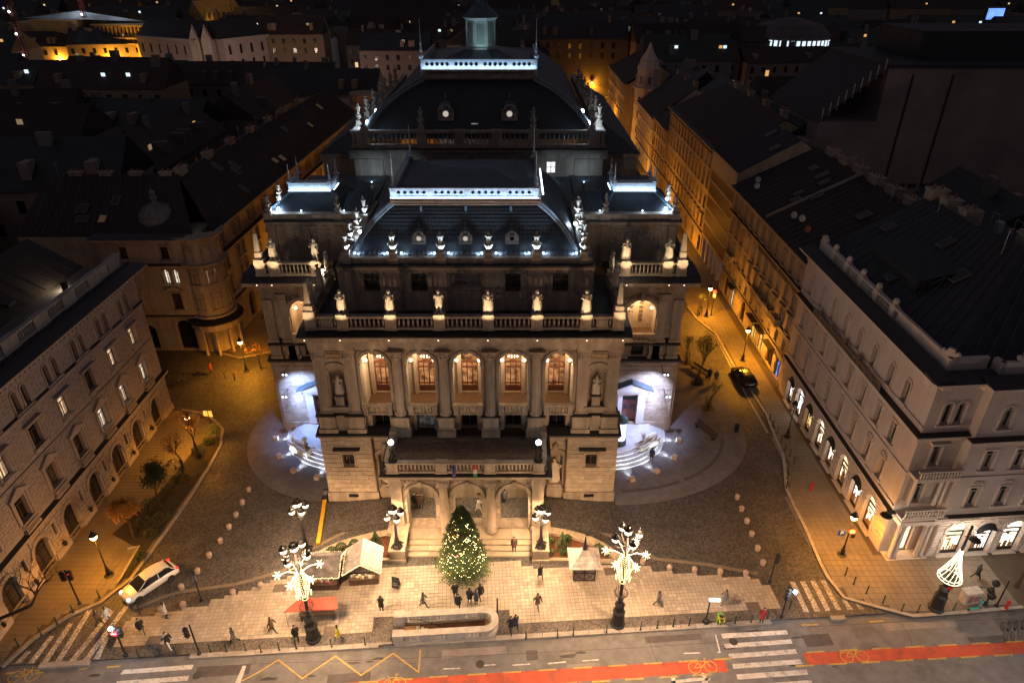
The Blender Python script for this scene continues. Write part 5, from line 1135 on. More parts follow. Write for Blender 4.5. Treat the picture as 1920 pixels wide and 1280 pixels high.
mb=MB(); mb.box(0,3.2,.9,1.2,18.6,19.8); obj('roof_parapet',mb,PINKT,RB,F); mb=MB(); mb.box(17.2,RU-.9,.9,1.2,18.6,19.8); obj('roof_parapet',mb,PINKT,RB,F)
mb=MB(); mb.box(3.2,17.2,.9,1.2,18.6,18.8); mb.box(3.2,17.2,.85,1.25,19.65,19.8); pk=[3.5,6.7,9.9,13.1,16.3]
for k in pk: mb.box(k-.4,k+.4,.8,1.3,18.6,19.85)
bo=obj('roof_balustrade',mb,PINKT,RB,F)
for k in range(44):
    u=3.3+k*.31
    if min(abs(u-q) for q in pk)>.5: link('baluster',balmesh(PINKT),bo,T(u,1.05,18.8,s=(1,1,1.05)))
for k in pk: mb=MB(); mb.cb(k,1.05,19.85,.45,.45,.14); mb.ball((k,1.05,20.25),.3,10,8); obj('ball_finial',mb,PINKT,RB,F)
for k,rz in((.8,0),(RU-1.4,45)):
    mb=MB(); mb.cb(0,0,0,.9,.35,.4); mb.cb(0,0,.4,.5,.3,.25); mb.ball((-.5,0,.3),.22,6,5); mb.ball((.5,0,.3),.22,6,5); obj('scroll_ornament',mb,PINKT,RB,F@T(k,1.05,19.82,rz))
# south front
F=T(0,44.2-57,0,4.5); FS=F
MS=[5.9,8.55,11.2,13.9,16.6,19.3,22,24.7,27.4]; 
mb=MB(); mb.wall(0,3.9,0,18,[(2.0,1.3,.1,3.4),(1.6,.8,6.0,8.1),(1.9,.8,10.0,12.0),(1.5,.75,14.2,16.3,True),(2.6,.75,14.2,16.3,True)],.4,0)
mb.wall(3.9,30,0,18,[(u,1.9,.15,3.95,True) for u in MS]+[(u,.95,6.0,8.1) for u in MS]+[(u,.95,10.0,12.0) for u in MS]+[(u,.95,14.2,16.3,True) for u in MS],.4,-.9); mb.add([(3.9,0,0),(3.9,-.9,0),(3.9,-.9,18),(3.9,0,18)],[(0,1,2,3)]); obj('front_wall',mb,PINK,RB,F)
F2=F@T(0,-.9,0)
stones('RB',RB,F2,3.95,30,.55,4.4,.3,.95,[(u,2.4,.1,4.2,True) for u in MS],PINKT,.08,.045,0.,st); o=obj('stone_courses',st,PINKT,RB); o['kind']='stuff'
for i,u in enumerate(MS):
    shop(RB,F2,u,8+i,[(1,.8,.5),(1,.95,.85),(1,.85,.6),(1,.85,.6),(1,.85,.6)][min(i,4)],[2.2,3.6,3,2.4,2.4][min(i,4)],1.9,3.8,i==1)
    win(RB,F2,u,6.0,.95,2.1,'flat','small',GLASSD,PINKT,FRAMEW); win(RB,F2,u,10.0,.95,2.0,'flat','small' if i>2 else None,GLASSD,PINKT,FRAMEW); win(RB,F2,u,14.2,.95,2.1,'arch',None,GLASSD,PINKT,FRAMEW)
win(RB,F,1.6,6.0,.8,2.1,'flat',None,GLASSD,PINKT,FRAMEW); win(RB,F,1.9,10,.8,2.0,'flat','hood',GLASSD,PINKT,FRAMEW); win(RB,F,1.5,14.2,.75,2.1,'arch',None,GLASSD,PINKT,FRAMEW); win(RB,F,2.6,14.2,.75,2.1,'arch',None,GLASSD,PINKT,FRAMEW)
for (a,b,y) in((-.6,3.9,0),(3.3,30,-.9)):
    belt(RB,F,a,b,4.6,.4,PINKT,y,.4); belt(RB,F,a,b,12.8,.6,PINKT,y,.5); eaves(RB,F,a+.2,b,18.0,1.0,PINKT,LEAD,.6,.5,y); belt(RB,F,a+.6,b,9.2,.12,PINKT,y,.14,False)
    mb=MB(); mb.box(a+1.5 if a<0 else a+1.3,b+(.3 if a<0 else 0),y+.9,y+1.2,18.6,19.8); obj('roof_parapet',mb,PINKT,RB,F)
mb=MB(); mb.box(4.5,4.9,-.0,.9,18.6,19.8); obj('roof_parapet',mb,PINKT,RB,F)
mb=MB(); mb.cb(0,0,0,1.1,.35,.4); mb.cb(0,0,.4,.6,.3,.25); mb.ball((-.6,0,.3),.22,6,5); mb.ball((.6,0,.3),.22,6,5); obj('scroll_ornament',mb,PINKT,RB,F@T(6.5,.15,19.82,0))
# corner entrance, columned loggia and balcony
mb=MB(); mb.box(1.35,2.65,.36,.4,.1,3.3); d=obj('shop_door',mb,MATS['shop_glow_eighth'],RB,F); mb=MB(); mb.box(1.35,2.65,.25,.35,2.9,3.05); mb.box(1.35,1.43,.25,.35,.1,3.3); mb.box(2.57,2.65,.25,.35,.1,3.3); obj('frame',mb,WOOD,d)
mb=MB(); mb.box(.2,3.9,-1.1,0,4.2,4.6); mb.box(.2,3.9,-1.1,0,.02,.14); mb.box(0.1,4.2,-1.25,.0,4.95,5.1)
mb.box(.2,3.8,-1.2,-1.05,5.1,5.25); mb.box(.2,3.8,-1.22,-1.02,5.95,6.08); mb.box(.4,3.5,-.95,0,8.9,9.3); mb.box(.1,3.8,-1.3,0,9.3,9.5); mb.box(.1,3.8,-1.3,-1.15,9.5,9.6); mb.box(.05,3.85,-1.34,-1.1,10.25,10.38)
bl=obj('corner_balconies',mb,PINKT,RB,F); mb=MB()
for x in(.55,1.0,3.0,3.45):
    mb.lathe([(.26,0),(.2,.2),(.18,.3),(.16,3.6),(.24,3.8),(.24,4.1)],x,-.75,10,0,.14)
for x in(.6,2.95,3.4): mb.lathe([(.2,0),(.16,.2),(.13,2.6),(.22,2.8)],x,-.6,10,0,6.08)
obj('corner_columns',mb,PINKT,RB,F,True)
for k in range(14): link('baluster',balmesh(PINKT),bl,T(.35+k*.26,-1.12,5.25,s=(.9,.9,.88)))
for k in range(14): link('baluster',balmesh(PINKT),bl,T(.3+k*.26,-1.22,9.6,s=(.9,.9,.82)))
mb=MB(); mb.box(33.4,60,44.8,70.5,10,18.3); obj('body',mb,PINK,RB,T(-33,-57,0))
W(RB,'west_roof',[(34.3,45.7,18.9),(34.3,70.5,18.9),(44,70.5,24.6),(44,55,24.6)],ROOFG); W(RB,'south_roof',[(34.3,45.7,18.9),(44,55,24.6),(64,57,24.6),(63,48,18.9)],ROOFG); W(RB,'rear_roof',[(44,55,24.6),(44,70.5,24.6),(50,70.5,21)],ROOFG)
mb=MB(); mb.box(36.5,40.2,56,64.5,19.5,21.5); mb.add([(36.3,55.7,21.5),(40.8,55.7,22.6),(40.8,64.8,22.6),(36.3,64.8,21.5)],[(0,1,2,3)]); obj('roof_dormer_block',mb,ROOFG,RB,T(-33,-57,0))
for k,(px,py) in enumerate(((1708,441),(1735,458),(1810,510),(1875,537))):
    x,z=GY(px,py,59.5 if k>1 else 62); chim(RB,45.0-33+[0,0,1.5,5][k],[68,64.6,57.8,55.2][k]-57,23.4,1.5,1.5,1.7)
chim(RB,44.6-33,70.0-57,23.6,1.7,1.4,1.9)
for k in range(5):
    mb=MB(); mb.tube([(46+k*.8,66-k*2.2,23.5),(46+k*.8,66-k*2.2,25.2)],.03,4); mb.tube([(46+k*.8,65-k*2.2,23.5),(46+k*.8,65-k*2.2,25.2),(46+k*.8,66-k*2.2,25.2)],.03,4); mb.cb(46.4+k*.8,65.2-k*2.2,23.4,.6,.6,1.1); obj('roof_vent',mb,MATS['galvanised_rail'],RB,T(-33,-57,0))
# ---- right middle building
RM=thing('apartment_building','tall cream street building with stone balconies between the rose corner house and brown block','building',33.5,86,0)
F=T(0,14.4,0,-90); L_=29.0; nb=11
UU=[1.5+k*2.6 for k in range(nb)]
rows=((4.3,1.5,'flat'),(6.9,2.1,'flat'),(10.0,2.1,'flat'),(13.6,1.8,'flat'))
ops=[(u,.85,z,z+h) for u in UU for z,h,_ in rows]+[(3.2,1.8,.1,3.2),(6.6,1.8,.1,3.2),(12,1.6,.1,3.4,True),(17,2.2,.1,3.2),(20.2,2.2,.1,3.2),(24,2.2,.1,3.0),(27,1.6,.1,2.8)]
mb=MB(); mb.wall(0,L_,0,16.2,ops,.35); obj('street_wall',mb,OCHRE2,RM,F)
for k,u in enumerate(UU):
    for j,(z,h,kd) in enumerate(rows): win(RM,F,u,z,.85,h,kd,'hood' if j==1 and k>3 else('small' if j==2 and k%2 else None),WARM if (j==2 and k in(3,4)) else GLASSD,OCHRE2,FRAMEW)
st=MB(); stones('RM',RM,F,0,L_,.4,6.2,.36,1.2,[(o[0],o[1]+.35,o[2]-.1,o[3]+.15,*o[4:]) for o in ops if o[2]<6],OCHRE2,.05,.05,0.,st); 
if st.v: o=obj('stone_courses',st,OCHRE2,RM); o['kind']='stuff'
belt(RM,F,0,L_,3.6,.2,OCHRE2,h=.2); belt(RM,F,0,L_,6.3,.25,OCHRE2); belt(RM,F,0,L_,12.9,.35,OCHRE2); eaves(RM,F,0,L_,16.2,.6,OCHRE2,LEAD,.5,.8)
for u0 in(4.0,16.5,19.1,21.7,24.3):
    mb=MB(); mb.box(u0-1.1,u0+1.1,-.85,0,6.45,6.65); mb.box(u0-1.1,u0+1.1,-.85,-.75,7.35,7.45)
    for q in range(9): mb.box(u0-1.05+q*.25,u0-.98+q*.25,-.84,-.77,6.65,7.35)
    mb.box(u0-1.1,u0-1.0,-.85,0,6.65,7.4); mb.box(u0+1.0,u0+1.1,-.85,0,6.65,7.4); obj('balcony',mb,OCHRE2,RM,F)
mb=MB(); mb.box(13.5,27.5,-.12,0,12.1,12.85)
for k in range(120): mb.ball((random.uniform(13.7,27.3),-.13,random.uniform(12.2,12.75)),.14,5,4)
obj('frieze',mb,mat('brown_relief_band',(.2,.15,.1),.8,.3,3,.2),RM,F)
for i,(u,w_,z,m) in enumerate(((3.2,1.8,3.2,GLASSD),(6.6,1.8,3.2,WARM),(12,1.6,3.4,GLASSD),(17,2.2,3.2,glow('amber_shop_light',(1,.6,.12),.9,.5)),(20.2,2.2,3.2,MATS['amber_shop_light']),(24,2.2,3.0,GLASSD),(27,1.6,2.8,glow('blue_sign_light',(.25,.4,1),.5,.9,False,2)))):
    mb=MB(); mb.box(u-w_/2,u+w_/2,.3,.34,.1,z); d=obj('shopfront',mb,m,RM,F); mb=MB()
    for x in(-w_/2,-.04,w_/2-.08): mb.box(u+x,u+x+.08,.2,.3,.1,z)
    mb.box(u-w_/2,u+w_/2,.2,.3,2.3,2.4); obj('frame',mb,FRAMEB,d)
    if i in(1,3,4,5): mb=MB(); mb.box(u-w_/2-.3,u+w_/2+.3,-.9,0,z+.1,z+.22); obj('canopy',mb,LEAD,d)
mb=MB(); mb.box(.3,34,71.6,100,8,16.5); obj('body',mb,OCHRE2,RM,T(0,-86,0)) if False else None
W(RM,'roof',[(33.0,71.5,16.8),(33.0,100.4,16.8),(44.5,100.4,22.5),(44.5,71.5,22.5)],ROOFT)
W(RM,'rear_roof',[(44.5,71.5,22.5),(44.5,100.4,22.5),(54,100.4,17),(54,71.5,17)],ROOFT)
mb=MB()
for y in(71.3,85.6): mb.add([(0-.2,y-86,16.9),(11,y-86,22.6),(11,y-86+.35,22.6),(-.2,y-86+.35,16.9),(-.2,y-86,17.25),(11,y-86,22.95),(11,y-86+.35,22.95),(-.2,y-86+.35,17.25)],[(4,5,6,7),(0,1,5,4),(3,7,6,2),(0,4,7,3),(1,2,6,5)])
obj('fire_wall_coping',mb,mat('pale_coping',(.3,.25,.2),.8,.2,1,0),RM)
for k in range(6): chim(RM,11.3,74+k*4.4-86,21.6,1.1,2.2,1.6)
for k,(px,py) in enumerate(((1420,338),(1418,350),(1487,405),(1502,411),(1512,431))):
    o=thing('satellite_dish',['small white satellite dish near the top of the cream building roof','white satellite dish just below another one on the cream roof','small pale satellite dish, leftmost of three on the brown roof','middle dish of three on the brown roof, pale with a dark centre','rusty brown satellite dish, lowest of three on the brown roof'][k],'satellite dish',0,0,0,group='dishes on the cream building roof')
    Y=96 if k<2 else (82-1.5*(k-2)); x,z=GY(px,py,Y)
    t_=(x-33)/11.5; zr=16.8+5.7*t_
    for _ in range(12):   # slide along the view ray onto the roof plane
        x,z=GY(px,py,Y); zr=16.8+5.7*(x-33)/11.5; Y+=(z-zr-.6)*1.0
    o.location=(x,Y,zr); mb=MB(); mb.tube([(0,0,0),(0,0,.7)],.03,5); obj('mast',mb,IRON,o)
    mb=MB(); mb.lathe([(.01,0),(.25,.05),(.42,.16),(.43,.17)],seg=12,cap=False); obj('dish',mb,mat('dish_white' if k<4 else 'dish_rust',(.5,.48,.46) if k<4 else (.3,.12,.07),.6,.1,2,0),o,Matrix.Translation((0,-.1,.75))@Matrix.Rotation(R(70),4,'X'))
# ---- brown panelled building
BP=thing('office_building','modern block with brown vertical panels between pale floor bands over a columned ground floor','building',33.6,107,0)
F=T(0,7.2,0,-90); BPM=mat('brown_ribbed_panel',(.11,.045,.03),.6,.2,2,0); PB=mat('pale_concrete_band',(.36,.30,.25),.8,.15,1,.05)
mb=MB(); mb.box(0,13.8,.3,12,4.2,15.6)
for z in(4.0,6.4,8.8,11.2,13.6,15.6): mb.box(0,13.8,-.1,12,z,z+.35)
mb.box(0,13.8,-.1,12,15.9,18.6); obj('floor_bands',mb,PB,BP,F)
n=0
for fl in range(5):
    for k in range(34): link('panel',unit('panel',BPM),BP,F@T(.3+k*.4,.12,4.35+fl*2.4+1.02,s=(.22,.3,2.04)))
mb=MB(); 
for k in range(6): mb.box(.6+k*2.5,1.2+k*2.5,.0,.6,0,4.0)
obj('ground_columns',mb,PB,BP,F); mb=MB(); mb.box(0,13.8,1.4,1.5,.2,3.8); obj('ground_glass',mb,glow('pale_blue_lobby',(.5,.6,1),.18,.9,False,.7),BP,F)
W(BP,'roof',[(33.6,100.4,18.7),(33.6,114.2,18.7),(42,114.2,23.5),(42,100.4,23.5)],ROOFG); W(BP,'rear_roof',[(42,100.4,23.5),(42,114.2,23.5),(50,114,19),(50,100.4,19)],ROOFG)
mb=MB(); mb.add([(0,-6.6,18.6),(16,-6.6,18.6),(16,-6.6,16),(0,-6.6,16),(8.4,-6.6,23.4)],[(0,4,1),(0,1,2,3)]); obj('gable_wall',mb,OCHRE2,BP)
def street_house(name,label,x,y0,y1,h,side,m,nr,roofm,rh=5,dep=11,lit=(),rot=0,sp=2.7,gable=True,arch=False):
    """terraced street house; side=-1 its front faces -x (right-hand street), side=+1 faces +x"""
    t=thing(name,label,'building',x,(y0+y1)/2,0,rot); L_=y1-y0; hy=L_/2
    F=T(0,hy,0,-90) if side<0 else T(0,-hy,0,90)
    n=max(1,int(L_/sp)); UU=[(k+.5)*L_/n for k in range(n)]; fh=(h-4.2)/nr
    ops=[(u,.9,4.4+j*fh+.5,4.4+j*fh+.5+fh*.58) for u in UU for j in range(nr)]+[(u,1.4,.1,3.2,True) for u in UU[::2]]
    mb=MB(); mb.wall(0,L_,0,h,ops,.3); obj('street_wall',mb,m,t,F)
    for i,u in enumerate(UU):
        for j in range(nr): win(t,F,u,4.4+j*fh+.5,.9,fh*.58,'flat',['hood',None,'small'][j%3] ,WARM if (i,j) in lit else GLASSD,m,FRAMEW)
    belt(t,F,0,L_,3.9,.3,m); eaves(t,F,0,L_,h,.6,m,LEAD,.5,.7)
    s=-side
    mb=MB(); d=dep*s; mb.add([(0,-hy,0),(d*2,-hy,0),(d*2,-hy,h),(d,-hy,h+rh),(0,-hy,h),(0,hy,0),(d*2,hy,0),(d*2,hy,h),(d,hy,h+rh),(0,hy,h)],[(0,1,2,3,4),(9,8,7,6,5),(1,6,7,2)]); obj('fire_walls',mb,m,t)
    roof_plane(t,'roof',[(-.5*s,-hy,h+.45),(-.5*s,hy,h+.45),(d,hy,h+rh+.2),(d,-hy,h+rh+.2)],roofm); roof_plane(t,'rear_roof',[(d,-hy,h+rh+.2),(d,hy,h+rh+.2),(d*2+.3*s,hy,h+.1),(d*2+.3*s,-hy,h+.1)],roofm)
    for k in range(int(L_/9)+1): chim(t,d*1.05,-hy+3+k*9,h+rh-.5,.9,1.8,1.5)
    return t
street_house('street_house','long cream street house with two lit top floor windows beyond the brown panelled block',33.6,114.3,149.5,18.3,-1,OCHRE,4,ROOFT,5,11,((12,3),(11,3)))
street_house('street_house','low ochre street house with a stepped blank gable beyond the long cream house',33.4,149.8,164,13.5,-1,OCHRE,3,ROOFG,5,9)
street_house('street_house','pale street house with dark metal roof farther up the right street',33.2,164.3,186,13.0,-1,PINK,3,ROOFG,7,9,((2,1),))
street_house('street_house','ochre house at the far end of the right street',31.5,200,235,15,-1,OCHRE,3,ROOFT,5,9)
street_house('street_house','dim ochre house across the far end of the right street',13,236,275,15,1,OCHRE,3,ROOFT,5,9)
t=thing('corner_turret_house','tall rose stone house with a pointed octagonal corner turret in the right street','building',36.0,192,0)
mb=MB(); mb.lathe([(3.2,0),(3.2,15.5),(3.7,15.7),(3.7,16.1),(3.0,16.2),(2.8,20.4),(3.2,20.6),(3.0,20.8),(2.2,22.6),(2.4,22.7),(1.2,24.5),(.1,27)],0,0,8,PI/8); obj('turret',mb,PINK,t); mb=MB(); mb.box(1,14,-4,5,0,15.6); obj('body',mb,PINK,t)
for k in(-135,-180,-90):
    for z in(4.5,8.3,12,17): F=T(2.97*math.cos(R(k)),2.97*math.sin(R(k)),0,k+90); win(t,F,0,z,.9,1.9,'flat',None,WARM if (k==-180 and z==8.3) else GLASSD,PINK,FRAMEW,depth=-.02)
# orange house closing the left street
t=thing('street_house','orange lit house closing the far end of the left street','building',-36,168,0)
mb=MB(); mb.wall(-16,17,0,15.5,[(x,1.2,z,z+2) for x in(-12,-8,-4,0,4,8,12) for z in(2,6,10)],.3,0); mb.box(-16.3,17.3,-.5,0,15.5,16.2); mb.lathe([(3.2,0),(3.2,15.5),(3.6,15.7),(3.6,16.3),(3.3,16.4),(3.3,18.6),(.1,18.8)],1,0,14); obj('front_wall',mb,OCHRE,t)
for x in(-12,-8,-4,4,8,12):
    for z in(2,6,10): win(t,T(0,0,0),x,z,1.2,2.0,'flat',None,GLASSD,OCHRE,FRAMEB)
mb=MB(); mb.box(-16,17,.1,12,0,16.2); obj('body',mb,OCHRE,t)
# tall dark fire-wall block on the right
t=thing('tall_block','huge windowless fire wall of a tall block rising behind the right street roofs','building',70,110,0)
mb=MB(); mb.box(-13,18,0,22,0,32); mb.add([(-13,0,32),(18,0,32),(18,22,32),(-13,22,32)],[(0,1,2,3)]); mb.box(-22,-13,0,22,0,24); obj('wall',mb,mat('sooty_render',(.3,.23,.21),.9,.35,.12,.15,6),t)
mb=MB(); mb.add([(-22.3,-.2,24),(-13,-.2,32.2),(-13,22,32.2),(-22.3,22,24)],[(0,1,2,3)]); mb.box(-13.2,18.2,-.3,22.2,32,32.4); mb.box(-6,18,6,20,32.4,36.5); obj('roof',mb,ROOFG,t)
mb=MB()
for k in range(4): mb.box(-7+k*1.9,-5.6+k*1.9,-.03,.05,13.5,14.2)
mb.box(-9.3,-8.9,-.05,.0,8,31); mb.box(-3.2,-2.8,-.04,0,14,31); obj('stains',mb,mat('dark_soot_patch',(.05,.04,.04),.9,.3,1,0),t)
for k in range(9): mb=MB(); x=-21.5+k*1.0; z=24+(x+22)*.9; mb.tube([(x,.2,z-.5),(x,.2,z+1.6)],.09,5); obj('flue_pipe',mb,mat('bright_flue_steel',(.5,.42,.38),.4,.1,1,0),t)
for k in range(3): mb=MB(); mb.tube([(-26+k*.6,-.8,19),(-26+k*.6,-.8,22)],.09,5); obj('flue_pipe',mb,MATS['bright_flue_steel'],t)
mb=MB(); mb.box(-30,-22,0,20,0,21); obj('lower_wing',mb,MATS['sooty_render'],t)
mb=MB(); mb.tube([(17.6,1,36),(17.0,1,40)],.2,6); obj('chimney_pipe',mb,MATS['bright_flue_steel'],t)

# ---- fittings on the nearer dark roofs: skylights, seams, aerials
rr=random.Random(17)
def fit(t,A,B,C_,D,n,seams,m=None):
    A,B,C_,D=[Vector(v)-t.location for v in(A,B,C_,D)]
    nrm=(B-A).cross(D-A).normalized(); nrm=nrm if nrm.z>0 else -nrm; ex=(B-A).normalized(); ey=nrm.cross(ex)
    R_=Matrix((ex,ey,nrm)).transposed().to_4x4()
    def P(u,v): return A.lerp(B,u).lerp(D.lerp(C_,u),v)
    mb=MB()
    for k in range(1,seams): a=P(k/seams,.02)+nrm*.03; b=P(k/seams,.98)+nrm*.03; mb.tube([tuple(a),tuple(b)],.045,3)
    if seams: obj('roof_seams',mb,m or mat('dull_roof_seam',(.07,.06,.06),.6,.3,1,0),t)
    for k in range(n):
        p=P(rr.uniform(.06,.94),rr.uniform(.2,.8)); w_,h_=rr.uniform(.7,1.3),rr.uniform(.9,1.6); F=Matrix.Translation(p)@R_
        mb=MB(); mb.box(-w_/2-.1,w_/2+.1,-h_/2-.1,h_/2+.1,0,.16); o=obj('skylight',mb,mat('skylight_frame',(.12,.11,.11),.5,.2,2,0),t,F); mb=MB(); mb.box(-w_/2,w_/2,-h_/2,h_/2,.162,.17); obj('pane',mb,rr.choice((GLASSD,GLASSD,GLASSD,GLASSD if t is not LC else glow('dim_skylight_glow',(1,.6,.3),.05))),o)
    for k in range(max(1,n//2)):
        p=P(rr.uniform(.1,.9),rr.uniform(.85,.98)); mb=MB(); h_=rr.uniform(1.2,2.4); mb.tube([(0,0,0),(0,0,h_)],.03,4)
        for q in range(4): mb.tube([(-.35+.05*q,0,h_-.15*q),(.35-.05*q,0,h_-.15*q)],.015,3)
        obj('aerial',mb,MATS['galvanised_rail'],t,Matrix.Translation(p))
fit(LC,(-37.9,84,16.4),(-34.2,156,16.4),(-40.2,156,21.6),(-44.5,90,21.6),9,60)
fit(LC,(-62,81,16.4),(-40,81,16.4),(-44.5,90,21.6),(-62,90,21.6),4,14)
fit(RM,(33.0,71.5,16.9),(33.0,100.4,16.9),(44.5,100.4,22.6),(44.5,71.5,22.6),7,22)
fit(RB,(34.3,46.2,19),(34.3,70.5,19),(44,70.5,24.7),(44,55,24.7),5,18); fit(RB,(34.3,45.7,19),(62,47,19),(62,57,24.7),(44,55,24.7),4,20)
fit(BP,(33.6,100.4,18.8),(33.6,114.2,18.8),(42,114.2,23.6),(42,100.4,23.6),2,12)
fit(LB,(-45.2,26,18.5),(-45.2,66.4,18.5),(-50,66.4,21.6),(-50,26,21.6),5,26)
# ================================================================== ground, in the avenue's own frame (u along the kerb, v towards the theatre)
AV=T(0,35.25,0,3.9); AVI=AV.inverted()
def UV(x,y,z=0):
    p=G(x,y,z); q=AVI@Vector((p[0],p[1],0)); return (q.x,q.y)
HU0,HU1,HV0,HV1=-8.6,-1.8,.66,1.78   # stairwell opening
ASPH=worn('worn_asphalt',(.15,.14,.138),(.08,.074,.073),.6,.35)
COB=cobble_mat('dark_basalt_setts',(.095,.084,.076),7.)
SETT=cobble_mat('grey_sett_strip',(.12,.10,.085),9.)
ISL=worn('smooth_grey_island_asphalt',(.16,.145,.145),(.10,.09,.09),.6,.5)
TILES=[mat('granite_plaza_tile_%s'%n,c,.6,.3,.45,.1,20) for n,c in(('light',(.40,.335,.27)),('mid',(.37,.31,.25)),('dark',(.34,.28,.225)))]
JOINT=mat('dark_tile_bed',(.09,.068,.05),.9,.2,1,0)
KERB=mat('granite_kerb',(.30,.27,.24),.7,.3,1.5,.15)
WPAINT=worn('white_road_paint',(.55,.51,.47),(.2,.17,.16),.75,2.6); YPAINT=worn('yellow_road_paint',(.48,.31,.06),(.2,.15,.1),.8,3.2); REDP=worn('red_cycle_lane',(.44,.07,.03),(.2,.06,.04),.7,1.1)
mb=MB()
def holed(mb,u0,u1,v0,v1,z):
    for a,b,c,d in((u0,HU0,v0,v1),(HU1,u1,v0,v1),(HU0,HU1,v0,HV0),(HU0,HU1,HV1,v1)): mb.add([(a,c,z),(b,c,z),(b,d,z),(a,d,z)],[(0,1,2,3)])
mb.M=AV; holed(mb,-1600,1600,-400,2200,-.13); struct('ground',mb,ASPH)
mb=MB(AV); holed(mb,-70,72,.35,230,0); mb.add([(-70,.35,0),(72,.35,0),(72,.35,-.13),(-70,.35,-.13)],[(0,3,2,1)]); struct('cobbled_street',mb,COB)
def pxpoly(name,px,z,m,th=0,world=()):
    pts=[G(x,y) for x,y in px]+list(world); mb=MB()
    if th: mb.prism(pts,z-th,z,False)
    else: mb.sheet(pts,z)
    return struct(name,mb,m)
def strip(name,pts,w,z0,z1,m,side=0,piece=0):
    """band of stones following a polyline"""
    P=[Vector(p) for p in pts]; L=MB(); R_=[]
    for i,p in enumerate(P):
        d=(P[min(i+1,len(P)-1)]-P[max(i-1,0)]).normalized(); n=Vector((-d.y,d.x)); R_.append((p+n*(side-.5)*w,p+n*(side+.5)*w))
    mb=MB()
    for i in range(len(P)-1):
        seg=(P[i+1]-P[i]).length; k=max(1,int(seg/piece)) if piece else 1
        for j in range(k):
            a=j/k+ (.012/seg if piece else 0); b=(j+1)/k
            p=[R_[i][0].lerp(R_[i+1][0],a),R_[i][0].lerp(R_[i+1][0],b),R_[i][1].lerp(R_[i+1][1],b),R_[i][1].lerp(R_[i+1][1],a)]
            mb.prism([(q.x,q.y) for q in p],z0,z1+random.uniform(-.006,.006),False)
    return struct(name,mb,m)
# kerb of the avenue: separate stones
kb=link('kerb',None); kb['kind']='structure'
u=-36.0
while u<26.5:
    if not(20.8<u<25.5) and not (-33.5<u<-25.8): link('kerb_stone',unit('kerb_stone',KERB),kb,AV@T(u+.62,.15,-.035,s=(1.2,.42,.21)))
    u+=1.24
# sett strip by the kerb
mb=MB(AV)
for a,b in((-25.6,HU0-.9),(HU1+1.2,20.5)): mb.box(a,b,.38,1.35,-.05,.012)
mb.box(HU0-2.6,HU0-.9,1.35,2.65,-.05,.010); struct('sett_strip',mb,SETT)
# plaza tiles, real slabs
TP=[(236,1164),(258,1153),(394,1129),(400,1122),(480,1099),(514,1085),(560,1075),(690,1061),(724,1061),(914,1050),(977,1050),(978,1061),(1020,1060),(1155,1058),(1220,1060),(1222,1067),(1419,1081),(1427,1093),(1463,1095),(1477,1127),(1477,1152)]
TPu=[UV(*p) for p in TP]
def top_at(u):
    for (a,b),(c,d) in zip(TPu,TPu[1:]):
        if a<=u<=c: return b+(d-b)*(u-a)/(c-a+1e-9)
    return None
TS=.345; tiles3=[MB(AV),MB(AV),MB(AV)]; bed=MB(AV); cells=[]
nu=int((TPu[-1][0]-TPu[0][0])/TS)
for i in range(nu):
    u=TPu[0][0]+i*TS; t=top_at(u+TS/2)
    if t is None: continue
    v=1.38; n=0
    while v+TS<t:
        if not(HU0-2.6<u+TS/2<HU1+1.6 and v<HV1+.9):
            jz=random.uniform(-.005,.005); random.choice((tiles3[0],tiles3[0],tiles3[1],tiles3[1],tiles3[2])).box(u+.012,u+TS-.012,v+.012,v+TS-.012,.004,.03+jz); n+=1
        v+=TS
    # bed under this column of tiles
    lo=1.36
    if HU0-2.6<u+TS/2<HU1+1.6: lo=HV1+.9
    bed.add([(u,lo,.008),(u+TS,lo,.008),(u+TS,v,.008),(u,v,.008)],[(0,1,2,3)])
struct('tile_bed',bed,JOINT)
for q_,m_ in zip(tiles3,TILES): struct('plaza_tiles',q_,m_,'stuff')
for (px,py) in((525,1102),(1145,1071),(620,1182),(1412,1136),(290,1200)):
    u,v=UV(px,py); mb=MB(AV); mb.box(u-.55,u+.55,v-.4,v+.4,.02,.042); mb.box(u-.05,u+.05,v-.05,v+.05,.04,.06); o=struct('inspection_cover',mb,mat('rusty_cover_rim',(.14,.11,.09),.7,.3,3,.1))
# islands round the wing entrances
def ell(cx,cy,a,b,a0,a1,n=28): return [(cx+a*math.cos(a0+(a1-a0)*k/n),cy+b*math.sin(a0+(a1-a0)*k/n)) for k in range(n+1)]
mb=MB(); mb.prism(ell(CX-14.2,62.4,11.2,11.6,PI,1.5*PI)+[(CX-14.2,62.4)],-.02,.035,False); mb.sheet([(-29.4,62.4),(CX-21.6,62.4),(CX-21.6,66),(-27.5,69.5),(-28.6,67)],.035); struct('left_island',mb,ISL)
mb=MB(); mb.prism(ell(CX+14.2,62.4,16.0,12.1,1.5*PI,2*PI)+[(26.2,66),(24.5,72),(22.0,82),(20.2,98),(CX+21.6,98),(CX+21.6,62.4),(CX+14.2,62.4)],-.02,.035,False); struct('right_island',mb,ISL)
strip('island_edge_band',ell(CX+14.2,62.4,13.4,10.2,1.52*PI,1.95*PI),.35,.03,.04,mat('dark_asphalt_band',(.09,.08,.075),.8,.2,1,0))
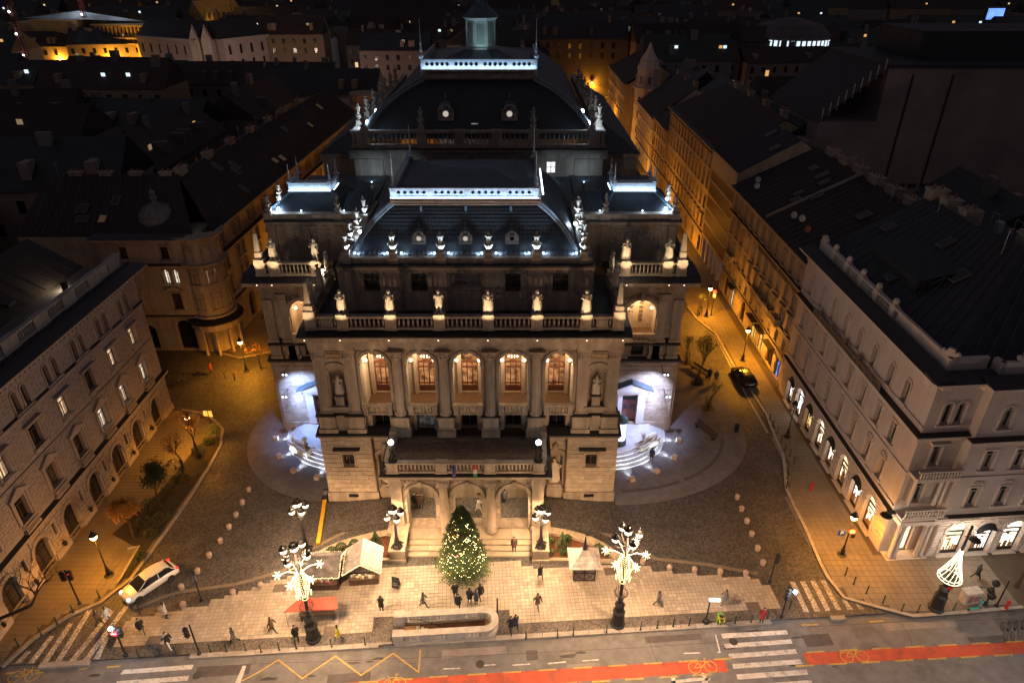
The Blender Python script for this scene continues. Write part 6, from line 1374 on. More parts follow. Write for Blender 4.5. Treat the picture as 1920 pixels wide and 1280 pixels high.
# sidewalks
SWT=mat('concrete_sidewalk_tile',(.17,.14,.11),.75,.25,.5,.1)
LS=[(0,1250),(60,1197),(130,1152),(187,1128),(243,1085),(300,1008),(347,942),(389,877),(412,835),(415,806),(398,788),(375,776),(340,770)]
LSW=[G(*p) for p in LS]; mb=MB(); mb.prism(LSW+[(-40.3,66.6),(-40.3,28),(-34,28)],-.02,.1,False); struct('left_sidewalk',mb,JOINT)
strip('left_kerb',LSW,.3,-.02,.13,KERB,-.5,1.0)
RS=[(1287,576),(1305,599),(1340,627),(1375,690),(1407,735),(1435,779),(1451,822),(1466,855),(1470,897),(1471,916),(1485,947),(1507,991),(1535,1057),(1550,1085),(1581,1123),(1642,1140),(1712,1158),(1800,1152),(1920,1141)]
RSW=[G(*p) for p in RS]; mb=MB(); mb.prism(RSW+[(66,33),(66,46.8),(33,44.4),(33,100),(27,103)],-.02,.1,False); struct('right_sidewalk',mb,JOINT)
strip('right_kerb',RSW,.3,-.02,.13,KERB,.5,1.0)
def inside(p,poly):
    c=False; n=len(poly)
    for i in range(n):
        a,b=poly[i],poly[i-1]
        if (a[1]>p[1])!=(b[1]>p[1]) and p[0]<(b[0]-a[0])*(p[1]-a[1])/(b[1]-a[1])+a[0]: c=not c
    return c
def slabs(name,poly,s,m,rz,ox,oy,z,xr,yr):
    mb=MB(); F=T(ox,oy,0,rz)
    for i in range(*xr):
        for j in range(*yr):
            c=F@Vector(((i+.5)*s,(j+.5)*s,0))
            if all(inside((F@Vector(((i+a)*s,(j+b)*s,0))).xy[:],poly) for a,b in((0,0),(1,0),(0,1),(1,1))):
                mb.M=F; mb.box(i*s+.015,(i+1)*s-.015,j*s+.015,(j+1)*s-.015,z-.01,z+.02+random.uniform(-.004,.004))
    return struct(name,mb,m,'stuff')
slabs('left_sidewalk_slabs',LSW+[(-40.3,66.6),(-40.3,28),(-34,28)],.5,SWT,0,-40.3,28,.105,(0,50),(0,80))
slabs('right_sidewalk_slabs',RSW+[(60,33),(60,46.5),(33,44.4),(33,100),(27,103)],.6,SWT,0,20.4,33,.105,(0,36),(0,112))
mb=MB(); mb.prism([(-39.0,80.5),(-36.5,78.4),(-31.5,80.5),(-29.6,86),(-29.8,92),(-31.5,99),(-33,130),(-36,130),(-38.4,85)],-.02,.1,False); struct('far_left_sidewalk',mb,SWT)
strip('far_left_kerb',[(-39.0,79.5),(-36.5,78.4),(-31.5,80.5),(-29.6,86),(-29.8,92),(-31.5,99),(-33,130)],.3,-.02,.13,KERB,-.5,1.0)
# lane lines of pale setts in the right street
for n,pl in enumerate(([(1448,818),(1475,876),(1490,945),(1515,1000),(1560,1090)],[(1515,935),(1530,985),(1545,1018)],[(1340,627),(1375,695),(1400,742),(1440,812)],[(1303,770),(1345,795),(1390,890)][:0] or [(1290,700),(1330,770),(1375,840)])):
    strip('pale_sett_line',[G(*p) for p in pl],.22,.0,.012+.002*n,KERB,0,.5)
strip('driveway_edge_line',[G(*p) for p in((1025,972),(1100,985),(1170,1015),(1230,1047),(1330,1058),(1420,1075))],.35,0,.012,mat('pale_sett_band',(.2,.16,.12),.8,.2,2,.1))
strip('driveway_edge_line',[G(*p) for p in((745,972),(660,990),(590,1025),(530,1070),(440,1095),(330,1110),(250,1140))],.35,0,.012,MATS['pale_sett_band'])
# ---- road paint
def paint(name,quads,z,m,em='structure'):
    mb=MB()
    for q in quads: mb.add([(*G(x,y,z),z) for x,y in q],[tuple(range(len(q)))])
    return struct(name,mb,m)
Z=-.122
def c8(x,y): return (1180+x/2.595,900+y/2.595)
def line(pts,w,z,m,name='painted_line'):
    P=[Vector(G(x,y,z)) for x,y in pts]; mb=MB()
    for a,b in zip(P,P[1:]):
        d=(b-a).normalized(); n=Vector((-d.y,d.x))*w/2; e=d*w*.4; mb.add([(*(a-n-e),z),(*(b-n+e),z),(*(b+n+e),z),(*(a+n-e),z)],[(0,1,2,3)]); z+=.0006
    return struct(name,mb,m)
paint('red_cycle_lane',[[(560,1285),(880,1263.5),(1280,1239),(1357,1235),(1367,1258),(1280,1263),(1042,1280),(960,1287)],[(1504,1224),(1920,1202),(1980,1198),(1980,1221),(1920,1224),(1515,1246)]],-.125,REDP)
for q in([(445,745),(765,728),(773,748),(455,768)],[(460,795),(785,772),(795,793),(470,816)],[(482,843),(808,820),(818,842),(490,866)],[(500,893),(832,869),(842,892),(507,916)],[(520,943),(862,919),(870,944),(527,968)],[(540,995),(885,970),(893,995),(547,1022)]): paint('crossing_stripe',[[c8(*p) for p in q]],Z,WPAINT)
def c8l(x,y): return (x/4.5725,1000+y/4.5725)
for q in([(1060,1165),(1660,1120),(1645,1160),(1030,1205)],[(1005,1262),(1625,1215),(1605,1258),(985,1305)],[(940,1350),(1590,1300),(1570,1345),(920,1400)]): paint('crossing_stripe',[[c8l(*p) for p in q]],Z,WPAINT)
WSET=cobble_mat('white_painted_setts',(.42,.38,.33),9.,.3)
for q in([(780,493),(805,493),(875,640),(850,640)],[(830,490),(855,490),(930,637),(903,637)],[(880,488),(905,488),(980,633),(955,634)],[(930,486),(953,486),(1033,631),(1007,631)],[(1015,540),(1024,540),(1090,628),(1062,629)],[(1100,595),(1106,595),(1145,625),(1118,627)]): paint('sett_crossing_stripe',[[c8(*p) for p in q]],.008,WSET)
for k,tp in enumerate(((245,1005),(440,875),(605,765),(765,655),(955,660),(1085,615))):
    b=(125+113*k,1110); paint('sett_crossing_stripe',[[c8l(b[0],b[1]),c8l(b[0]+52,b[1]),c8l(tp[0]+26,tp[1]),c8l(tp[0]-16,tp[1])]],.008,WSET)
paint('sett_crossing_stripe',[[c8l(800,1075),c8l(850,1075),c8l(935,885),c8l(905,885)]],.008,WSET)
line([(440,1264),(480,1262)][:0] or [(480,1262),(522,1236),(567,1271),(629,1229),(677,1265),(737,1224),(785,1259),(788,1219)],.11,Z,YPAINT,'yellow_zigzag'); line([(455,1275),(480,1262)],.11,Z,YPAINT,'yellow_zigzag')
paint('white_bar',[[(440,1282),(455,1247),(462,1247),(450,1282)]],Z,WPAINT)
line([(832,1253),(862,1252)],.1,Z,WPAINT); line([(898,1247),(928,1245)],.1,Z,WPAINT); line([(962,1246),(993,1244)],.1,Z,WPAINT); line([(1028,1243),(1060,1240)],.1,Z,WPAINT); line([(1093,1238),(1122,1236)],.1,Z,WPAINT); line([(1283,1224),(1312,1223)],.1,Z,WPAINT); line([(1342,1190),(1350,1222),(1346,1222)],.1,Z,WPAINT)
for (a,b) in(((1505,1171),(1533,1170)),((1631,1165),(1655,1163)),((10,1262),(27,1260)),((68,1261),(80,1260)),((150,1254),(162,1252)),((202,1250),(223,1248))): line([a,b],.13,Z,YPAINT)
for k in range(11):
    for x0,y0,dx,dy,n in((880,1264,66,-4.1,8),(1050,1281,63,-4.,5),(1515,1222,62,-3.2,8),(1495,1248,62,-3.3,8),(610,1283,66,-4.8,4)):
        if k<n: line([(x0+k*dx-2,y0+k*dy),(x0+k*dx+30,y0+k*dy-1.8)],.13,Z+.001,YPAINT)
def bikesign(px,py,s,m=YPAINT,tilt=0):
    u,v=UV(px,py); mb=MB(AV)
    for du in(-.62,.62):
        mb.ring((u+du,v),.43,.5,Z,Z+.003,0,2*PI,14)
    for a,b in(((-.62,0),(-.2,.5)),((-.2,.5),(.35,.5)),((.35,.5),(.62,0)),((-.2,.5),(0,0)),((0,0),(.35,.5)),((-.62,0),(0,0)),((.35,.5),(.3,.75)),((.3,.75),(.5,.75)),((-.2,.5),(-.28,.68))):
        A=Vector((u+a[0],v+a[1])); B=Vector((u+b[0],v+b[1])); d=(B-A).normalized(); n=Vector((-d.y,d.x))*.032; mb.prism([tuple(A-n),tuple(B-n),tuple(B+n),tuple(A+n)],Z,Z+.004,False)
    struct('cycle_symbol',mb,m)
bikesign(1318,1248,1); bikesign(1603,1228,1); bikesign(43,1265,1); bikesign(733,1279,1)
line([(1262,1278),(1300,1273),(1326,1272)],.25,Z,WPAINT,'white_arrow'); line([(1318,1264),(1327,1272),(1320,1280)],.3,Z,WPAINT,'white_arrow'); line([(1262,1270),(1264,1282)],.3,Z,WPAINT,'white_arrow')
for px,py in((900,1244),(1375,1202),(370,1265),(1505,1096+42)): 
    x,y=G(px,py,Z); mb=MB(); mb.lathe([(.34,Z-.003),(.34,Z+.004)],x,y,14); struct('manhole_cover',mb,mat('manhole_iron',(.04,.035,.03),.6,.3,3,.1))
for px,py in((1530,942),(1350-5,792)):
    pass
# asphalt patch rectangles
for q in([(1480,933),(1506,930),(1522,985),(1535,1028)][:0],): pass
mb=MB(); mb.add([(*G(*c8(755,80)),.006),(*G(*c8(850,80)),.006),(*G(*c8(945,330)),.006),(*G(*c8(880,330)),.006)],[(0,1,2,3)]); struct('asphalt_patch',mb,ASPH)
def crackline(pts,w=.03):
    return line(pts,w,-.126,mat('tar_seam',(.03,.025,.025),.7,.2,1,0),'tar_seam')
crackline([(1215,1196),(1222,1215),(1232,1240)]); crackline([(1500,1175),(1690,1165),(1900,1160)]); crackline([(470,1244),(640,1238),(900,1228),(1200,1213),(1350,1203)]); crackline([(1690,1170),(1705,1190),(1712,1215)]); crackline([(0,1232),(200,1226),(330,1228)])
# ---- steps, platform, porch road
mb=MB(); STP=mat('step_limestone',(.42,.34,.25),.75,.25,1,.15)
x0,x1=-9.4,1.9
for k,(y,z) in enumerate(((43.62,.17),(44.15,.34),(44.7,.51),(45.25,.66))):
    n=6
    for j in range(n): link('step_block',unit('step_block',STP),opera,T(4,-51,0)@T(x0+(x1-x0)*(j+.5)/n,(y+47.4)/2 if k==3 else y+.4,z-.085,s=((x1-x0)/n-.02,47.4-y if k==3 else .8,.17)))
mb=MB(); mb.box(-11.5,3.6,45.9,47.6,0,.655); op('platform',mb,STP,T(4,-51,0))
mb=MB(); mb.box(-10.9,3.0,47.6,50.65,.2,.70); op('porch_road',mb,COB,T(4,-51,0))
mb=MB(); mb.add([(-10.9,47.6,.7),(-10.9,50.65,.7),(-17.5,50.65,.02),(-17.5,46.4,.02),(-10.9,47.6,0),(-17.5,46.4,0)],[(0,1,2,3),(0,3,5,4)]); mb.add([(3,47.6,.7),(3,50.65,.7),(9.5,50.65,.02),(9.5,46.4,.02),(3,47.6,0),(9.5,46.4,0)],[(0,3,2,1),(0,4,5,3)]); struct('carriage_ramp',mb,COB)
lamp(opera,(-3.0,49.3-51,6.2),1050,(1,.70,.40),.15); lamp(opera,(3.4,49.3-51,6.2),1050,(1,.70,.40),.15)
for x in(-3.0,3.4): mb=MB(); mb.lathe([(.22,6.4),(.22,6.75),(.08,6.9)],x,49.3,8); op('ceiling_lantern',mb,MATS['loggia_globe'])
mb=MB()
for x in(-2.6,.4,4.3): mb.box(x-.7,x+.7,50.5,50.58,3.2,4.1)
mb.box(.6,1.1,50.52,50.58,1.1,1.3); op('poster_case',mb,mat('dark_poster_case',(.03,.028,.03),.3,.2,2,0))
# pedestals of the porch lamps, curved low walls with planting beds
for sx,sd,xc in((-1,'left',-10.15),(1,'right',2.55)):
    t=thing('stone_pedestal','stepped stone pedestal under the porch lamp %s of the steps'%sd,'pedestal',xc,44.6,0,group='lamp pedestals beside the steps')
    mb=MB(); mb.box(-.75,.75,-1.7,2.9,0,.35); mb.box(-.66,.66,-1.55,2.9,.35,1.25); mb.box(-.74,.74,-1.62,2.9,1.25,1.42); obj('block',mb,STONE,t)
    pts=[(745,1003),(715,1007),(680,1015),(640,1027),(605,1043),(585,1056)] if sx<0 else [(1030,1000),(1062,1005),(1100,1016),(1130,1030),(1150,1044),(1158,1052)]
    P=[G(*p) for p in pts]; t=thing('low_wall','curved low stone wall round the %s planting bed'%sd,'wall',P[2][0],P[2][1],0,group='curved walls by the steps')
    V=[Vector(p) for p in P]; V2=[]
    for i in range(len(V)-1):
        for j in range(3):
            tt=j/3; p0=V[max(i-1,0)];p1=V[i];p2=V[i+1];p3=V[min(i+2,len(V)-1)]; V2.append(.5*((2*p1)+(p2-p0)*tt+(2*p0-5*p1+4*p2-p3)*tt*tt+(3*p1-p0-3*p2+p3)*tt**3))
    V2.append(V[-1])
    for i in range(len(V2)-1):
        a,b=V2[i],V2[i+1]; c=(a+b)/2; d=b-a; link('coping_stone',unit('coping_stone',STP),t,T(c.x-P[2][0],c.y-P[2][1],.25,math.degrees(math.atan2(d.y,d.x)),s=(d.length-.02,.75,.5)))
    front=[G(756,1052),(G(585,1050))] if sx<0 else [G(1022,1051),G(1158,1054)]
    a,b=Vector(front[0]),Vector(front[1]); d=b-a; c=(a+b)/2; mb=MB(); mb.box(-d.length/2,d.length/2,-.16,.16,0,.28); o=obj('bed_kerb',mb,STP,t,T(c.x-P[2][0],c.y-P[2][1],0,math.degrees(math.atan2(d.y,d.x))))
    mb=MB(); mb.prism([tuple(v) for v in V2]+[tuple(b),tuple(a)] if sx<0 else [tuple(v) for v in V2]+[tuple(b),tuple(a)],0.01,.2,False); struct('planting_bed',mb,mat('bark_mulch',(.15,.055,.025),.95,.6,6,.5,40))
# ---- stairwell down to the underground
t=thing('underground_stairs','oval pale stone balustrade round the stairs down to the underground','stairs',0,35.25,0); t.matrix_basis=AV
PST=mat('pale_worn_stone',(.42,.38,.34),.8,.3,1.5,.2)
mb=MB(); mb.box(HU0,HU0+.1,HV0,HV1,-3,0); mb.box(HU0,HU1-.2,HV0-.05,HV0,-3,0); mb.box(HU0,HU1-.2,HV1,HV1+.05,-3,0); mb.box(HU1-.3,HU1,HV0,HV1,-3,0); obj('shaft_wall',mb,mat('brown_tiled_shaft',(.28,.15,.08),.6,.3,2,.1),t)
for k in range(9): link('stair_tread',unit('stair_tread',PST),t,T(HU0+1.15+k*.32,(HV0+HV1)/2,-.08-k*.17,s=(.29,HV1-HV0,.12)))
mb=MB(); mb.box(HU0,HU0+1.0,HV0,HV1,-.2,-.01); mb.box(HU0+3.9,HU1,HV0,HV1,-1.9,-1.75); obj('landing',mb,MATS['brown_tiled_shaft'],t)
cu_=HU1-.35; vc=(HV0+HV1)/2; ro=(HV1-HV0)/2+.33
def rail(z0,z1,w,mb):
    mb.box(HU0-.5,cu_,vc-ro-w/2,vc-ro+w/2,z0,z1); mb.box(HU0-.2,cu_,vc+ro-w/2,vc+ro+w/2,z0,z1); mb.ring((cu_,vc),ro-w/2,ro+w/2,z0,z1,-PI/2,PI/2,14)
mb=MB(); rail(0,.3,.5,mb); rail(.85,1.02,.55,mb)
for s_ in(-1,1):
    for a,b in((HU0-.5,HU0+.1),(HU0+1.5,HU0+2.1),(HU0+3.6,HU0+4.9),(HU0+6.2,HU0+6.5)): mb.box(a,b,vc+s_*ro-.2,vc+s_*ro+.2,.3,.85)
    mb.box(HU0-.7,HU0+.1,vc+s_*ro-.33,vc+s_*ro+.33,0,1.08)
rb=obj('balustrade',mb,PST,t)
for s_ in(-1,1):
    for k in range(22):
        u=HU0+.25+k*.29
        if u<cu_: link('baluster',balmesh(PST),rb,T(u,vc+s_*ro,.3,s=(.8,.8,.7)))
for k in range(13): a=-PI/2+PI*(k+.5)/13; link('baluster',balmesh(PST),rb,T(cu_+ro*math.cos(a),vc+ro*math.sin(a),.3,s=(.8,.8,.7)))
mb=MB(); mb.tube([(HU0+.3,HV1-.15,.95),(HU0+1.2,HV1-.15,.9),(HU0+4.2,HV1-.15,-.7)],.03,5); obj('handrail',mb,IRON,t)
# ---- wing steps, sphinxes, marker cubes
for sx,sd in((-1,'left'),(1,'right')):
    c=(CX+sx*14.2,62.45); a0,a1=(PI,2*PI-.0) if sx<0 else (PI,2*PI)
    a0,a1=(PI,1.52*PI) if sx<0 else (1.48*PI,2*PI)
    for k in range(5):
        mb=MB(); r=7.0-k*.42; mb.ring(c,0.05 if k==4 else r-1.2,r,.0,.2+.19*k,a0,a1,26); obj('curved_step',mb,mat('entrance_step_stone',(.42,.40,.38),.7,.2,1,.1),opera,T(4,-51,0))
        if k<4: mb=MB(); s0,s1=(1.34*PI,1.5*PI) if sx<0 else (1.5*PI,1.66*PI); mb.ring(c,r+.0,r+.03,.14+.19*k,.17+.19*k,s0,s1,12); obj('step_light_strip',mb,glow('step_led',(.75,.85,1),2.2),opera,T(4,-51,0))
    mx,my=G(567,850) if sx<0 else G(1213,842); ang=(-36 if sx<0 else -144)
    t=thing('sphinx','white stone sphinx lying on a long plinth beside the %s entrance steps'%sd,'statue',mx,my,.1,ang+ (0 if sx<0 else 0),group='sphinxes by the wing entrances')
    SP=mat('pale_marble',(.58,.54,.5),.7,.15,2,.1)
    mb=MB(); mb.box(-1.5,1.5,-.5,.5,0,.3); mb.box(-1.4,1.4,-.42,.42,.3,1.05); mb.box(-1.5,1.5,-.5,.5,1.05,1.2); obj('plinth',mb,SP,t)
    mb=MB(); 
    bm_pts=[(-1.1,.26,.3),(-.6,.3,.32),(0,.27,.3),(.5,.26,.34),(.75,.24,.42)]
    vs=[];f=[];seg=12
    for i,(x,r,h) in enumerate(bm_pts):
        for k in range(seg): a=2*PI*k/seg; vs.append((x,r*math.cos(a),1.2+h+h*.95*math.sin(a)))
    for i in range(len(bm_pts)-1):
        for k in range(seg): q=(k+1)%seg; f.append((i*seg+k,i*seg+q,(i+1)*seg+q,(i+1)*seg+k))
    f+=[tuple(range(seg)),tuple(reversed(range((len(bm_pts)-1)*seg,len(bm_pts)*seg)))]; mb.add(vs,f)
    mb.tube([(.75,0,1.6),(.85,0,2.05),(.88,0,2.2)],[.27,.14,.1],8); mb.ball((.92,0,2.3),.2,9,7,1.2); mb.ball((.85,0,2.3),.27,9,6,1.05)
    for s_ in(-1,1): mb.tube([(.6,s_*.22,1.5),(.95,s_*.2,1.32),(1.38,s_*.2,1.27)],[.14,.11,.09],6); mb.tube([(-.8,s_*.3,1.45),(-.5,s_*.36,1.32),(-.15,s_*.36,1.26)],[.2,.15,.08],6)
    mb.tube([(-1.15,0,1.5),(-1.35,.2,1.35),(-1.1,.36,1.25)],[.06,.04,.05],5); obj('body',mb,SP,t,smooth=True)
CUBEM=mat('beige_marker_cube',(.5,.38,.28),.7,.2,3,.05)
CB=[(518,825),(524,858),(551,885),(595,898),(1185,901),(1231,886),(1265,860),(1272,828)]
for i,(px,py) in enumerate(CB):
    x,y=G(px,py); sx=-1 if i<4 else 1; c=Vector((CX+sx*14.2,62.4)); d=(c-Vector((x,y))).normalized(); 
    t=thing('light_cube','small beige stone cube lamp by the %s entrance, %s along the kerb from the back'%(('left','right')[i>3],ORD[i if i<4 else 7-i]),'lamp',x,y,.035,math.degrees(math.atan2(d.y,d.x)),group='cube lamps round the entrances')
    mb=MB(); mb.box(-.24,.24,-.24,.24,0,.46); obj('cube',mb,CUBEM,t); mb=MB(); mb.box(.241,.25,-.16,.16,.1,.34); obj('lens',mb,glow('cube_lens',(.75,.88,1),18),t)
    spot(t,(.3,0,.3),(3.2,0,.0),620,(.72,.85,1),62,.9,.05)
# cool floodlights on the wing walls
for sx in(-1,1):
    for (x,y,z,tx,ty,tz,W_) in((sx*20.0,60.6,8.6,sx*17.6,62.6,1.5,150),(sx*20.6,60.9,5.6,sx*16.5,62.6,2.5,60)):
        mb=MB(); mb.cb(x,y,z,.3,.22,.16); mb.cb(x+.35,y,z-.05,.2,.2,.16); mb.tube([(x,y,z),(x,y+1.9,z)],.03,5); o=op('wall_floodlight',mb,IRON); m2=MB(); m2.cb(x,y-.12,z-.02,.16,.05,.1); m2.cb(x+.35,y-.12,z-.04,.14,.05,.1); obj('lens',m2,glow('wall_flood_lens',(.72,.85,1),14),o)
        spot(opera,(x,y-.35-51,z-.2),(tx,ty-51,tz),W_*28,(.32,.48,1) if sx<0 else (.52,.60,1),112,.9,.12)
# resurfaced patches and stains on the avenue
PATCH=mat('dark_patch_asphalt',(.085,.072,.07),.8,.3,1,.2,30); PATCH2=mat('pale_patch_asphalt',(.22,.19,.18),.8,.25,1,.2,30)
for k,(u,v,w_,h_,m_) in enumerate(((-14,-3.0,3.2,1.0,PATCH),(-5.5,-1.2,5,.7,PATCH2),(4,-3.2,2.6,.8,PATCH2),(10.5,-1.0,4.5,.6,PATCH),(23,-2.2,2.2,1.1,PATCH),(30,-1.2,6,.7,PATCH2),(-24,-1.6,4,.9,PATCH),(1.0,-1.9,.9,.9,PATCH),(36,-3,3,.8,PATCH))):
    mb=MB(AV); mb.add([(u,v,-.1285),(u+w_,v+.05,-.1285),(u+w_,v+h_,-.1285),(u,v+h_,-.1285)],[(0,1,2,3)]); struct('road_patch',mb,m_)
OIL=mat('oil_stain',(.04,.035,.033),.5,.4,3,0)
rr=random.Random(3)
for k in range(26):
    u=rr.uniform(-34,45); v=rr.uniform(-4,-.4); r=rr.uniform(.08,.4); n=11; mb=MB(AV); mb.sheet([(u+r*rr.uniform(.6,1.2)*2.2*math.cos(2*PI*q/n),v+r*rr.uniform(.5,1.1)*.6*math.sin(2*PI*q/n)) for q in range(n)],-.1272+k*.00008); struct('oil_stain',mb,OIL)
# ================================================================== lamps
LGL=glow('lantern_glass',(1,.76,.5),7); STRING=glow('warm_string_light',(1,.7,.32),5); STARG=glow('star_light',(1,.78,.48),4.5)
def lantern(parent,x,y,z,s=1.,m=None,cap=True,nm='lantern'):
    mb=MB(); mb.lathe([(.12*s,0),(.24*s,.12*s),(.27*s,.3*s),(.2*s,.46*s)],x,y,8,0,z); o=obj(nm,mb,m or LGL,parent)
    mb=MB(); mb.lathe([(.34*s,.42*s),(.3*s,.5*s),(.18*s,.62*s),(.15*s,.74*s),(.06*s,.8*s),(.02*s,.95*s)],x,y,8,0,z); mb.lathe([(.05*s,-.14*s),(.13*s,0)],x,y,8,0,z); obj('lantern_cap',mb,IRON,o); return o
LM_=4.2; LCOL=(1,.60,.31)
def candelabra(label,x,y,h,W,group,stars=True,lanterns=5,rz=0,kind='big'):
    t=thing('candelabra_street_lamp',label,'street lamp',x,y,0,rz,group)
    mb=MB()
    if kind=='big': mb.lathe([(.62,0),(.62,.2),(.5,.3),(.46,1.5),(.52,1.6),(.36,1.75),(.34,2.3),(.42,2.4),(.3,2.55),(.2,2.7),(.24,3.0),(.13,3.15),(.1,h-1.4),(.08,h-.9)],seg=8)
    else: mb.lathe([(.5,0),(.42,.15),(.25,.3),(.2,.9),(.14,1.1),(.1,h-1.1)],seg=8); [mb.tube([(.2*math.cos(a),.2*math.sin(a),.5),(.42*math.cos(a),.42*math.sin(a),.3),(.6*math.cos(a),.6*math.sin(a),.08)],.07,5) for a in(.4,1.97,3.54,5.1)]
    obj('post',mb,IRON,t)
    if kind=='big':
        mb=MB(); z=3.75
        for k in range(16): a=k*PI/8; mb.tube([(.12*math.cos(a),.12*math.sin(a),z-.25),(.45*math.cos(a),.45*math.sin(a),z-.2),(.55*math.cos(a),.55*math.sin(a),z+.2)],.022,4)
        mb.tube([(.5*math.cos(k*PI/8),.5*math.sin(k*PI/8),z) for k in range(16)],.025,4,True); obj('crown_ornament',mb,IRON,t)
    r=.95 if kind=='big' else .62; zt=h-1.0
    for k in range(lanterns):
        if k==lanterns-1: lantern(t,0,0,zt+.35,1.15)
        else:
            a=k*2*PI/(lanterns-1)+PI/4*(kind=='big')+.35; mb=MB(); mb.tube([(0,0,zt-.7),(.5*r*math.cos(a),.5*r*math.sin(a),zt-.9),(r*math.cos(a),r*math.sin(a),zt-.6),(r*math.cos(a),r*math.sin(a),zt-.25)],.035,5); obj('arm',mb,IRON,t); lantern(t,r*math.cos(a),r*math.sin(a),zt-.15)
    near='near side' in group; c_=(1,.80,.68) if near else LCOL; q_=.4 if near else .68
    down(t,(0,-r-.25,zt-.1),W*.55*LM_,c_,.3); down(t,(0,r+.3,zt-.1),W*.45*LM_,c_,.3); lamp(t,(0,-r-.25,zt),W*q_*LM_,c_,.3)
    if stars:
        zz=h-2.6
        for k in range(6):
            a=k*PI/3+.2; R1=1.5; mb=MB(); mb.tube([(0,0,zz-.3),(.8*math.cos(a),.8*math.sin(a),zz+.15),(R1*math.cos(a),R1*math.sin(a),zz+.05)],.03,4); obj('star_arm',mb,mat('white_metal_arm',(.5,.47,.42),.5,.1,1,0),t)
            mb=MB(); c=Vector((R1*math.cos(a),R1*math.sin(a),zz+.05))
            for q in range(14):
                b=q*PI/3; zz_=1-2*(q+.5)/14; rr_=math.sqrt(1-zz_*zz_); d=Vector((rr_*math.cos(q*2.4),rr_*math.sin(q*2.4),zz_))
                mb.tube([tuple(c),tuple(c+d*.34)],[.02,.012],3); [mb.ball(tuple(c+d*(.1+.11*w_)),.03,4,3) for w_ in range(3)]; e=c+d*.26
            obj('star_ornament',mb,STARG,t)
        mb=MB()
        for k in range(20):
            a=k*PI/10
            for q in range(16):
                f=q/15; r_=.22+.3*math.sin(f*PI*.9)+.08*math.sin(k*2.3); z=zz-.3-f*2.3-.15*math.sin(k*1.7)
                mb.cb(r_*math.cos(a+f*.3),r_*math.sin(a+f*.3),z,.03,.03,.045)
        for k in range(5):
            a=k*1.256; mb.tube([(.55*math.cos(a)+.2*math.cos(q*PI/5)*-math.sin(a),.55*math.sin(a)+.2*math.cos(q*PI/5)*math.cos(a),zz-2.45+.22*math.sin(q*PI/5)) for q in range(10)],.018,4,True)
        g=obj('string_lights',mb,STRING,t)
        lamp(t,(.0,-1.2,zz-1.2),W*.25,(1,.76,.42),.4)
    return t
x,y=G(588,1197); candelabra('tall star decorated candelabra lamp left of the plaza, in front of the market huts',x,y,10.3,1350,'star decorated candelabra lamps',rz=10)
x,y=G(1158,1170); candelabra('tall star decorated candelabra lamp right of the plaza, near the closed pavilion',x,y,10.6,1500,'star decorated candelabra lamps',rz=40)
x,y=G(576,1032); candelabra('plain four lantern candelabra on the lawn edge behind the left star lamp',x,y,6.0,500,'small candelabra lamps',False,5,20,'small')
for sx,sd,xc in((-1,'left',-10.15),(1,'right',2.55)):
    t=candelabra('small four armed candelabra on the stone pedestal %s of the steps'%sd,xc,43.6,4.6,520,'small candelabra lamps',False,5,10,'small'); t.location.z=1.42
# third avenue lamp, far right: garland cone on the shaft
x,y=G(1754,1140,.1); t=thing('candelabra_street_lamp','black avenue lamp on the right pavement with a glowing cone of lights','street lamp',x,y,.1)
mb=MB(); mb.lathe([(.62,0),(.62,.2),(.5,.3),(.46,1.5),(.52,1.6),(.36,1.75),(.34,2.3),(.42,2.4),(.3,2.55),(.2,2.7),(.24,3.0),(.13,3.15),(.09,9.2)],seg=8); obj('post',mb,IRON,t)
mb=MB()
for k in range(14):
    a=k*PI/7
    for q in range(22): f=q/21; r_=.75*(1-f)**1.4+.12; mb.cb(r_*math.cos(a+f),r_*math.sin(a+f),3.7+2.9*f,.045,.045,.06)
for zz,rr in((3.65,.85),(3.8,.7)): mb.tube([(rr*math.cos(q*PI/10),rr*math.sin(q*PI/10),zz) for q in range(20)],.025,4,True)
obj('string_lights',mb,STARG,t); mb=MB(); mb.ring((0,0),.15,.9,3.55,3.62,0,2*PI,16); obj('garland_plate',mb,BRONZE,t); lamp(t,(0,-1.1,4.8),260,(1,.8,.55),.4); lamp(t,(-.3,1.1,4.8),160,(1,.8,.55),.4)
mb=MB(); mb.cb(0,-.5,2.9,.35,.15,.25); obj('red_bow',mb,mat('red_bow',(.5,.02,.02),.6,.1,2,0),t)
def bowl(label,x,y,z,tx,ty,W,lit=True):
    t=thing('bowl_street_light',label,'street lamp',x,y,z,group='dark bowl lamps'); mb=MB(); mb.lathe([(.03,.5),(.08,.3),(.42,.1),(.5,0)],seg=12); obj('shade',mb,IRON,t)
    mb=MB(); mb.tube([(0,0,.45),(tx*.5,ty*.5,.75),(tx,ty,.6)],.03,5); obj('bracket',mb,IRON,t)
    if lit: mb=MB(); mb.lathe([(.36,0),(.34,-.07),(.1,-.12)],seg=10); obj('lamp_glass',mb,LGL,t); lamp(t,(0,0,-.3),W,(1,.8,.6),.2)
x,z=GY(1828,1012,42.0); bowl('dark bowl shaped street light hanging in front of the shops on the right avenue front',x,42.0,z,-1.2,-.2,420)
x,z=GY(1662,966,43.4); bowl('dark bowl shaped light hanging from the corner of the rose building',x,43.4,z,-.1,.8,120)
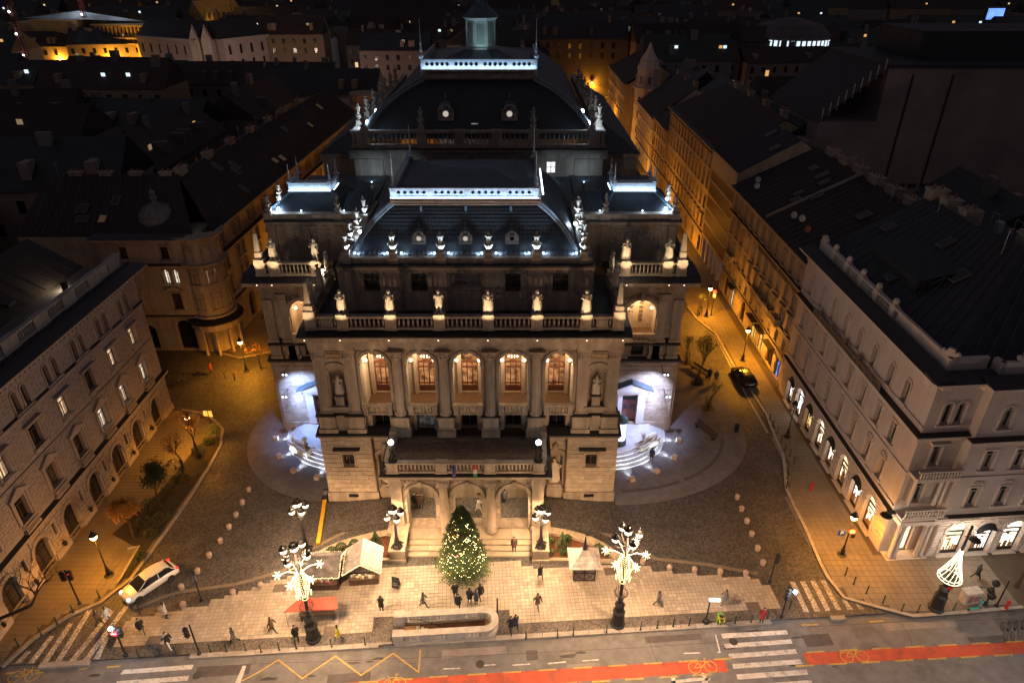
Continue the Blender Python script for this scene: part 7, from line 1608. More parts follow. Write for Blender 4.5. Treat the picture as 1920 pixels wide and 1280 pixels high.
# rest of the avenue lighting, on the near side of the avenue below the picture
for k,(x,y) in enumerate(((-45,16.0),(-19.5,17.6),(5.5,19.3),(31,21),(56,23))):
    candelabra('avenue candelabra lamp on the near pavement, %s from the left, below the picture edge'%ORD[k],x,y,11.5,900 if k==0 else 1400,'avenue lamps on the near side',False,5,0)
SOD=glow('sodium_lantern_glass',(1,.62,.2),22); SC=(1,.37,.022)
def streetlamp(label,px,py,h,W=330,lit=True,signs=0,z0=.1,light=SC):
    x,y=G(px,py,z0); t=thing('street_lamp',label,'street lamp',x,y,z0,group='old style street lamps in the side streets')
    mb=MB(); mb.lathe([(.42,0),(.42,.06),(.2,.12),(.17,.5),(.2,.56),(.1,.9),(.12,1.0),(.06,1.2),(.045,h-.7),(.09,h-.66)],seg=8); obj('post',mb,IRON,t)
    if lit: lantern(t,0,0,h-.62,1.05,SOD); down(t,(.0,-.5,h-.7),W*4.6,light,.2); down(t,(.0,.5,h-.7),W*3.2,light,.2); lamp(t,(.0,-.5,h-.7),W*2.4,light,.2)
    else: lantern(t,0,0,h-.62,1.05,mat('unlit_lantern_glass',(.2,.18,.15),.3,0,1,0))
    return t
S1=streetlamp('lit orange street lamp on the left pavement nearest the white car',205,1078,4.9,240)
streetlamp('lit orange street lamp among the bare trees on the left pavement',368,843,4.6,210)
streetlamp('lit orange street lamp in front of the corner building with the dome',462,695,4.6,330)
streetlamp('lit orange street lamp with a sign, farthest up the right street',1324,593,4.9,420)
streetlamp('lit orange street lamp beside the dark car in the right street',1392,676,4.9,420)
streetlamp('unlit lamp among the thin posts in front of the shop windows',1476,818,4.6,200,False)
S6=streetlamp('lit orange street lamp with blue and red signs at the rose building corner',1578,1040,4.9,330)
# far sodium lamps up both streets
for k,(x,y,W_) in enumerate(((27.5,118,500),(27.5,140,450),(27.0,165,450),(26.5,190,400),(29,215,600),(-33.5,104,420),(-33.0,122,420),(-32.5,140,520),(-30,158,700),(26,240,900),(30,270,900))):
    t=thing('street_lamp','distant orange street lamp, %s along the %s street beyond the theatre'%(ORD[k if k<5 else k-5 if k<9 else k-4],'right' if x>0 else 'left'),'street lamp',x,y,0,group='distant side street lamps'); mb=MB(); mb.lathe([(.2,0),(.06,.6),(.05,4.6)],seg=6); obj('post',mb,IRON,t); lantern(t,0,0,4.6,1.2,SOD); down(t,(0,-.6,4.4),W_*6,SC,.3); lamp(t,(0,-.6,4.4),W_*4.2,SC,.3)
def sign(parent,x,y,z,kind,rz=0):
    F=T(x,y,z,rz); o=None
    if kind in('noentry','prohib','nopark'):
        mb=MB(); mb.add([(.3*math.cos(k*PI/8),0,.3*math.sin(k*PI/8)) for k in range(16)]+[(.3*math.cos(k*PI/8),.03,.3*math.sin(k*PI/8)) for k in range(16)],[tuple(range(16)),tuple(reversed(range(16,32)))]+[(k,k+16,(k+1)%16+16,(k+1)%16) for k in range(16)]); o=obj('sign_plate',mb,mat('sign_red',(.5,.02,.02),.5,0,1,0),parent,F)
        mb=MB()
        if kind=='noentry': mb.box(-.2,.2,-.012,-.004,-.05,.05)
        else: mb.add([(.22*math.cos(k*PI/8),-.01,.22*math.sin(k*PI/8)) for k in range(16)],[tuple(range(16))])
        obj('sign_face',mb,mat('sign_white',(.7,.7,.68),.5,0,1,0) if kind!='nopark' else mat('sign_blue',(.02,.07,.4),.5,0,1,0),o)
    if kind=='P':
        mb=MB(); mb.box(-.3,.3,0,.03,-.3,.3); o=obj('sign_plate',mb,mat('sign_blue',(.02,.07,.4),.5,0,1,0),parent,F); text('P',.5,mat('sign_white',(.7,.7,.68),.5,0,1,0),o,Matrix.Translation((0,-.015,0))@Matrix.Rotation(R(90),4,'X'))
    return o
sign(S6,.1,-.25,3.1,'prohib',-10); sign(S6,-.75,-.2,2.9,'P',-10); mb=MB(); mb.box(-1.0,.3,-.17,-.13,2.85,2.9); mb.box(.15,.5,-.2,-.16,2.3,2.75); obj('sign_bar',mb,IRON,S6)
# ---- poles with signals and signs
def pole(label,px,py,h,cat='pole',kind='',z0=.02,nm='signal_pole'):
    x,y=G(px,py,z0); t=thing(nm,label,cat,x,y,z0); mb=MB(); mb.lathe([(.16,0),(.16,.15),(.07,.25),(.055,h)],seg=8); obj('post',mb,IRON,t)
    if kind=='led': mb=MB(); mb.tube([(0,0,h),(.1,-.2,h+.15),(.2,-.5,h+.15)],.04,5); mb.cb(.2,-.5,h+.05,.3,.5,.12); obj('lamp_head',mb,IRON,t); mb=MB(); mb.cb(.2,-.5,h+.0,.24,.42,.05); mb.ball((.2,-.55,h+.2),.16,7,5); obj('lamp_glass',mb,glow('white_led_head',(.9,.95,1),20),t); lamp(t,(.2,-.5,h-.3),170,(.9,.93,1),.12)
    return t
def signal(parent,x,y,z,red=False,rz=0):
    mb=MB(); mb.box(-.15,.15,-.12,.12,0,.95)
    for k in range(3): mb.archring(0,.16+.3*k,.1,.13,-.25,-.12,6)
    o=obj('signal_head',mb,IRON,parent,T(x,y,z,rz)); mb=MB(); mb.add([(.1*math.cos(k*PI/5),-.13,.78+.1*math.sin(k*PI/5)) for k in range(10)],[tuple(range(10))]); obj('signal_lens',mb,glow('red_signal',(1,.03,.02),6) if red else MATS['unlit_lantern_glass'],o)
p=pole('signal pole with a bright white lamp and a no entry sign at the left crossing',236,1228,3.6,'traffic light','led'); sign(p,-.1,-.15,2.7,'noentry'); signal(p,.3,0,2.2,False,20)
p=pole('traffic light pole with a red light on the left pavement above a tree pit',150,1132,4.0,'traffic light'); signal(p,.3,-.05,3.0,True,10); signal(p,-.3,-.05,2.9,False,-20); mb=MB(); mb.box(-.6,-.1,-.03,0,3.7,3.9); obj('street_name_plate',mb,mat('grey_plate',(.2,.2,.22),.5,.1,1,0),p)
p=pole('thin dark signal pole on the plaza near the striding woman',374,1226,3.4,'traffic light'); signal(p,-.35,-.1,2.2,False,-20)
p=pole('signal pole with a white lamp beside the right sett crossing',1465,1156,3.4,'traffic light','led'); signal(p,-.1,-.1,2.2,False,0); signal(p,.15,.1,2.3,False,180)
p=pole('low lit stop sign pole near the green bin on the right of the plaza',1323,1166,2.7,'sign'); mb=MB(); mb.box(-.05,.75,-.1,.1,2.6,2.72); obj('sign_box',mb,MATS['white_led_head'],p); mb=MB(); mb.lathe([(.3,0),(.25,.35),(.1,.5)],seg=8); obj('base',mb,IRON,p)
p=pole('thin signal pole by the last stone ball on the right of the plaza',1443,1091,3.0,'traffic light'); signal(p,.12,0,2.4,False,40)
p=pole('thin pole with a small sign beside the stone ball left of the plaza',378,1125,3.6,'sign'); mb=MB(); mb.box(-.16,.16,-.03,0,2.4,3.0); obj('sign_plate',mb,MATS['grey_plate'],p)
p=pole('double white sign board on a post on the left kerb by the trees',400,812,3.2,'sign'); mb=MB(); mb.box(-.5,-.05,-.03,0,2.4,3.1); mb.box(.0,.45,-.03,0,2.3,3.1); obj('sign_plate',mb,MATS['sign_white'],p)
p=pole('short thin pole beside the oval stairwell end',933,1157,2.3,'pole')
p=pole('pole with a round no parking sign beside the far street lamp',1333,592,4.2,'sign'); sign(p,.0,-.1,4.0,'nopark'); mb=MB(); mb.box(-.2,.2,-.12,-.09,3.1,3.6); obj('sign_plate',mb,MATS['sign_white'],p)
p=pole('information stand with black globe shapes on the right pavement',1848,1132,2.6,'sign',z0=.1); mb=MB(); mb.ball((0,0,2.5),.32,8,6); mb.ball((-.15,0,1.7),.3,8,6); mb.ball((.15,0,1.0),.35,8,6); obj('dark_spheres',mb,IRON,p)
p=pole('leaning bare pole on the right pavement by the scooters',1868,1136,3.0,'pole',z0=.1)
# ---- stone balls, bollards
ballm=None
def stoneball(label,x,y):
    global ballm
    if ballm is None: mb=MB(); mb.lathe([(.22,0),(.22,.07),(.18,.09)],seg=12); mb.ball((0,0,.31),.26,14,9,.92); ballm=mb.mesh('stone_ball',mat('pink_granite_ball',(.36,.27,.215),.6,.2,6,.1),True)
    o=link('stone_ball',ballm,None,T(x,y,0,random.uniform(0,90))); tag(o,label,'bollard','round stone bollards')
for i,(px,py) in enumerate(((467,920),(455,944),(443,967),(430,990),(414,1016),(393,1043),(371,1073),(341,1103),(303,1146),(344,1136),(437,1113),(489,1100))):
    stoneball('round stone bollard in the left row beside the cobbled street, %s from the top'%ORD[i] if i<8 else 'round stone bollard on the left plaza edge, %s from the left'%ORD[i-8],*G(px,py))
for i,(px,py) in enumerate(((1382,934),(1390,956),(1400,979),(1409,1003),(1420,1030),(1430,1057))): stoneball('round stone bollard in the right row across the cobbles, %s from the top'%ORD[i],*G(px,py))
for i,(px,py) in enumerate(((1205,1055),(1255,1067),(1302,1070),(1350,1074),(1398,1077))): stoneball('round stone bollard on the right plaza edge, %s from the star lamp'%ORD[i],*G(px,py))
bol=None
def bollard(label,x,y,z,grp,h=.95):
    global bol
    if bol is None: mb=MB(); mb.lathe([(.1,0),(.1,.06),(.05,.1),(.045,.8),(.06,.82),(.05,.95),(.01,1.0)],seg=7); bol=mb.mesh('bollard',mat('dark_green_bollard',(.012,.035,.028),.45,.2,3,0))
    o=link('bollard',bol,None,T(x,y,z,0,s=(1,1,h/1.0))); tag(o,label,'bollard',grp)
PB_=[(490,1222),(524,1218),(556,1216),(622,1212),(685,1208),(986,1197),(1045,1194),(1075,1190),(1137,1186),(1201,1180),(1232,1177),(1262,1174),(1292,1172),(1378,1168),(1408,1166),(1438,1160),(262,1232),(300,1228),(330,1224),(395,1222),(425,1221),(461,1219),(1480,1140)]
PB_.sort()
for i,(px,py) in enumerate(PB_): x,y=G(px,py,.02); bollard('thin green bollard in the kerb row, %s of %d from the left'%(ORD[i] if i<16 else '%dth'%(i+1),len(PB_)),x,y,.02,'green bollards along the kerb')
for i,(px,py) in enumerate(((1443,787),(1449,800),(1457,812),(1464,828),(1471,846),(1480,855),(1488,868),(1477,882),(1476,897),(1474,914))): x,y=G(px,py,.1); bollard('thin dark post before the shop windows, %s from the top'%ORD[i],x,y,.1,'posts before the shops')
for i,(px,py) in enumerate(((1585,1077),(1600,1095),(1624,1112),(1655,1130),(1690,1145),(1720,1147),(1787,1143))): x,y=G(px,py,.1); bollard('thin green bollard on the rounded right pavement corner, %s from the left'%ORD[i],x,y,.1,'bollards on the right corner')
for i,(px,py) in enumerate(((35,1210),(78,1190),(108,1170),(138,1148),(187,1120),(262,1148),(403,708),(422,710),(440,710))): x,y=G(px,py,.1); bollard('thin green bollard %s from the left on the left pavement side'%ORD[i],x,y,.1,'bollards on the left side')
# ---- yellow barrier, bench, bins, hydrants, boxes
a=Vector(G(612,925)); b=Vector(G(597,1022)); d=b-a; t=thing('barrier_beam','long low yellow barrier beam lying beside the theatre corner','barrier',*a,0,math.degrees(math.atan2(d.y,d.x)))
mb=MB(); mb.box(1.2,d.length,-.18,.18,.1,.32); obj('beam',mb,mat('yellow_barrier_paint',(.6,.33,.02),.5,.2,2,0),t); mb=MB(); mb.box(1.2,d.length,-.25,-.19,.02,.28); mb.box(-.1,1.2,-.25,.25,0,.55); obj('housing',mb,IRON,t); mb=MB(); mb.box(.2,.8,-.2,.2,.551,.6); obj('top_plate',mb,MATS['grey_plate'],t)
def hydrant(label,px,py,z=.1):
    x,y=G(px,py,z); t=thing('fire_hydrant',label,'hydrant',x,y,z,group='red fire hydrants'); mb=MB(); mb.lathe([(.16,0),(.16,.08),(.11,.12),(.11,.7),(.14,.74),(.13,.9),(.03,1.0)],seg=8); mb.tube([(-.22,0,.6),(.22,0,.6)],.05,6); obj('body',mb,mat('hydrant_red',(.4,.02,.015),.5,.2,3,0),t)
hydrant('red fire hydrant on the pavement before the shop windows',1521,918); hydrant('red fire hydrant on the right pavement near the hire bicycles',1886,1140)
x,y=G(1348,1166,.02); t=thing('litter_bin','bright green litter bin on the kerb strip','bin',x,y,.02); mb=MB(); mb.lathe([(.2,0),(.24,.1),(.24,.85),(.27,.9),(.15,1.0)],seg=10); obj('body',mb,mat('bin_green',(.12,.35,.03),.5,.2,3,0),t)
x,y=G(1380,808,.04); t=thing('litter_bin','black litter bin on the edge of the grey island','bin',x,y,.04); mb=MB(); mb.lathe([(.22,0),(.26,.1),(.26,.9),(.3,.95),(.1,1.1)],seg=10); obj('body',mb,IRON,t)
x,y=G(1815,1126,.1); t=thing('utility_cabinet','pale poster covered utility cabinet on the right pavement','cabinet',x,y,.1,10); mb=MB(); mb.box(-.7,.7,-.35,.35,0,1.2); mb.box(-.75,.75,-.4,.4,1.2,1.27); obj('body',mb,mat('cabinet_grey',(.35,.31,.28),.6,.4,4,0),t); mb=MB(); mb.box(-.5,-.05,-.37,-.355,.2,1.0); mb.box(.05,.55,-.37,-.355,.3,.9); obj('poster',mb,mat('faded_poster',(.3,.14,.12),.7,.5,5,0),t)
def scooter(label,x,y,rz,col,z=.1):
    t=thing('electric_scooter',label,'scooter',x,y,z,rz,group='hire scooters'); m=mat('scooter_'+col,{'teal':(.05,.4,.33),'dark':(.03,.03,.03)}[col],.4,.1,2,0); mb=MB(); mb.box(-.45,.4,-.08,.08,.12,.18); mb.tube([(.4,0,.15),(.5,0,.5),(.42,0,1.1)],.035,6); obj('frame',mb,m,t); mb=MB(); mb.tube([(.42,-.25,1.1),(.42,.25,1.1)],.025,5); obj('handlebar',mb,IRON,t)
    for x_ in(-.52,.52): mb=MB(); mb.lathe([(.03,-.03),(.11,-.03),(.11,.03),(.03,.03)],seg=10); obj('wheel',mb,IRON,t,Matrix.Translation((x_,0,.11))@Matrix.Rotation(R(90),4,'X'))
x,y=G(1826,1142,.1); scooter('teal hire scooter standing by the poster cabinet',x,y,10,'teal'); x,y=G(1838,1125,.1); scooter('dark scooter with teal bar behind the other scooter at the cabinet',x,y,80,'teal')
x,y=G(725,1211,.02); scooter('dark scooter lying by the kerb left of the stairwell',x,y,5,'dark',.02)
BK=None
def bicycle(label,x,y,rz,z=.0,rack=None):
    t=thing('bicycle',label,'bicycle',x,y,z,rz,group='parked bicycles'); mb=MB()
    mb.tube([(-.5,0,.34),(-.1,0,.3),(.35,0,.75),(-.2,0,.78),(-.1,0,.3)],.022,5); mb.tube([(.55,0,.34),(.4,0,.95)],.022,5); mb.tube([(-.5,0,.34),(-.2,0,.78),(-.22,0,.9)],.02,5); obj('frame',mb,mat('bike_frame',(.1,.12,.12),.4,.3,3,0),t)
    mb=MB(); mb.tube([(.4,-.28,1.0),(.4,.28,1.0)],.02,5); obj('handlebar',mb,IRON,t); mb=MB(); mb.cb(-.22,0,.88,.26,.14,.06); obj('saddle',mb,IRON,t)
    for cx_ in(-.5,.55): mb=MB(); mb.tube([(cx_+.33*math.cos(k*PI/8),0,.34+.33*math.sin(k*PI/8)) for k in range(16)],.02,4,True); [mb.tube([(cx_,0,.34),(cx_+.33*math.cos(k*PI/4),0,.34+.33*math.sin(k*PI/4))],.006,3) for k in range(8)]; obj('wheel',mb,IRON,t)
for k in range(6): x,y=G(1880+k*13,1190-k*1.5,-.12); bicycle('hire bicycle in the kerbside rack at the right picture edge, %s from the left'%ORD[k],x,y,70,-.12)
for k in range(5): x,y=G(318+k*10,716,.1); bicycle('parked bicycle in the rack by the domed building, %s from the left'%ORD[k],x,y,85,.1)
x,y=G(378,708,.1); bicycle('dark bicycle standing by the round porch of the domed building',x,y,5,.1)
for k,(px,py) in enumerate(((1312,700),(1322,812))):
    x,y=G(px,py,.03); t=thing('bench',['long dark bench beside the right wing','dark bench by the spindly trees on the grey island'][k],'bench',x,y,.03,[-60,-62][k]); mb=MB(); mb.box(-1.6,1.6,-.25,.25,.4,.48); obj('seat',mb,mat('dark_bench_wood',(.06,.04,.03),.7,.3,3,0),t); mb=MB(); mb.box(-1.6,1.6,.22,.28,.6,.95); obj('backrest',mb,MATS['dark_bench_wood'],t)
    for s_ in(-1.3,1.3): mb=MB(); mb.box(s_-.05,s_+.05,-.25,.28,0,.4); obj('leg',mb,IRON,t)
# advertising column lit blue beside the right entrance
x,y=G(1164,832,.9); t=thing('advertising_column','round lit advertising column with a green domed top by the right entrance','kiosk',x-.1,y,.9); mb=MB(); mb.lathe([(.62,0),(.62,.6),(.5,.7)],seg=16); obj('base',mb,IRON,t); mb=MB(); mb.lathe([(.5,.7),(.5,3.0)],seg=16); obj('lit_cylinder',mb,glow('blue_white_column',(.45,.55,1),3.2,.5,True,1.5),t); mb=MB(); mb.lathe([(.62,3.0),(.72,3.15),(.6,3.4),(.35,3.65),(.05,3.75)],seg=16); obj('dome',mb,mat('green_copper_dome',(.06,.13,.12),.5,.2,2,0),t); lamp(t,(.9,-.3,2.2),90,(.45,.5,1),.3)
# ---- cars
def car(label,x,y,rz,col,L_=4.4,W_=1.8,H=1.5,lights=False,z=0.):
    t=thing('parked_car' if not lights else 'waiting_car',label,'car',x,y,z,rz); bm_=mat('car_paint_'+col,{'white':(.68,.66,.64),'black':(.015,.015,.018)}[col],.25,0,1,0); bm_.node_tree.nodes['Principled BSDF'].inputs['Coat Weight'].default_value=.6
    S_=[(-.5,.42,.55,.0),(-.485,.47,.72,.0),(-.42,.49,.80,.0),(-.3,.5,.86,.0),(-.1,.5,.88,0),(.1,.5,.86,0),(.25,.5,.80,0),(.38,.485,.74,0),(.46,.44,.66,0),(.5,.36,.5,0)]
    vs=[];f=[]
    for sx,hw,top,_ in S_:
        X=sx*L_; w_=hw*W_; tz=top*H/1.5*1.12
        vs+=[(X,-w_*.9,.25),(X,-w_,.45),(X,-w_,tz*.72),(X,-w_*.93,tz*.96),(X,-w_*.6,tz),(X,w_*.6,tz),(X,w_*.93,tz*.96),(X,w_,tz*.72),(X,w_,.45),(X,w_*.9,.25)]
    n=10
    for i in range(len(S_)-1):
        for k in range(n): q=(k+1)%n; f.append((i*n+k,(i+1)*n+k,(i+1)*n+q,i*n+q))
    f+=[tuple(range(n)),tuple(reversed(range((len(S_)-1)*n,len(S_)*n)))]
    mb=MB(); mb.add(vs,f); body=obj('body',mb,bm_,t,smooth=True); body.data.shade_smooth() if hasattr(body.data,'shade_smooth') else None
    # cabin glass and roof
    cab=[(-.44,.86,.40,.9),(-.36,1.27,.36,.8),(-.28,1.42,.35,.0),(.02,1.46,.35,0),(.1,1.38,.35,0),(.28,.9,.43,0)]
    vs=[];f=[]
    for sx,tz,hw,_ in cab:
        X=sx*L_; zb=.9*H/1.5; tz=max(tz*H/1.5,zb+.01); vs+=[(X,-.455*W_,zb),(X,-hw*W_,tz),(X,hw*W_,tz),(X,.455*W_,zb)]
    for i in range(len(cab)-1):
        for k in range(3): f.append((i*4+k,i*4+k+1,i*4+4+k+1,i*4+4+k))
    f+=[(0,3,2,1),(20,21,22,23)]
    mb=MB(); mb.add(vs,f); obj('windows',mb,GLASSD,t)
    mb=MB(); rr=[(-.37,1.27,.35),(-.28,1.43,.345),(-.12,1.485,.34),(.02,1.47,.345),(.1,1.395,.345)]; vs=[]
    for sx,tz,hw in rr: X=sx*L_; tz=tz*H/1.5; vs+=[(X,-hw*W_-.02,tz-.03),(X,-hw*W_*.6,tz+.035),(X,hw*W_*.6,tz+.035),(X,hw*W_+.02,tz-.03)]
    mb.add(vs,[(i*4+k,i*4+k+1,i*4+5+k,i*4+4+k) for i in range(4) for k in range(3)])
    for s_ in(-1,1):
        for a,b in(((.1,1.37,.35),(.285,.92,.45)),((-.13,1.44,.355),(-.12,.92,.465)),((-.36,1.25,.365),(-.45,.88,.45))): mb.tube([(a[0]*L_,s_*a[2]*W_,a[1]*H/1.5),(b[0]*L_,s_*b[2]*W_,b[1]*H/1.5)],.035,4)
        mb.cb(.2*L_,s_*.55*W_,.92*H/1.5,.12,.2,.12)
    obj('roof',mb,bm_,t)
    for sx in(-.31,.31):
        for s_ in(-1,1):
            mb=MB(); mb.lathe([(.2,-.1),(.31,-.1),(.325,-.05),(.325,.1),(.2,.1)],seg=14); w_=obj('wheel',mb,mat('tyre',(.015,.015,.015),.8,.1,2,0),t,Matrix.Translation((sx*L_,s_*.46*W_,.32))@Matrix.Rotation(R(90),4,'X')); mb=MB(); mb.lathe([(.02,-.09*-s_),(.2,-.1*-s_)],seg=10,cap=False)
            for k in range(5): a=k*1.257; mb.tube([(0,0,.09*-s_*-1*1),(.19*math.cos(a),.19*math.sin(a),.1*s_)],.025,4)
            obj('rim',mb,mat('alloy_rim',(.4,.4,.4),.3,.1,2,0,metal=.7),w_)
    for s_ in(-1,1):
        mb=MB(); mb.ball((.455*L_,s_*.36*W_,.68*H/1.5),.13,8,5,.8); obj('headlight',mb,glow('headlight_on',(1,.95,.85),16) if lights else MATS['grey_plate'],t)
        mb=MB(); mb.ball((-.475*L_,s_*.4*W_,.82*H/1.5),.12,7,5,1.1); obj('tail_light',mb,glow('tail_on',(1,.04,.02),3) if lights else mat('tail_dark',(.25,.01,.01),.3,0,1,0),t)
    mb=MB(); mb.box(-.502*L_,-.494*L_,-.26,.26,.55,.66); mb.box(.494*L_,.503*L_,-.26,.26,.38,.48); obj('number_plate',mb,MATS['sign_white'],t); mb=MB(); mb.box(.47*L_,.497*L_,-.5,.5,.48,.62); obj('grille',mb,IRON,t)
    if lights:
        for s_ in(-1,1): spot(t,(.52*L_,s_*.36*W_,.68),(L_*.5+9,s_*.3,-.2),60,(1,.93,.8),55,.9,.06)
    return t
x,y=G(283,1098); a=Vector(G(247,1120)); b=Vector(G(320,1072)); d=a-b; car('white hatchback with its headlights on, waiting at the left crossing',x,y,math.degrees(math.atan2(d.y,d.x)),'white',4.5,1.8,1.5,True)
x,y=G(1390,712); car('dark hatchback parked at the kerb in the right street',x+.2,y,100,'black',4.3,1.8,1.5)
# ---- bare and leafy trees
BARK=mat('dark_bark',(.05,.032,.02),.9,.3,4,.3)
def tree(label,x,y,z,h,kind,spread=1.,nm='bare_tree',grp=None,seed=1,leaves=0,leafm=None,trunkh=.35,lean=(0,0)):
    rnd=random.Random(seed); t=thing(nm,label,'tree',x,y,z,group=grp); tr=MB(); cr=MB(); tips=[]
    def br(p,d,l,r,lv,mb):
        pts=[p]; q=p.copy(); dd=d.copy()
        for k in range(3): dd=(dd+Vector((rnd.uniform(-.18,.18),rnd.uniform(-.18,.18),rnd.uniform(-.05,.12)))).normalized(); q=q+dd*l/3; pts.append(q.copy())
        mb.tube([tuple(a) for a in pts],[r,r*.88,r*.75,r*.62],5 if lv<2 else 3); tips.append((q.copy(),lv))
        if lv>=(5 if kind=='big' else 4): return
        n=rnd.choice((2,3,3)) if lv else 5
        for k in range(n):
            a=rnd.uniform(0,2*PI); tilt=rnd.uniform(.35,.85)*spread; up=Vector((math.cos(a)*tilt,math.sin(a)*tilt,1)); nd=(dd*.9+up*.65+Vector((math.cos(a),math.sin(a),0))*tilt*.6).normalized(); br(pts[rnd.choice((2,3,3))],nd,l*rnd.uniform(.62,.82),r*.58,lv+1,cr)
    tr.tube([(0,0,0),(lean[0]*.3,lean[1]*.3,h*trunkh*.6),(lean[0],lean[1],h*trunkh)],[.045*h**.5+.06,.04*h**.5+.04,.035*h**.5+.03],7)
    br(Vector((lean[0],lean[1],h*trunkh)),Vector((lean[0]*.2,lean[1]*.2,1)).normalized(),h*(.22 if kind=='big' else .34),.03*h**.5+.02,0,cr)
    obj('trunk',tr,BARK,t); obj('branches',cr,BARK,t)
    if leaves:
        mb=MB()
        for k in range(leaves):
            q,lv=rnd.choice(tips[len(tips)//4:]); c=q+Vector((rnd.gauss(0,.28),rnd.gauss(0,.28),rnd.gauss(0,.24))); s=rnd.uniform(.05,.1); u=Vector((rnd.uniform(-1,1),rnd.uniform(-1,1),rnd.uniform(-1,1))).normalized()*s; w_=u.orthogonal().normalized()*s
            mb.add([tuple(c-u),tuple(c+w_*.6),tuple(c+u),tuple(c-w_*.6)],[(0,1,2,3)])
        o=obj('crown',mb,leafm,t)
    return t
ORL=mat('orange_autumn_leaf',(.35,.16,.03),.8,.5,5,0); GRL=mat('dull_green_leaf',(.06,.085,.02),.8,.5,5,0); DKL=mat('dark_shrub_leaf',(.03,.045,.015),.8,.5,5,0)
for i,(px,py,h,lv,m,lb) in enumerate(((373,858,4.0,700,ORL,'small bare round headed tree in the left bed beside the orange lamp'),(345,882,3.8,500,ORL,'small bare round headed tree in the left bed, second from its upper end'),(300,948,3.4,3600,DKL,'dark leafy small tree in the middle of the left bed'),(252,1008,3.1,5200,ORL,'orange leaved low tree at the lower end of the left bed'),(410,826,1.4,500,GRL,'tiny shrub tree at the tip of the left bed'),(505,640,3.6,300,ORL,'small bare tree lit orange beside the theatre corner in the left street'),(489,690,2.8,300,ORL,'small spindly tree in the kerb bed behind the far left lamp'))):
    x,y=G(px,py,.1); tree(lb,x,y,.1,h,'small',1.35,seed=i+3,leaves=lv,leafm=m,trunkh=.38)
for i,(px,py,h,n_,lb) in enumerate(((1307,718,5.2,1100,'tall slim young tree staked in the grey island near the walking couple'),(1287,680,3.2,250,'short young tree in a guard close to the theatre wing'),(1327,765,3.4,150,'young tree in a tall guard beside the dark bench'),(1311,592,2.6,120,'small young tree in a pit near the far right street lamp'))):
    x,y=G(px,py,.04); t=tree(lb,x,y,.04,h,'small',.45,nm='young_tree',grp='young trees right of the theatre',seed=20+i,leaves=n_,leafm=GRL,trunkh=.25)
    mb=MB()
    for sx in(-.3,.3):
        for sy in(-.3,.3): mb.tube([(sx,sy,0),(sx*.8,sy*.8,1.6)],.035,4)
    for z in(.7,1.4): mb.tube([(-.27,-.27,z),(.27,-.27,z),(.27,.27,z),(-.27,.27,z)],.02,4,True)
    obj('tree_guard',mb,IRON,t); mb=MB(); mb.box(-.75,.75,-.55,.55,0,.02); obj('pit_grating',mb,IRON,t)
tree('large bare tree on the left pavement, its dark branches crossing the grey building',*G(-25,1195,.1),.1,8.0,'big',1.6,seed=44,trunkh=.38,lean=(4.2,.6))
tree('large bare tree at the right picture edge with fine branches before the shops',*G(1905,1100,.1),.1,7.0,'big',1.2,seed=52,trunkh=.35)
x,y=G(205,1105+22,.1)
def shrub(label,x,y,z,r,h,m,n,cat='shrub',nm='shrub',grp=None,cone=False,seed=0):
    rnd=random.Random(seed); t=thing(nm,label,cat,x,y,z,group=grp); mb=MB(); mb.tube([(0,0,0),(0,0,h*.6)],.04,5); obj('stem',mb,BARK,t); mb=MB()
    for k in range(n):
        a=rnd.uniform(0,2*PI); v=rnd.random()**.8; rr=r*(1-v if cone else math.sqrt(max(.02,1-(2*v-1)**2)))*rnd.uniform(.75,1.05); c=Vector((rr*math.cos(a),rr*math.sin(a),h*(.08+.92*v))); s=rnd.uniform(.05,.11); u=Vector((math.cos(a)+rnd.uniform(-.6,.6),math.sin(a)+rnd.uniform(-.6,.6),rnd.uniform(-.4,.6))).normalized(); w_=u.orthogonal().normalized()
        mb.add([tuple(c-w_*s*.6),tuple(c+u*s),tuple(c+w_*s*.6),tuple(c-u*s*.4)],[(0,1,2,3)])
    obj('foliage',mb,m,t); return t
SHG=mat('evergreen_shrub_leaf',(.05,.085,.025),.7,.5,5,0)
for i,(px,py,r,h,n_,lb) in enumerate(((706,1022,.55,1.7,900,'conical evergreen shrub in the left planting bed'),(1053,1028,.6,2.0,1000,'conical evergreen shrub in the right planting bed'),(640,1030,.45,.7,500,'low wide shrub in the left planting bed'),(665,1024,.45,.7,500,'round shrub in the middle of the left planting bed'),(622,1036,.4,.6,400,'small shrub at the far end of the left bed'),(1033,1015,.3,.45,300,'tiny round shrub next to the right pedestal'),(1032,1037,.3,.45,300,'tiny round shrub at the front left of the right bed'),(1055,1038,.32,.5,300,'small round shrub before the conical one in the right bed'),(1064,1012,.35,.55,350,'small round shrub behind the conical one in the right bed'),(1122,1034,.45,.8,450,'shrub just right of the closed pavilion'),(1136,1040,.3,.45,300,'small shrub at the right tip of the right bed'))):
    x,y=G(px,py,.2); shrub(lb,x,y,.2,r,h,SHG,n_,cone=h>1.2,seed=i)
for i,(px,py,r,h) in enumerate(((330,880,.8,1.2),(318,915,1.0,1.3),(345,905,.7,.9),(283,955,.9,1.1),(305,975,.8,.9),(272,985,.7,1.0),(285,1005,.6,.8),(265,1045,.5,.5),(372,850,.6,.9),(392,832,.5,.8))):
    x,y=G(px,py,.15); shrub('dark low shrub in the left planting bed, %s from its upper end'%ORD[(0,0,1,2,3,4,5,6,7,8)[i]+1],x,y,.15,r,h,DKL,320,seed=60+i,grp='shrubs in the left bed')
mb=MB(); rnd=random.Random(5); BEDP=[(222,1094),(262,1031),(211,1003),(300,924),(337,881),(366,842),(389,825),(408,818),(412,835),(389,872),(347,936),(300,1000),(243,1080)]
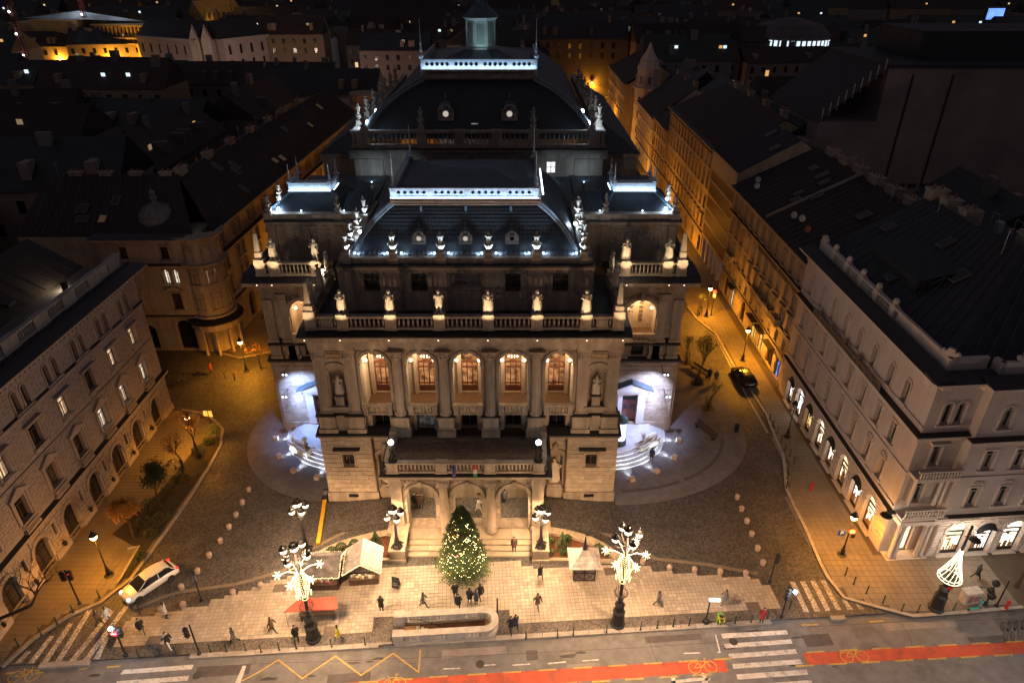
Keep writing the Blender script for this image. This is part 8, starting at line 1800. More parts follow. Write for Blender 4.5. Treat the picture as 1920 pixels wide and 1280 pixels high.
for k in range(9000):
    f=rnd.random(); px=rnd.uniform(212,412); py=rnd.uniform(818,1092)
    if not inside((px,py),BEDP): continue
    x,y=G(px,py,.15); h=rnd.uniform(.06,.5)*(1.2 if py<1000 else .5); s=rnd.uniform(.04,.1); a=rnd.uniform(0,6.3)
    mb.add([(x,y,.1+h),(x+s*math.cos(a),y+s*math.sin(a),.1+h+rnd.uniform(-.05,.08)),(x+s*math.cos(a+1.2),y+s*math.sin(a+1.2),.1+h)],[(0,1,2)])
o=struct('ground_cover_leaves',mb,DKL,'stuff')
pxpoly('left_planting_bed',[(222,1094),(262,1031),(211,1003),(300,924),(337,881),(366,842),(389,825),(408,818),(412,835),(389,872),(347,936),(300,1000),(243,1080)],.155,mat('dark_soil',(.035,.026,.018),.95,.6,4,.5,30),.04)
strip('bed_edge',[G(*p,.1) for p in((222,1094),(262,1025),(240,1030))],.15,.1,.3,KERB)
# ---- Christmas tree
x,y=G(869,1069); t=thing('christmas_tree','tall decorated Christmas tree covered in warm fairy lights before the steps','tree',x,y,0)
H_=7.45; rnd=random.Random(9); mb=MB(); mb.lathe([(1.0,0),(1.05,.5),(1.1,.55)],seg=14); obj('tub',mb,mat('grey_tub',(.2,.18,.16),.7,.2,2,0),t); mb=MB(); mb.tube([(0,0,.4),(0,0,H_-.3)],[.16,.03],6); obj('trunk',mb,BARK,t)
NE=mat('fir_needles',(.04,.06,.018),.8,.5,6,0); FL=mat('fir_needles_light',(.08,.11,.028),.8,.5,6,0)
for m,ns in((NE,1500),(FL,900)):
    mb=MB()
    for k in range(ns):
        v=rnd.random()**1.25; z=.9+(H_-1.1)*v; R0=1.85*(1-v)**.8+.12; R0*=1+.14*math.sin(v*38); a=rnd.uniform(0,2*PI); r0=R0*rnd.uniform(.25,.75); L0=R0*rnd.uniform(.3,.5)+.12; dz=-.35*L0+.1
        p=Vector((r0*math.cos(a),r0*math.sin(a),z)); d=Vector((math.cos(a),math.sin(a),dz/L0)); e=p+d*L0; sd=Vector((-math.sin(a),math.cos(a),0))
        for q in range(5):
            c=p.lerp(e,.15+.2*q); w_=.3*(1-.13*q)*.6+.06
            for s_ in(-1,1): mb.add([tuple(c),tuple(c+sd*s_*w_+d*.14+Vector((0,0,rnd.uniform(-.08,.04)))),tuple(c+d*.11)],[(0,1,2)])
    obj('branches' if m is NE else 'branch_tips',mb,m,t)
mb=MB(); nL=0
for turn in range(10):
    for k in range(64):
        v=(turn+k/64+.25*math.sin(k*1.3+turn))/10.5; 
        if v<0 or v>1: continue
        a=k*2*PI/64; z=.95+(H_-1.3)*v+.22*math.sin(k*.45+turn*2); r=(1.85*(1-v)**.8+.12)*rnd.uniform(.93,1.06); s=.03; c=(r*math.cos(a),r*math.sin(a),z)
        mb.add([(c[0]+s,c[1],z),(c[0],c[1]+s,z),(c[0]-s,c[1],z),(c[0],c[1]-s,z),(c[0],c[1],z+s),(c[0],c[1],z-s)],[(0,1,4),(1,2,4),(2,3,4),(3,0,4),(1,0,5),(2,1,5),(3,2,5),(0,3,5)])
for k in range(90):
    v=rnd.random(); a=rnd.uniform(0,6.3); z=1+(H_-1.4)*v; r=(1.85*(1-v)**.8+.12)*rnd.uniform(.95,1.08); s=.032; c=(r*math.cos(a),r*math.sin(a),z)
    mb.add([(c[0]+s,c[1],z),(c[0],c[1]+s,z),(c[0]-s,c[1],z),(c[0],c[1]-s,z),(c[0],c[1],z+s),(c[0],c[1],z-s)],[(0,1,4),(1,2,4),(2,3,4),(3,0,4),(1,0,5),(2,1,5),(3,2,5),(0,3,5)])
o=obj('fairy_lights',mb,glow('fairy_light',(1,.8,.36),16),t); o['kind']='stuff'
for k,c in enumerate(((.6,.3,.02),(.5,.03,.03),(.55,.5,.45))):
    for q in range(9):
        v=rnd.random()*.85; a=rnd.uniform(0,6.3); z=1.1+(H_-1.6)*v; r=(1.85*(1-v)**.8+.1)*1.02; mb=MB(); mb.ball((0,0,0),.13,8,6); obj('bauble',mb,mat('bauble_%s'%('gold','red','silver')[k],c,.25,0,1,0,metal=.5),t,T(r*math.cos(a),r*math.sin(a),z))
lamp(t,(0,-2.6,4.0),240,(1,.8,.45),.6); lamp(t,(-2.4,-1.0,2.2),150,(1,.8,.45),.5); lamp(t,(2.4,-1.0,2.2),90,(1,.8,.45),.5)
# ---- market huts
SNOW=mat('grimy_white_roof_fleece',(.36,.33,.32),.9,.55,1.6,.6,5); HW=mat('dark_hut_boards',(.10,.06,.04),.8,.4,3,.1)
def gable_hut(label,px,py,w,d,h,rh,roofm,ridge,lit,rz,goods):
    x,y=G(px,py,.02); t=thing('market_hut',label,'hut',x,y,.02,rz)
    mb=MB(); mb.box(-w/2,-w/2+.06,0,d,0,h); mb.box(w/2-.06,w/2,0,d,0,h); mb.box(-w/2,w/2,d-.06,d,0,h); mb.box(-w/2+.06,w/2-.06,.0,.06,0,1.0); mb.box(-w/2+.06,w/2-.06,.0,.06,1.95,h)
    if ridge=='y': mb.add([(-w/2,.03,h),(w/2,.03,h),(0,.03,h+rh)],[(0,1,2)])
    obj('walls',mb,HW,t)
    for k in range(int(w/.2)): bx=-w/2+.1+k*.2; link('board',unit('board',HW),t,T(bx,-.02,.5,s=(.17,.04,.96)))
    o=.35
    if ridge=='y': P=[[(-w/2-o,-.6,h-.2),(0,-.6,h+rh),(0,d+.3,h+rh),(-w/2-o,d+.3,h-.2)],[(0,-.6,h+rh),(w/2+o,-.6,h-.2),(w/2+o,d+.3,h-.2),(0,d+.3,h+rh)]]
    else: P=[[(-w/2-o,-.6,h-.1),(w/2+o,-.6,h-.1),(w/2+o,d*.5,h+rh),(-w/2-o,d*.5,h+rh)],[(-w/2-o,d*.5,h+rh),(w/2+o,d*.5,h+rh),(w/2+o,d+.3,h-.1),(-w/2-o,d+.3,h-.1)]]
    mb=MB()
    for q in P:   # crumpled fleece
        A,B,C_,D=[Vector(v) for v in q]; n=10; vs=[];f=[]
        for i in range(n+1):
            for j in range(n+1): u=i/n; v=j/n; p=A.lerp(B,u).lerp(D.lerp(C_,u),v); vs.append((p.x,p.y,p.z+.05*noise.noise(p*2.3+Vector((px,0,0)))+.04))
        for i in range(n):
            for j in range(n): k=i*(n+1)+j; f.append((k,k+n+1,k+n+2,k+1))
        mb.add(vs,f); mb.add([tuple(a-Vector((0,0,.08))) for a in(A,B,C_,D)],[(0,1,2,3)])
    obj('roof',mb,roofm,t,smooth=True)
    mb=MB(); edge=[]
    if ridge=='y': edge=[(P[0][0],P[0][1]),(P[1][0],P[1][1]),(P[0][0],P[0][3]),(P[1][1],P[1][2])]
    else: edge=[(P[0][0],P[0][1]),(P[0][1],P[0][2]),(P[1][1],P[1][2]),(P[0][0],P[0][3]),(P[1][2],P[1][3])]
    for a,b in edge:
        a,b=Vector(a),Vector(b); n=int((b-a).length/.16)
        for k in range(n): p=a.lerp(b,(k+.5)/n); mb.cb(p.x,p.y,p.z-.02+random.uniform(-.05,.05),.055,.055,.055)
    obj('string_lights',mb,STRING,t)
    mb=MB(); mb.box(-w/2+.06,w/2-.06,.5,d-.1,.9,1.0); mb.box(-w/2+.06,w/2-.06,-.35,.3,.95,1.02); obj('counter',mb,HW,t)
    mb=MB(); mb.box(-w/2+.1,w/2-.1,d-.2,d-.1,1.0,h-.1); obj('lit_back_wall',mb,glow('hut_inside_'+goods,(1,.8,.72) if goods=='white' else (1,.5,.4),1.3,.5,True,2.5),t)
    for k in range(12): mb=MB(); mb.cb(0,0,0,random.uniform(.1,.22),.15,random.uniform(.12,.3)); obj('goods',mb,mat('goods_%s_%d'%(goods,k%3),[(.6,.55,.5),(.5,.06,.05),(.4,.3,.1)][k%3] if goods!='white' else [(.7,.65,.6),(.6,.55,.5),(.35,.3,.06)][k%3],.6,0,1,0),t,T(-w/2+.3+k*(w-.5)/12,random.uniform(-.2,.1),1.02))
    lamp(t,(0,.5,h-.35),28,(1,.85,.7),.2); return t
gable_hut('market hut with a grey crumpled roof and red lit counter, left of the other hut',606,1106,2.7,2.0,2.2,.75,mat('grey_roof_fleece',(.13,.12,.125),.9,.7,1.6,.6,5),'x',1,2,'red')
gable_hut('market hut with a snowy gabled roof facing the plaza and white lit counter',683,1096,2.5,2.1,2.1,.95,SNOW,'y',1,5,'white')
x,y=G(741,1103,.02); t=thing('chalkboard','dark chalkboard sign leaning by the gabled market hut','sign',x,y,.02,-15); mb=MB(); mb.add([(-.33,0,0),(.33,0,0),(.33,.22,1.15),(-.33,.22,1.15)],[(0,1,2,3)]); mb.add([(-.33,.44,0),(.33,.44,0),(.33,.24,1.15),(-.33,.24,1.15)],[(3,2,1,0)]); obj('board',mb,mat('chalkboard_black',(.03,.03,.035),.6,.4,5,0),t); mb=MB()
for k in range(5): mb.box(-.24,.24-.07*(k%3),-.004+.04*k+.03,.0+.04*k+.03,.35+.15*k,.38+.15*k)
obj('chalk_marks',mb,MATS['sign_white'],t,T(0,.03,0))
x,y=G(1095,1088,.02); t=thing('closed_pavilion','small closed timber frame pavilion with a white flared pyramid roof and dark spire','hut',x,y,.02,0)
mb=MB(); mb.box(-.95,.95,0,1.6,0,1.9); obj('walls',mb,mat('grey_hut_cloth',(.22,.18,.16),.8,.3,2,.1),t)
mb=MB()
for x_ in(-.95,-.05,.85): mb.box(x_,x_+.1,-.05,0,0,1.9)
for z in(0,.9,1.8): mb.box(-.95,.95,-.06,-.01,z,z+.1)
for s_ in(-1,1): mb.tube([(0,-.04,.1),(s_*.9,-.04,.95)],.04,4); mb.tube([(0,-.04,1.0),(s_*.9,-.04,1.8)],.04,4); mb.tube([(s_*.9,-.04,.1),(s_*.1,-.04,.9)],.035,4)
obj('timber_frame',mb,mat('dark_timber',(.03,.02,.015),.8,.2,2,0),t)
mb=MB(); vs=[];f=[];n=10
for i in range(n+1):
    v=i/n; hw=1.35*(1-v)**1.7+.12*v+.02
    for a,b in((-1,-1),(1,-1),(1,1),(-1,1)): vs.append((a*hw,.8+b*hw*.92,1.75+1.5*v+.06*(1-v)*((i+a)%2)))
for i in range(n):
    for k in range(4): q=(k+1)%4; f.append((i*4+k,i*4+q,i*4+4+q,i*4+4+k))
f.append((3,2,1,0)); mb.add(vs,f); obj('roof',mb,SNOW,t)
mb=MB(); mb.lathe([(.25,3.0),(.2,3.15),(.1,3.8),(.03,4.4),(.02,4.6)],0,.8,8); mb.cb(.1,.8,4.5,.2,.02,.1); obj('spire',mb,IRON,t)
x,y=G(595,1168,.02); t=thing('red_blur_canopy','low red canopy standing in for a red blur, left of the plaza','stall',x,y,.02,3)  # canopy and table stand in for a blurred red smear
mb=MB(); mb.add([(-2.3,-.3,1.9),(1.9,-.3,1.95),(1.7,.7,2.2),(-1.3,.7,2.15),(-2.3,-.3,1.83),(1.9,-.3,1.88),(1.7,.7,2.13),(-1.3,.7,2.08)],[(0,1,2,3),(7,6,5,4),(0,4,5,1),(1,5,6,2),(2,6,7,3),(3,7,4,0)]); obj('canopy',mb,mat('red_canopy_cloth',(.42,.07,.045),.7,.25,1,.1),t)
mb=MB()
for a,b in((-2.2,-.25),(1.8,-.25),(1.6,.65),(-1.2,.65)): mb.tube([(a,b,0),(a,b,2.0 if b<0 else 2.3)],.03,5)
obj('poles',mb,MATS['galvanised_rail'],t); mb=MB(); mb.box(-1.4,1.4,.1,.8,.75,.8); mb.box(-1.3,-1.2,.2,.7,0,.75); mb.box(1.2,1.3,.2,.7,0,.75); obj('table',mb,HW,t)
# ---- people
def cl(n,c): return mat('cloth_'+n,c,.85,.25,5,0)
BLK=cl('black',(.012,.012,.014)); NAVY=cl('navy',(.02,.025,.05)); GREY=cl('grey',(.12,.115,.11)); BRN=cl('brown',(.10,.06,.04)); WHT=cl('white',(.6,.58,.55)); BLU=cl('blue',(.05,.08,.2)); ORG=cl('orange',(.45,.14,.05)); YEL=cl('yellow',(.6,.5,.03)); RED_=cl('red',(.3,.03,.03)); JN=cl('jeans',(.03,.04,.07))
PP=[(716,1145,180,'phone',BLK,BLK,'person in black standing alone, photographing the tree with raised hands'),(854,1119,10,'pocket',BLK,BLK,'stout person in a black coat standing just left of the tree tub'),(881,1130,170,'stand',BLK,BLK,'person in dark clothes below the middle of the tree'),(893,1133,150,'pocket',NAVY,GREY,'short person in navy beside the person below the tree'),(901,1122,200,'walk',BLK,BLK,'person striding in black right of the tree tub'),(860,1141,0,'walk2',BLK,BLK,'dark figure hurrying along the rear of the stairwell rail'),(958,1183,20,'walk',BLK,BLK,'left person of the couple in dark coats right of the stairwell'),(967,1180,25,'walk2',NAVY,BLK,'right person of the couple in dark coats right of the stairwell'),(964,1033,0,'stand',BRN,BLK,'lone person in a brown coat standing on the steps right of the tree'),(636,1200,-60,'walk',YEL,BLU,'courier in blue trousers and a yellow jacket by the kerb'),(557,1200,30,'walk2',BLK,BLK,'person in black walking left of the big star lamp base'),(441,1205,-40,'walk',GREY,BLK,'person in grey striding along the kerb on the left'),(313,1157,120,'stand',WHT,BLK,'person in a white coat with an orange bag beside a stone ball'),(318,1213,60,'walk',BLK,WHT,'woman in black and white with a white bag near the thin signal pole'),(268,1187,40,'walk2',BLK,GREY,'dark clad person leaving the left crossing'),(206,1165,90,'walk',WHT,GREY,'person in white on the left crossing'),(188,1172,100,'walk2',BRN,BLK,'person in brown on the left crossing'),(1427,1167,0,'pocket',RED_,BLK,'person with a reddish jacket waiting on the kerb right of the green bin'),(1233,1136,90,'walk',GREY,BRN,'person in grey walking across the right part of the plaza'),(1357,1133,-90,'walk2',GREY,GREY,'pale grey person near the low lit sign'),(1348,1170,0,'bend',YEL,BLK,'person in yellow bending beside the green bin'),(1828,1085,80,'walk',BLK,BLK,'dark person crossing the right pavement under the bowl light'),(1329,712,-10,'walk2',NAVY,BLK,'left person of the couple walking on the grey island'),(1341,717,-10,'walk',GREY,GREY,'right person in grey of the couple walking on the grey island'),(1221,864,160,'stand',NAVY,JN,'person in blue jeans standing at the right sphinx plinth'),(1008,1140,30,'walk',BRN,GREY,'person in brown walking on the plaza below the right pedestal'),(1013,1085,30,'walk2',BLK,BRN,'dark person passing in front of the right pedestal'),(795,1138,90,'walk',GREY,BLK,'person in grey walking left of the tree behind the stairwell'),(397,700,-90,'stand',RED_,BLK,'person in a red jacket by the round porch of the domed building'),(512,1005+180,90,'walk',BRN,BLK,'person in brown bending forward behind the walking one by the star lamp')]
for px,py,rz,po,tp,lg,lb in PP:
    z=.03
    if 'steps' in lb: z=.34
    if py<870: z=.04
    x,y=G(px,py,z); person(lb,x,y,z,rz,po,tp,lg,1.0)
for (px,py,rz,po,tp,lg,lb) in ((778,950,0,'stand',BLK,JN,'left of three people in dark coats under the left porch arch'),(785,951,10,'pocket',BRN,BLK,'middle of three people in dark coats under the left porch arch'),(791,951,-10,'stand',BRN,JN,'right of three people in brown coats under the left porch arch'),(940,942,170,'phone',NAVY,BLK,'person in navy looking at a bright phone under the right porch arch'),(946,941,190,'stand',GREY,BLK,'person in grey beside the one with the phone under the right arch'),(898,960,90,'walk',WHT,WHT,'person in white walking under the middle porch arch')):
    x,y=G(px,py,.7); person(lb,x,y,.7,rz,po,tp,lg)
# courier's bicycle and a motorcyclist's machine
x,y=G(300,1200,.03); 
# ================================================================== the city behind
CR=random.Random(11)
ROOFS=[ROOFT,ROOFG,SLATE,mat('brown_tile_roof_far',(.045,.028,.022),.8,.4,.5,.1),mat('greenish_roof_far',(.03,.035,.032),.7,.4,.5,.1)]
WALLS=[mat('far_wall_grey',(.20,.17,.16),.9,.3,.3,.1),mat('far_wall_ochre',(.28,.20,.12),.9,.3,.3,.1),mat('far_wall_rose',(.28,.2,.17),.9,.3,.3,.1),mat('far_wall_sooty',(.12,.10,.10),.9,.3,.3,.1)]
UW=MB(); UW.add([(-.5,-.5,0),(.5,-.5,0),(.5,.5,0),(-.5,.5,0),(-.5,-.5,1),(.5,-.5,1),(.5,.5,1),(-.5,.5,1)],[(0,1,5,4),(1,2,6,5),(2,3,7,6),(3,0,4,7),(4,5,6,7)])
UG=MB(); UG.add([(-.5,-.53,0),(.5,-.53,0),(.5,.53,0),(-.5,.53,0),(-.5,0,1),(.5,0,1)],[(0,1,5,4),(3,4,5,2),(0,4,3),(1,2,5),(0,3,2,1)])
_g={}
def gm(mb,n,m):
    k=(n,m.name)
    if k not in _g: _g[k]=mb.mesh(n,m)
    return _g[k]
LITW=[glow('far_window_warm',(1,.7,.38),.9),glow('far_window_orange',(1,.5,.16),.8),glow('far_window_cool',(.75,.9,1),1.2),glow('far_window_dim',(1,.66,.4),.25)]
KINDS=['tiled','grey sheet','slate','brown tiled','greenish']; 
cnt=0; stuffW=MB(); stuffR=MB(); LIT_STUFF=[]
WU=MB(); WU.box(-.5,.5,-.06,0,0,1)
def house(x,y,rz,L_,D,h,rh,ri,wi,lits=0,label=None,cat='building',group='dark city houses behind the theatre',nm='city_house'):
    t=thing(nm,label or 'x',cat,x,y,0,rz,group=group)
    link('walls',gm(UW,'walls',WALLS[wi]),t,T(0,0,0,0,s=(L_,D,h))); link('roof',gm(UG,'roof',ROOFS[ri]),t,T(0,0,h,0,s=(L_,D,rh)))
    for k in range(CR.randint(1,3)): link('chimney',gm(UW,'chimney',WALLS[0]),t,T(CR.uniform(-.42,.42)*L_,CR.uniform(-.12,.12)*D,h+rh*.6,0,s=(CR.uniform(.8,2.),.8,rh*.4+CR.uniform(.8,2))))
    if y<330:
        for k in range(CR.randint(1,4)): link('dormer',gm(UW,'dormer',WALLS[wi]),t,T((CR.random()-.5)*.8*L_,-D*.33,h+rh*.15,0,s=(1.3,2.4,rh*.45)))
        for k in range(int(L_/4)): 
            for z in (h-3.2,h-6.6): link('window',gm(WU,'window',GLASSD),t,T(-L_/2+2+k*4,-D/2-.02,z,0,s=(1.1,1,1.8)))
    for k in range(lits): link('window',gm(WU,'window',CR.choice(LITW)),t,T(CR.uniform(-.45,.45)*L_,-D/2-.02,CR.choice((4,7.5,11)),0,s=(1.2,1,1.8)) if CR.random()<.6 else T(CR.uniform(-.45,.45)*L_,-D*.28,h+rh*.45,0,s=(1.,1,.9)))
    return t
# yards and blocks near by: left foreground mass and right courts
TAKEN=[(-62,20,60,160)]
near=[(-75,62,8,30,14,17,5),(-90,84,-5,34,14,19,5),(-72,100,4,32,13,18,6),(-62,122,90,30,12,17,5),(-84,120,0,26,13,20,5),(-105,108,10,34,13,18,5),(-76,142,-6,32,13,17,5),(-58,160,88,30,12,17,5),(-98,140,5,26,13,19,5),(-50,182,0,34,13,17,5),
      (60,78,88,28,13,17,5),(72,70,0,30,13,19,5),(95,80,3,34,13,18,5),(48,128,90,28,13,18,5),(50,160,90,26,13,17,5),(104,118,0,30,14,19,5),(64,150,5,28,13,20,5),(86,160,-4,30,13,18,6),(48,190,88,26,12,16,6)]
POS=('nearest','second nearest','third','fourth','fifth','sixth','seventh','eighth','ninth','tenth')
for i,(x,y,rz,L_,D,h,rh) in enumerate(near):
    sd='left' if x<0 else 'right'; k=i if i<10 else i-10
    house(x,y,rz,L_,D,h,rh,i%4,i%4,CR.choice((0,1,2)),'dark %s roofed house behind the street fronts on the %s, %s outward'%(KINDS[i%4],sd,POS[k]))
# regular quarters further off
rows=[]; y=182.0
n_th=0
while y<1150:
    step=34+y*.016; hw=y*.80+70; x=-hw
    while x<hw:
        L_=CR.uniform(20,34)+y*.012; rows.append((x+L_/2,y+CR.uniform(-4,4),L_)); x+=L_+ (CR.choice((.4,.4,9)))
    y+=step*.62
def PX(x,y,z):
    dz=z-CH; zc=y*_c-dz*_s; yc=y*_s+dz*_c; return 960+CF*x/zc,640-CF*yc/zc
# (pixel box of a landmark, its distance): nothing generic stands on it or in front of it
LMK=[(260,60,660,112,262),(0,0,275,76,250),(380,0,470,44,330),(640,30,860,95,230),(1090,90,1245,235,200),(1055,40,1120,110,235),(1130,55,1205,88,260),(1440,78,1545,112,225),(1560,0,1760,22,420),(1835,0,1915,44,500),(1200,0,1320,24,330),(670,10,715,32,380)]
def excl(x,y):
    px,py=PX(x,y-6,25); 
    if abs(x+4)<26 and y<150: return True
    for a,b,c,d,Y in LMK:
        if a-30<px<c+30 and b-6<py<d+3 and y<Y+26: return True
        if a-25<px<c+25 and abs(y-Y)<20: return True
    return False
hz=[]
for x,y,L_ in rows:
    if excl(x,y): continue
    if y<235 and abs(x-8)<40: continue
    hz.append((x,y,L_))
hz.sort(key=lambda v:v[1])
for i,(x,y,L_) in enumerate(hz):
    h=CR.uniform(15,20); rh=CR.uniform(4,6.5); D=CR.uniform(12,15); rot=CR.choice((0,0,0,90,8,-7)) if L_<34 else CR.uniform(-6,6); ri=CR.randrange(5); wi=CR.randrange(4)
    if rot==90: rot=90+CR.uniform(-5,5)
    lit=CR.choice((0,1,2,3,5)) if y<700 else CR.choice((0,1,2))
    if n_th<250:
        n_th+=1; dist='near' if y<260 else 'middle' if y<380 else 'far'
        sd='far left' if x<-.45*y else 'left' if x<-.12*y else 'centre' if x<.15*y else 'right' if x<.45*y else 'far right'
        house(x,y,rot,L_,D,h,rh,ri,wi,lit,'dark %s roofed house among unlit roofs, %s rows, %s of view'%(KINDS[ri],dist,sd),group='dark %s roofed houses, %s rows, %s'%(KINDS[ri],dist,sd))
    else:
        F=T(x,y,0,rot); stuffW.M=F; stuffW.box(-L_/2,L_/2,-D/2,D/2,0,h); stuffR.M=F; stuffR.add([(-L_/2,-D/2,h),(L_/2,-D/2,h),(L_/2,D/2,h),(-L_/2,D/2,h),(-L_/2,0,h+rh),(L_/2,0,h+rh)],[(0,1,5,4),(3,4,5,2),(0,4,3),(1,2,5)])
        for q in range(CR.randint(1,3)): cx=CR.uniform(-.45,.45)*L_; stuffW.box(cx-.8,cx+.8,-.5,.5,h+rh*.6,h+rh+CR.uniform(1,2.5))
        for q in range(lit+(2 if y>500 else 1)): LIT_STUFF.append((F@Vector((CR.uniform(-.45,.45)*L_,-D/2-.1,CR.uniform(6,h-2))),CR.randrange(4),1+y/700))
stuffW.M=None; stuffR.M=None
struct('distant_house_walls',stuffW,WALLS[2],'stuff'); struct('distant_roofs',stuffR,ROOFS[3],'stuff')
for j in range(4):
    mb=MB()
    for p,k,s in LIT_STUFF:
        if k==j: mb.box(p.x-.6*s,p.x+.6*s,p.y-.1,p.y,p.z,p.z+1.3*s)
    if mb.v: struct('distant_lit_windows',mb,LITW[j],'stuff')
# city street glows: lanterns between the far blocks
for k in range(80):
    y=CR.uniform(300,1100); x=CR.uniform(-.75,.75)*y; c=CR.choice((SC,SC,(1,.7,.4),(.8,.85,1)))
    t=thing('street_lamp','distant street lamp glowing between the far city houses','street lamp',x,y,0,group='far city street lamps'); mb=MB(); mb.lathe([(.2,0),(.08,8)],seg=5); obj('post',mb,IRON,t); mb=MB(); mb.ball((0,0,8.2),.35+y/2500,6,4); obj('lantern',mb,SOD if c==SC else LGL,t)
    if k%2==0: lamp(t,(0,-1,7.6),9000,c,.5)
# ---- landmarks far off
def palace(label,nm,x,y,rz,L_,D,h,rh,rowsn,wallm,roofm,sp=3.4,lits=(),cat='building'):
    t=thing(nm,label,cat,x,y,0,rz); F=T(-L_/2,-D/2,0); n=int(L_/sp); fh=(h-3)/rowsn
    ops=[((k+.5)*L_/n,1.3,3+j*fh+.6,3+j*fh+fh*.75,j==rowsn-1) for k in range(n) for j in range(rowsn)]
    mb=MB(); mb.wall(0,L_,0,h,ops,.5); obj('front_wall',mb,wallm,t,F)
    for k in range(n):
        for j in range(rowsn): link('window',gm(WU,'window',LITW[0] if (k,j) in lits else GLASSD),t,F@T((k+.5)*L_/n,.55,3+j*fh+.6,0,s=(1.3,1,fh*.75-.6)))
    mb=MB(); mb.box(-L_/2-.6,L_/2+.6,-D/2-.8,-D/2+.4,h,h+.9); mb.box(-L_/2,L_/2,-D/2-.4,-D/2,3+fh*.9-fh*.0,3+fh*.9+.4); mb.box(-L_/2,L_/2,-D/2+.6,D/2,0,h+.5); obj('cornice',mb,wallm,t)
    link('roof',gm(UG,'roof',roofm),t,T(0,0,h+.6,0,s=(L_,D,rh))); return t
PALE=mat('pale_far_facade',(.5,.40,.34),.9,.15,.3,.05)
xa,ya=-190,292
def at(px,py,z):
    return G(px,py,z)
a=at(272,72,19); b=at(378,103-8,19)
def between(px0,py0,px1,py1,z): 
    a=Vector(G(px0,py0,z)); b=Vector(G(px1,py1,z)); d=b-a; c=(a+b)/2; return c.x,c.y,math.degrees(math.atan2(d.y,d.x)),d.length
cx_,cy2,rz_,L1=between(270,72,382,80,19); t=palace('pale long palace wing with rows of small windows far left, left of its two gables','palace_wing',cx_,cy2+7,rz_,L1,14,19,6,3,PALE,ROOFS[1],4)
cx_,cy2,rz_,L1=between(382,80,466,71,19); t=palace('pale palace wing right of the two stepped gables with some lit windows','palace_wing',cx_,cy2+7,rz_,L1,14,19,6,3,PALE,ROOFS[1],4,lits=((5,1),(6,1),(8,1)))
for k,(px,py) in enumerate(((300,96),(350,98),(410,96),(470,92),(530,86),(600,82),(640,80),(700,92),(780,92),(840,92))):
    Y=238 if px<660 else 222; x=GY(px,py,Y)[0]; t=thing('street_lamp','added lamp lighting the pale far palaces','street lamp',x,Y,0,group='lamps added to light the far palaces'); mb=MB(); mb.lathe([(.2,0),(.08,8)],seg=5); obj('post',mb,IRON,t); mb=MB(); mb.ball((0,0,8.2),.2,6,4); obj('lantern',mb,LGL,t); lamp(t,(0,.4,8.6),2200 if px<660 else 1200,(1,.72,.58),.4)  # lamps added to brighten the far palace fronts
for k,(px,py) in enumerate(((369,78),(391,78))):
    x,y=G(px,py,19); t=thing('stepped_gable_tower','pale ornate %s gable tower on the corner of the far palace'%('left','right')[k],'tower',x,y-1.5,0,group='gable towers of the far palace'); mb=MB(); mb.box(-1.7,1.7,-1.0,3,0,19.5)
    for q in range(5): mb.box(-1.6+.33*q,1.6-.33*q,-1.0,1.,19.5+.8*q,20.3+.8*q)
    mb.lathe([(.25,23.5),(.35,23.8),(.05,24.8)],seg=6); obj('gable',mb,PALE,t); mb=MB(); mb.archring(0,20.6,.35,.5,-1.15,-.99,10,0,2*PI); obj('round_window',mb,PALE,t)
cx_,cy2,rz_,L1=between(466,66,563,58,19); t=palace('cream far building with balustrade and two rounded dormer gables','far_town_hall',cx_,cy2+7,rz_,L1,14,19,5,3,WALLS[1],ROOFS[1],4,lits=((3,1),(6,0)))
for s_ in(-.25,.22): mb=MB(); mb.box(s_*L1-3,s_*L1+3,-7.6,-5,19,23); mb.archring(s_*L1,23,0.05,3,-7.6,-5,8); obj('dormer_gable',mb,WALLS[1],t)
cx_,cy2,rz_,L1=between(567,62,652,56,17); palace('plain pale far building with a few lit windows right of the balustraded one','far_office',cx_,cy2+7,rz_,L1,13,17,4,3,WALLS[2],ROOFS[3],4,lits=((1,1),(4,0),(6,1)))
cx_,cy2,rz_,L1=between(655,72,848,70,14); t=palace('long low hall with a big dark roof and warm windows, left of the dome','far_hall',cx_,cy2+10,rz_,L1,26,14,15,2,WALLS[2],ROOFS[3],5,lits=tuple((k,0) for k in(1,2,5,6,9,10,13,15)))
for s_ in(-.3,.42): mb=MB(); mb.box(s_*L1-2,s_*L1+2,-12,-8,14,18.5); mb.lathe([(2,18.5),(1.4,20),(.2,20.6)],s_*L1,-10,8); obj('ornate_dormer',mb,WALLS[2],t)
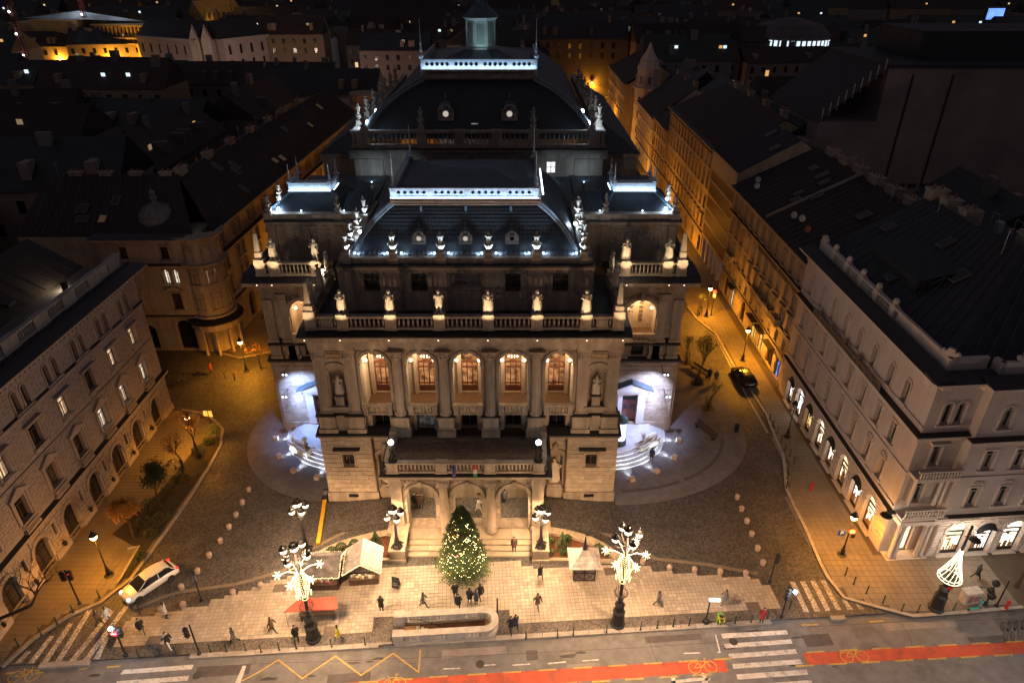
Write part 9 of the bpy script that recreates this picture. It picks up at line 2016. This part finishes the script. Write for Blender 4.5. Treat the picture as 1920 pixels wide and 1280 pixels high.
# orange floodlit quarter upper left
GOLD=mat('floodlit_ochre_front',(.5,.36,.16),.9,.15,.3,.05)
cx_,cy2,rz_,L1=between(55,37,135,39,24); t=thing('scaffold_covered_hall','big orange lit sheeted building wall far upper left','building',cx_,cy2,0,rz_)
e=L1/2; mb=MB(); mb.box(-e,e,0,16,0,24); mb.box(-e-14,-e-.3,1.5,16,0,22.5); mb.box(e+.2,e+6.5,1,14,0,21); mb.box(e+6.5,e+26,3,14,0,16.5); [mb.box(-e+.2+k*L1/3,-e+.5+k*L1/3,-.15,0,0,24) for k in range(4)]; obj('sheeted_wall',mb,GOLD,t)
mb=MB(); mb.box(e+6.5,e+29,2,3,17.6,18.2); mb.box(e+6.5,e+29,1.6,3,15.8,16.1)
for k in range(12): mb.box(e+7+k*1.8,e+7.7+k*1.8,3,3.8,16.5,22)
mb.box(e+5,e+30,3,13,22,22.6); obj('gallery',mb,GOLD,t); mb=MB(); mb.add([(-e-6,3,24.2),(e+6,3,24.2),(e+24,12,23.2),(-e+2,22,25.5),(e*.3,12,26.6)],[(0,1,4),(1,2,4),(2,3,4),(3,0,4)]); obj('pale_roof',mb,mat('white_sheet_roof',(.3,.33,.36),.7,.4,.1,.3,.5),t)
for k,(x_,y_,W_) in enumerate(((-3,-7,15000),(5,-7,15000),(-e-8,-5,6000),(e+5,-4,4500),(e+16,-4,8000),(e+26,-4,4500))):
    mb=MB(); mb.ball((x_,y_,9),.35,6,4); obj('floodlamp',mb,SOD,t); lamp(t,(x_,y_+1.,10),W_,(1,.48,.04),.5)
mb=MB(); mb.ball((6,10,33),.4,6,4); mb.tube([(6,10,26),(6,10,33)],.12,4); obj('mast_lights',mb,MATS['white_led_head'],t); lamp(t,(6,10,32),1500,(.75,.85,1),.6); lamp(t,(24,10,30),700,(.8,.88,1),.6)
def crane(label,px,y0,top,bot):
    x,z1=GY(px[0],top,y0); t=thing('tower_crane',label,'crane',x,y0,0,group='tower cranes far left'); mb=MB(); s=.55; H2=40
    for a,b in((-s,-s),(s,-s),(s,s),(-s,s)): mb.tube([(a,b,0),(a,b,H2)],.18,4)
    for k in range(20): z=k*3; mb.tube([(-s,-s,z),(s,-s,z+3)],.12,3); mb.tube([(s,-s,z),(-s,-s,z+3)],.12,3)
    obj('mast',mb,mat('red_crane_steel',(.16,.04,.04),.6,.1,1,0),t); mb=MB()
    for k in range(7): mb.ball((0,-1.4,8+k*6),.28,5,4)
    obj('mast_lamps',mb,MATS['white_led_head'],t)
crane('red lattice crane mast with white lamps before the orange lit building',(35,60),225,60,0); crane('second red and white lit crane mast near the orange lit building',(152,10),300,10,0)
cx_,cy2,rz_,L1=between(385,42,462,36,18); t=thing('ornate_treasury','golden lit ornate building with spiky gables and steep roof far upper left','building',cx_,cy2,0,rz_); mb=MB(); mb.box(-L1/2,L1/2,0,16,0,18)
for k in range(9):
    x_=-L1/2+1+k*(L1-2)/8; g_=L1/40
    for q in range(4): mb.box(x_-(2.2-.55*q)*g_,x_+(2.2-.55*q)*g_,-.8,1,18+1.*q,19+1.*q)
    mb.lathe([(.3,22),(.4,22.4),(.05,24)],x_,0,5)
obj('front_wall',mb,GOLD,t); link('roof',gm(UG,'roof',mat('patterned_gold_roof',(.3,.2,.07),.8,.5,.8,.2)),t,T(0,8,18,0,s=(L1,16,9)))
for x_ in(-20,0,20): mb=MB(); mb.ball((x_*.4,-8,8),.3,5,4); obj('floodlamp',mb,SOD,t); lamp(t,(x_*.4,-7,9),4200,(1,.5,.06),1.)
lamp(t,(0,-6,38),2500,(1,.5,.06),1.); mb=MB(); mb.tube([(0,-6,0),(0,-6,38)],.15,4); obj('mast',mb,IRON,t)
for i,(x_,Lh) in enumerate(((-156,26),(-130,24),(-106,25),(-82,22),(-60,20))):
    house(x_,214-i*1.5,6-2*i,Lh,13,15,5.2,i%5,i%4,1,'dark roofed house standing before the pale far palaces, %s from the left'%ORD[i])
for i,(x_,Lh) in enumerate(((-190,30),(-215,24),(-165,20))):
    house(x_,226+i*3,4,Lh,13,14,5,(i+2)%5,i%4,1,'dark roofed house below the orange lit hall, %s of three'%ORD[i])
# conservatory, round hall, screens on the right
x,y=G(1172,76,17); t=thing('glass_conservatory','small bright greenish glass conservatory on a far roof right of the dome','conservatory',x,y,0); mb=MB(); mb.box(-6,6,0,10,0,17); obj('house',mb,WALLS[1],t); mb=MB(); mb.box(-5,6,0,7,17,19.6); obj('glass_walls',mb,glow('conservatory_glow',(.8,.8,.45),1.0,.8,False,.4),t); mb=MB(); mb.add([(-5.5,-.5,19.6),(6.5,-.5,19.6),(6.5,7.5,19.6),(-5.5,7.5,19.6),(0,3,22.5)],[(0,1,4),(1,2,4),(2,3,4),(3,0,4)]); obj('glass_roof',mb,glow('conservatory_roof',(.25,.42,.38),.22,.4),t); mb=MB(); [mb.box(-5+k*1.57,-4.85+k*1.57,-.1,0,17,19.6) for k in range(8)]; obj('glazing_bars',mb,IRON,t)
x,y=G(1493,88,17); t=thing('round_hall','dark round hall with a ring of pale lit windows among the right city roofs','building',x,y+9,0); mb=MB(); mb.lathe([(15,0),(15,17),(15.5,17.2),(15.5,20),(16,20.2),(11,24),(3,26)],seg=24); obj('drum',mb,WALLS[3],t)
for k in range(13):
    a=PI*1.5+(k-6)*.125; link('window',gm(WU,'window',LITW[2]),t,T(15.6*math.cos(a),15.6*math.sin(a),17.6,math.degrees(a)+90,s=(1.2,1,1.9)))
x,y=G(1870,16,20); t=thing('lit_screen','bright blue lit advertising screen far upper right','screen',x,y,0); s_=y/600; mb=MB(); mb.box(-7*s_,7*s_,.1,3,0,29*s_); obj('frame',mb,WALLS[3],t); mb=MB(); mb.box(-6.5*s_,6.5*s_,0,.1,20*s_,28*s_); obj('screen_face',mb,glow('blue_screen',(.12,.25,1),1.8,.6,False,.08),t)
for k,(px,py,L0,lb) in enumerate(((1600,14,90,'long amber lit station front far upper right'),(1260,14,60,'amber lit palace front far behind the right streets'),(1075,46,12,'orange lit corner house right of the dome'),(690,22,12,'small orange lit church front far behind the dome left'),(1700,10,12,'golden pointed church gable far upper right'),(560,14,30,'amber lit row of house fronts far behind the palaces'),(820,10,40,'dim amber street front on the horizon left of the dome'),(1040,22,20,'orange lit street corner house far right of the dome'),(1380,8,50,'faint amber lit fronts far behind the round hall'))):
    x,y=G(px,py,17); t=thing('lit_far_building',lb,'building',x,y,0,[4,-3,-50,0,10,5,0,-20,3][k]); n=max(3,int(L0/5)); mb=MB(); mb.wall(-L0/2,L0/2,0,17,[((i+.5)*L0/n-L0/2,1.8,z,z+3) for i in range(n) for z in(4,10)],.5); mb.box(-L0/2-1,L0/2+1,-1,12,17,18)
    if k>2: mb.add([(-5,0,18),(5,0,18),(0,0,26)],[(0,1,2)])
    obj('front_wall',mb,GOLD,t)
    for i in range(n):
        if CR.random()<.5: link('window',gm(WU,'window',LITW[1]),t,T((i+.5)*L0/n-L0/2,.5,4,0,s=(1.8,1,3)))
    mb=MB(); mb.ball((0,-12,6),.7,5,4); mb.ball((-L0/3,-12,6),.7,5,4); mb.ball((L0/3,-12,6),.7,5,4); obj('floodlamp',mb,SOD,t)
    for i in(-1,0,1): lamp(t,(i*L0/3,-9.5,8),3500 if k<2 else 1800,(1,.55,.12),1.)
x,y=G(620,232,16); t=None
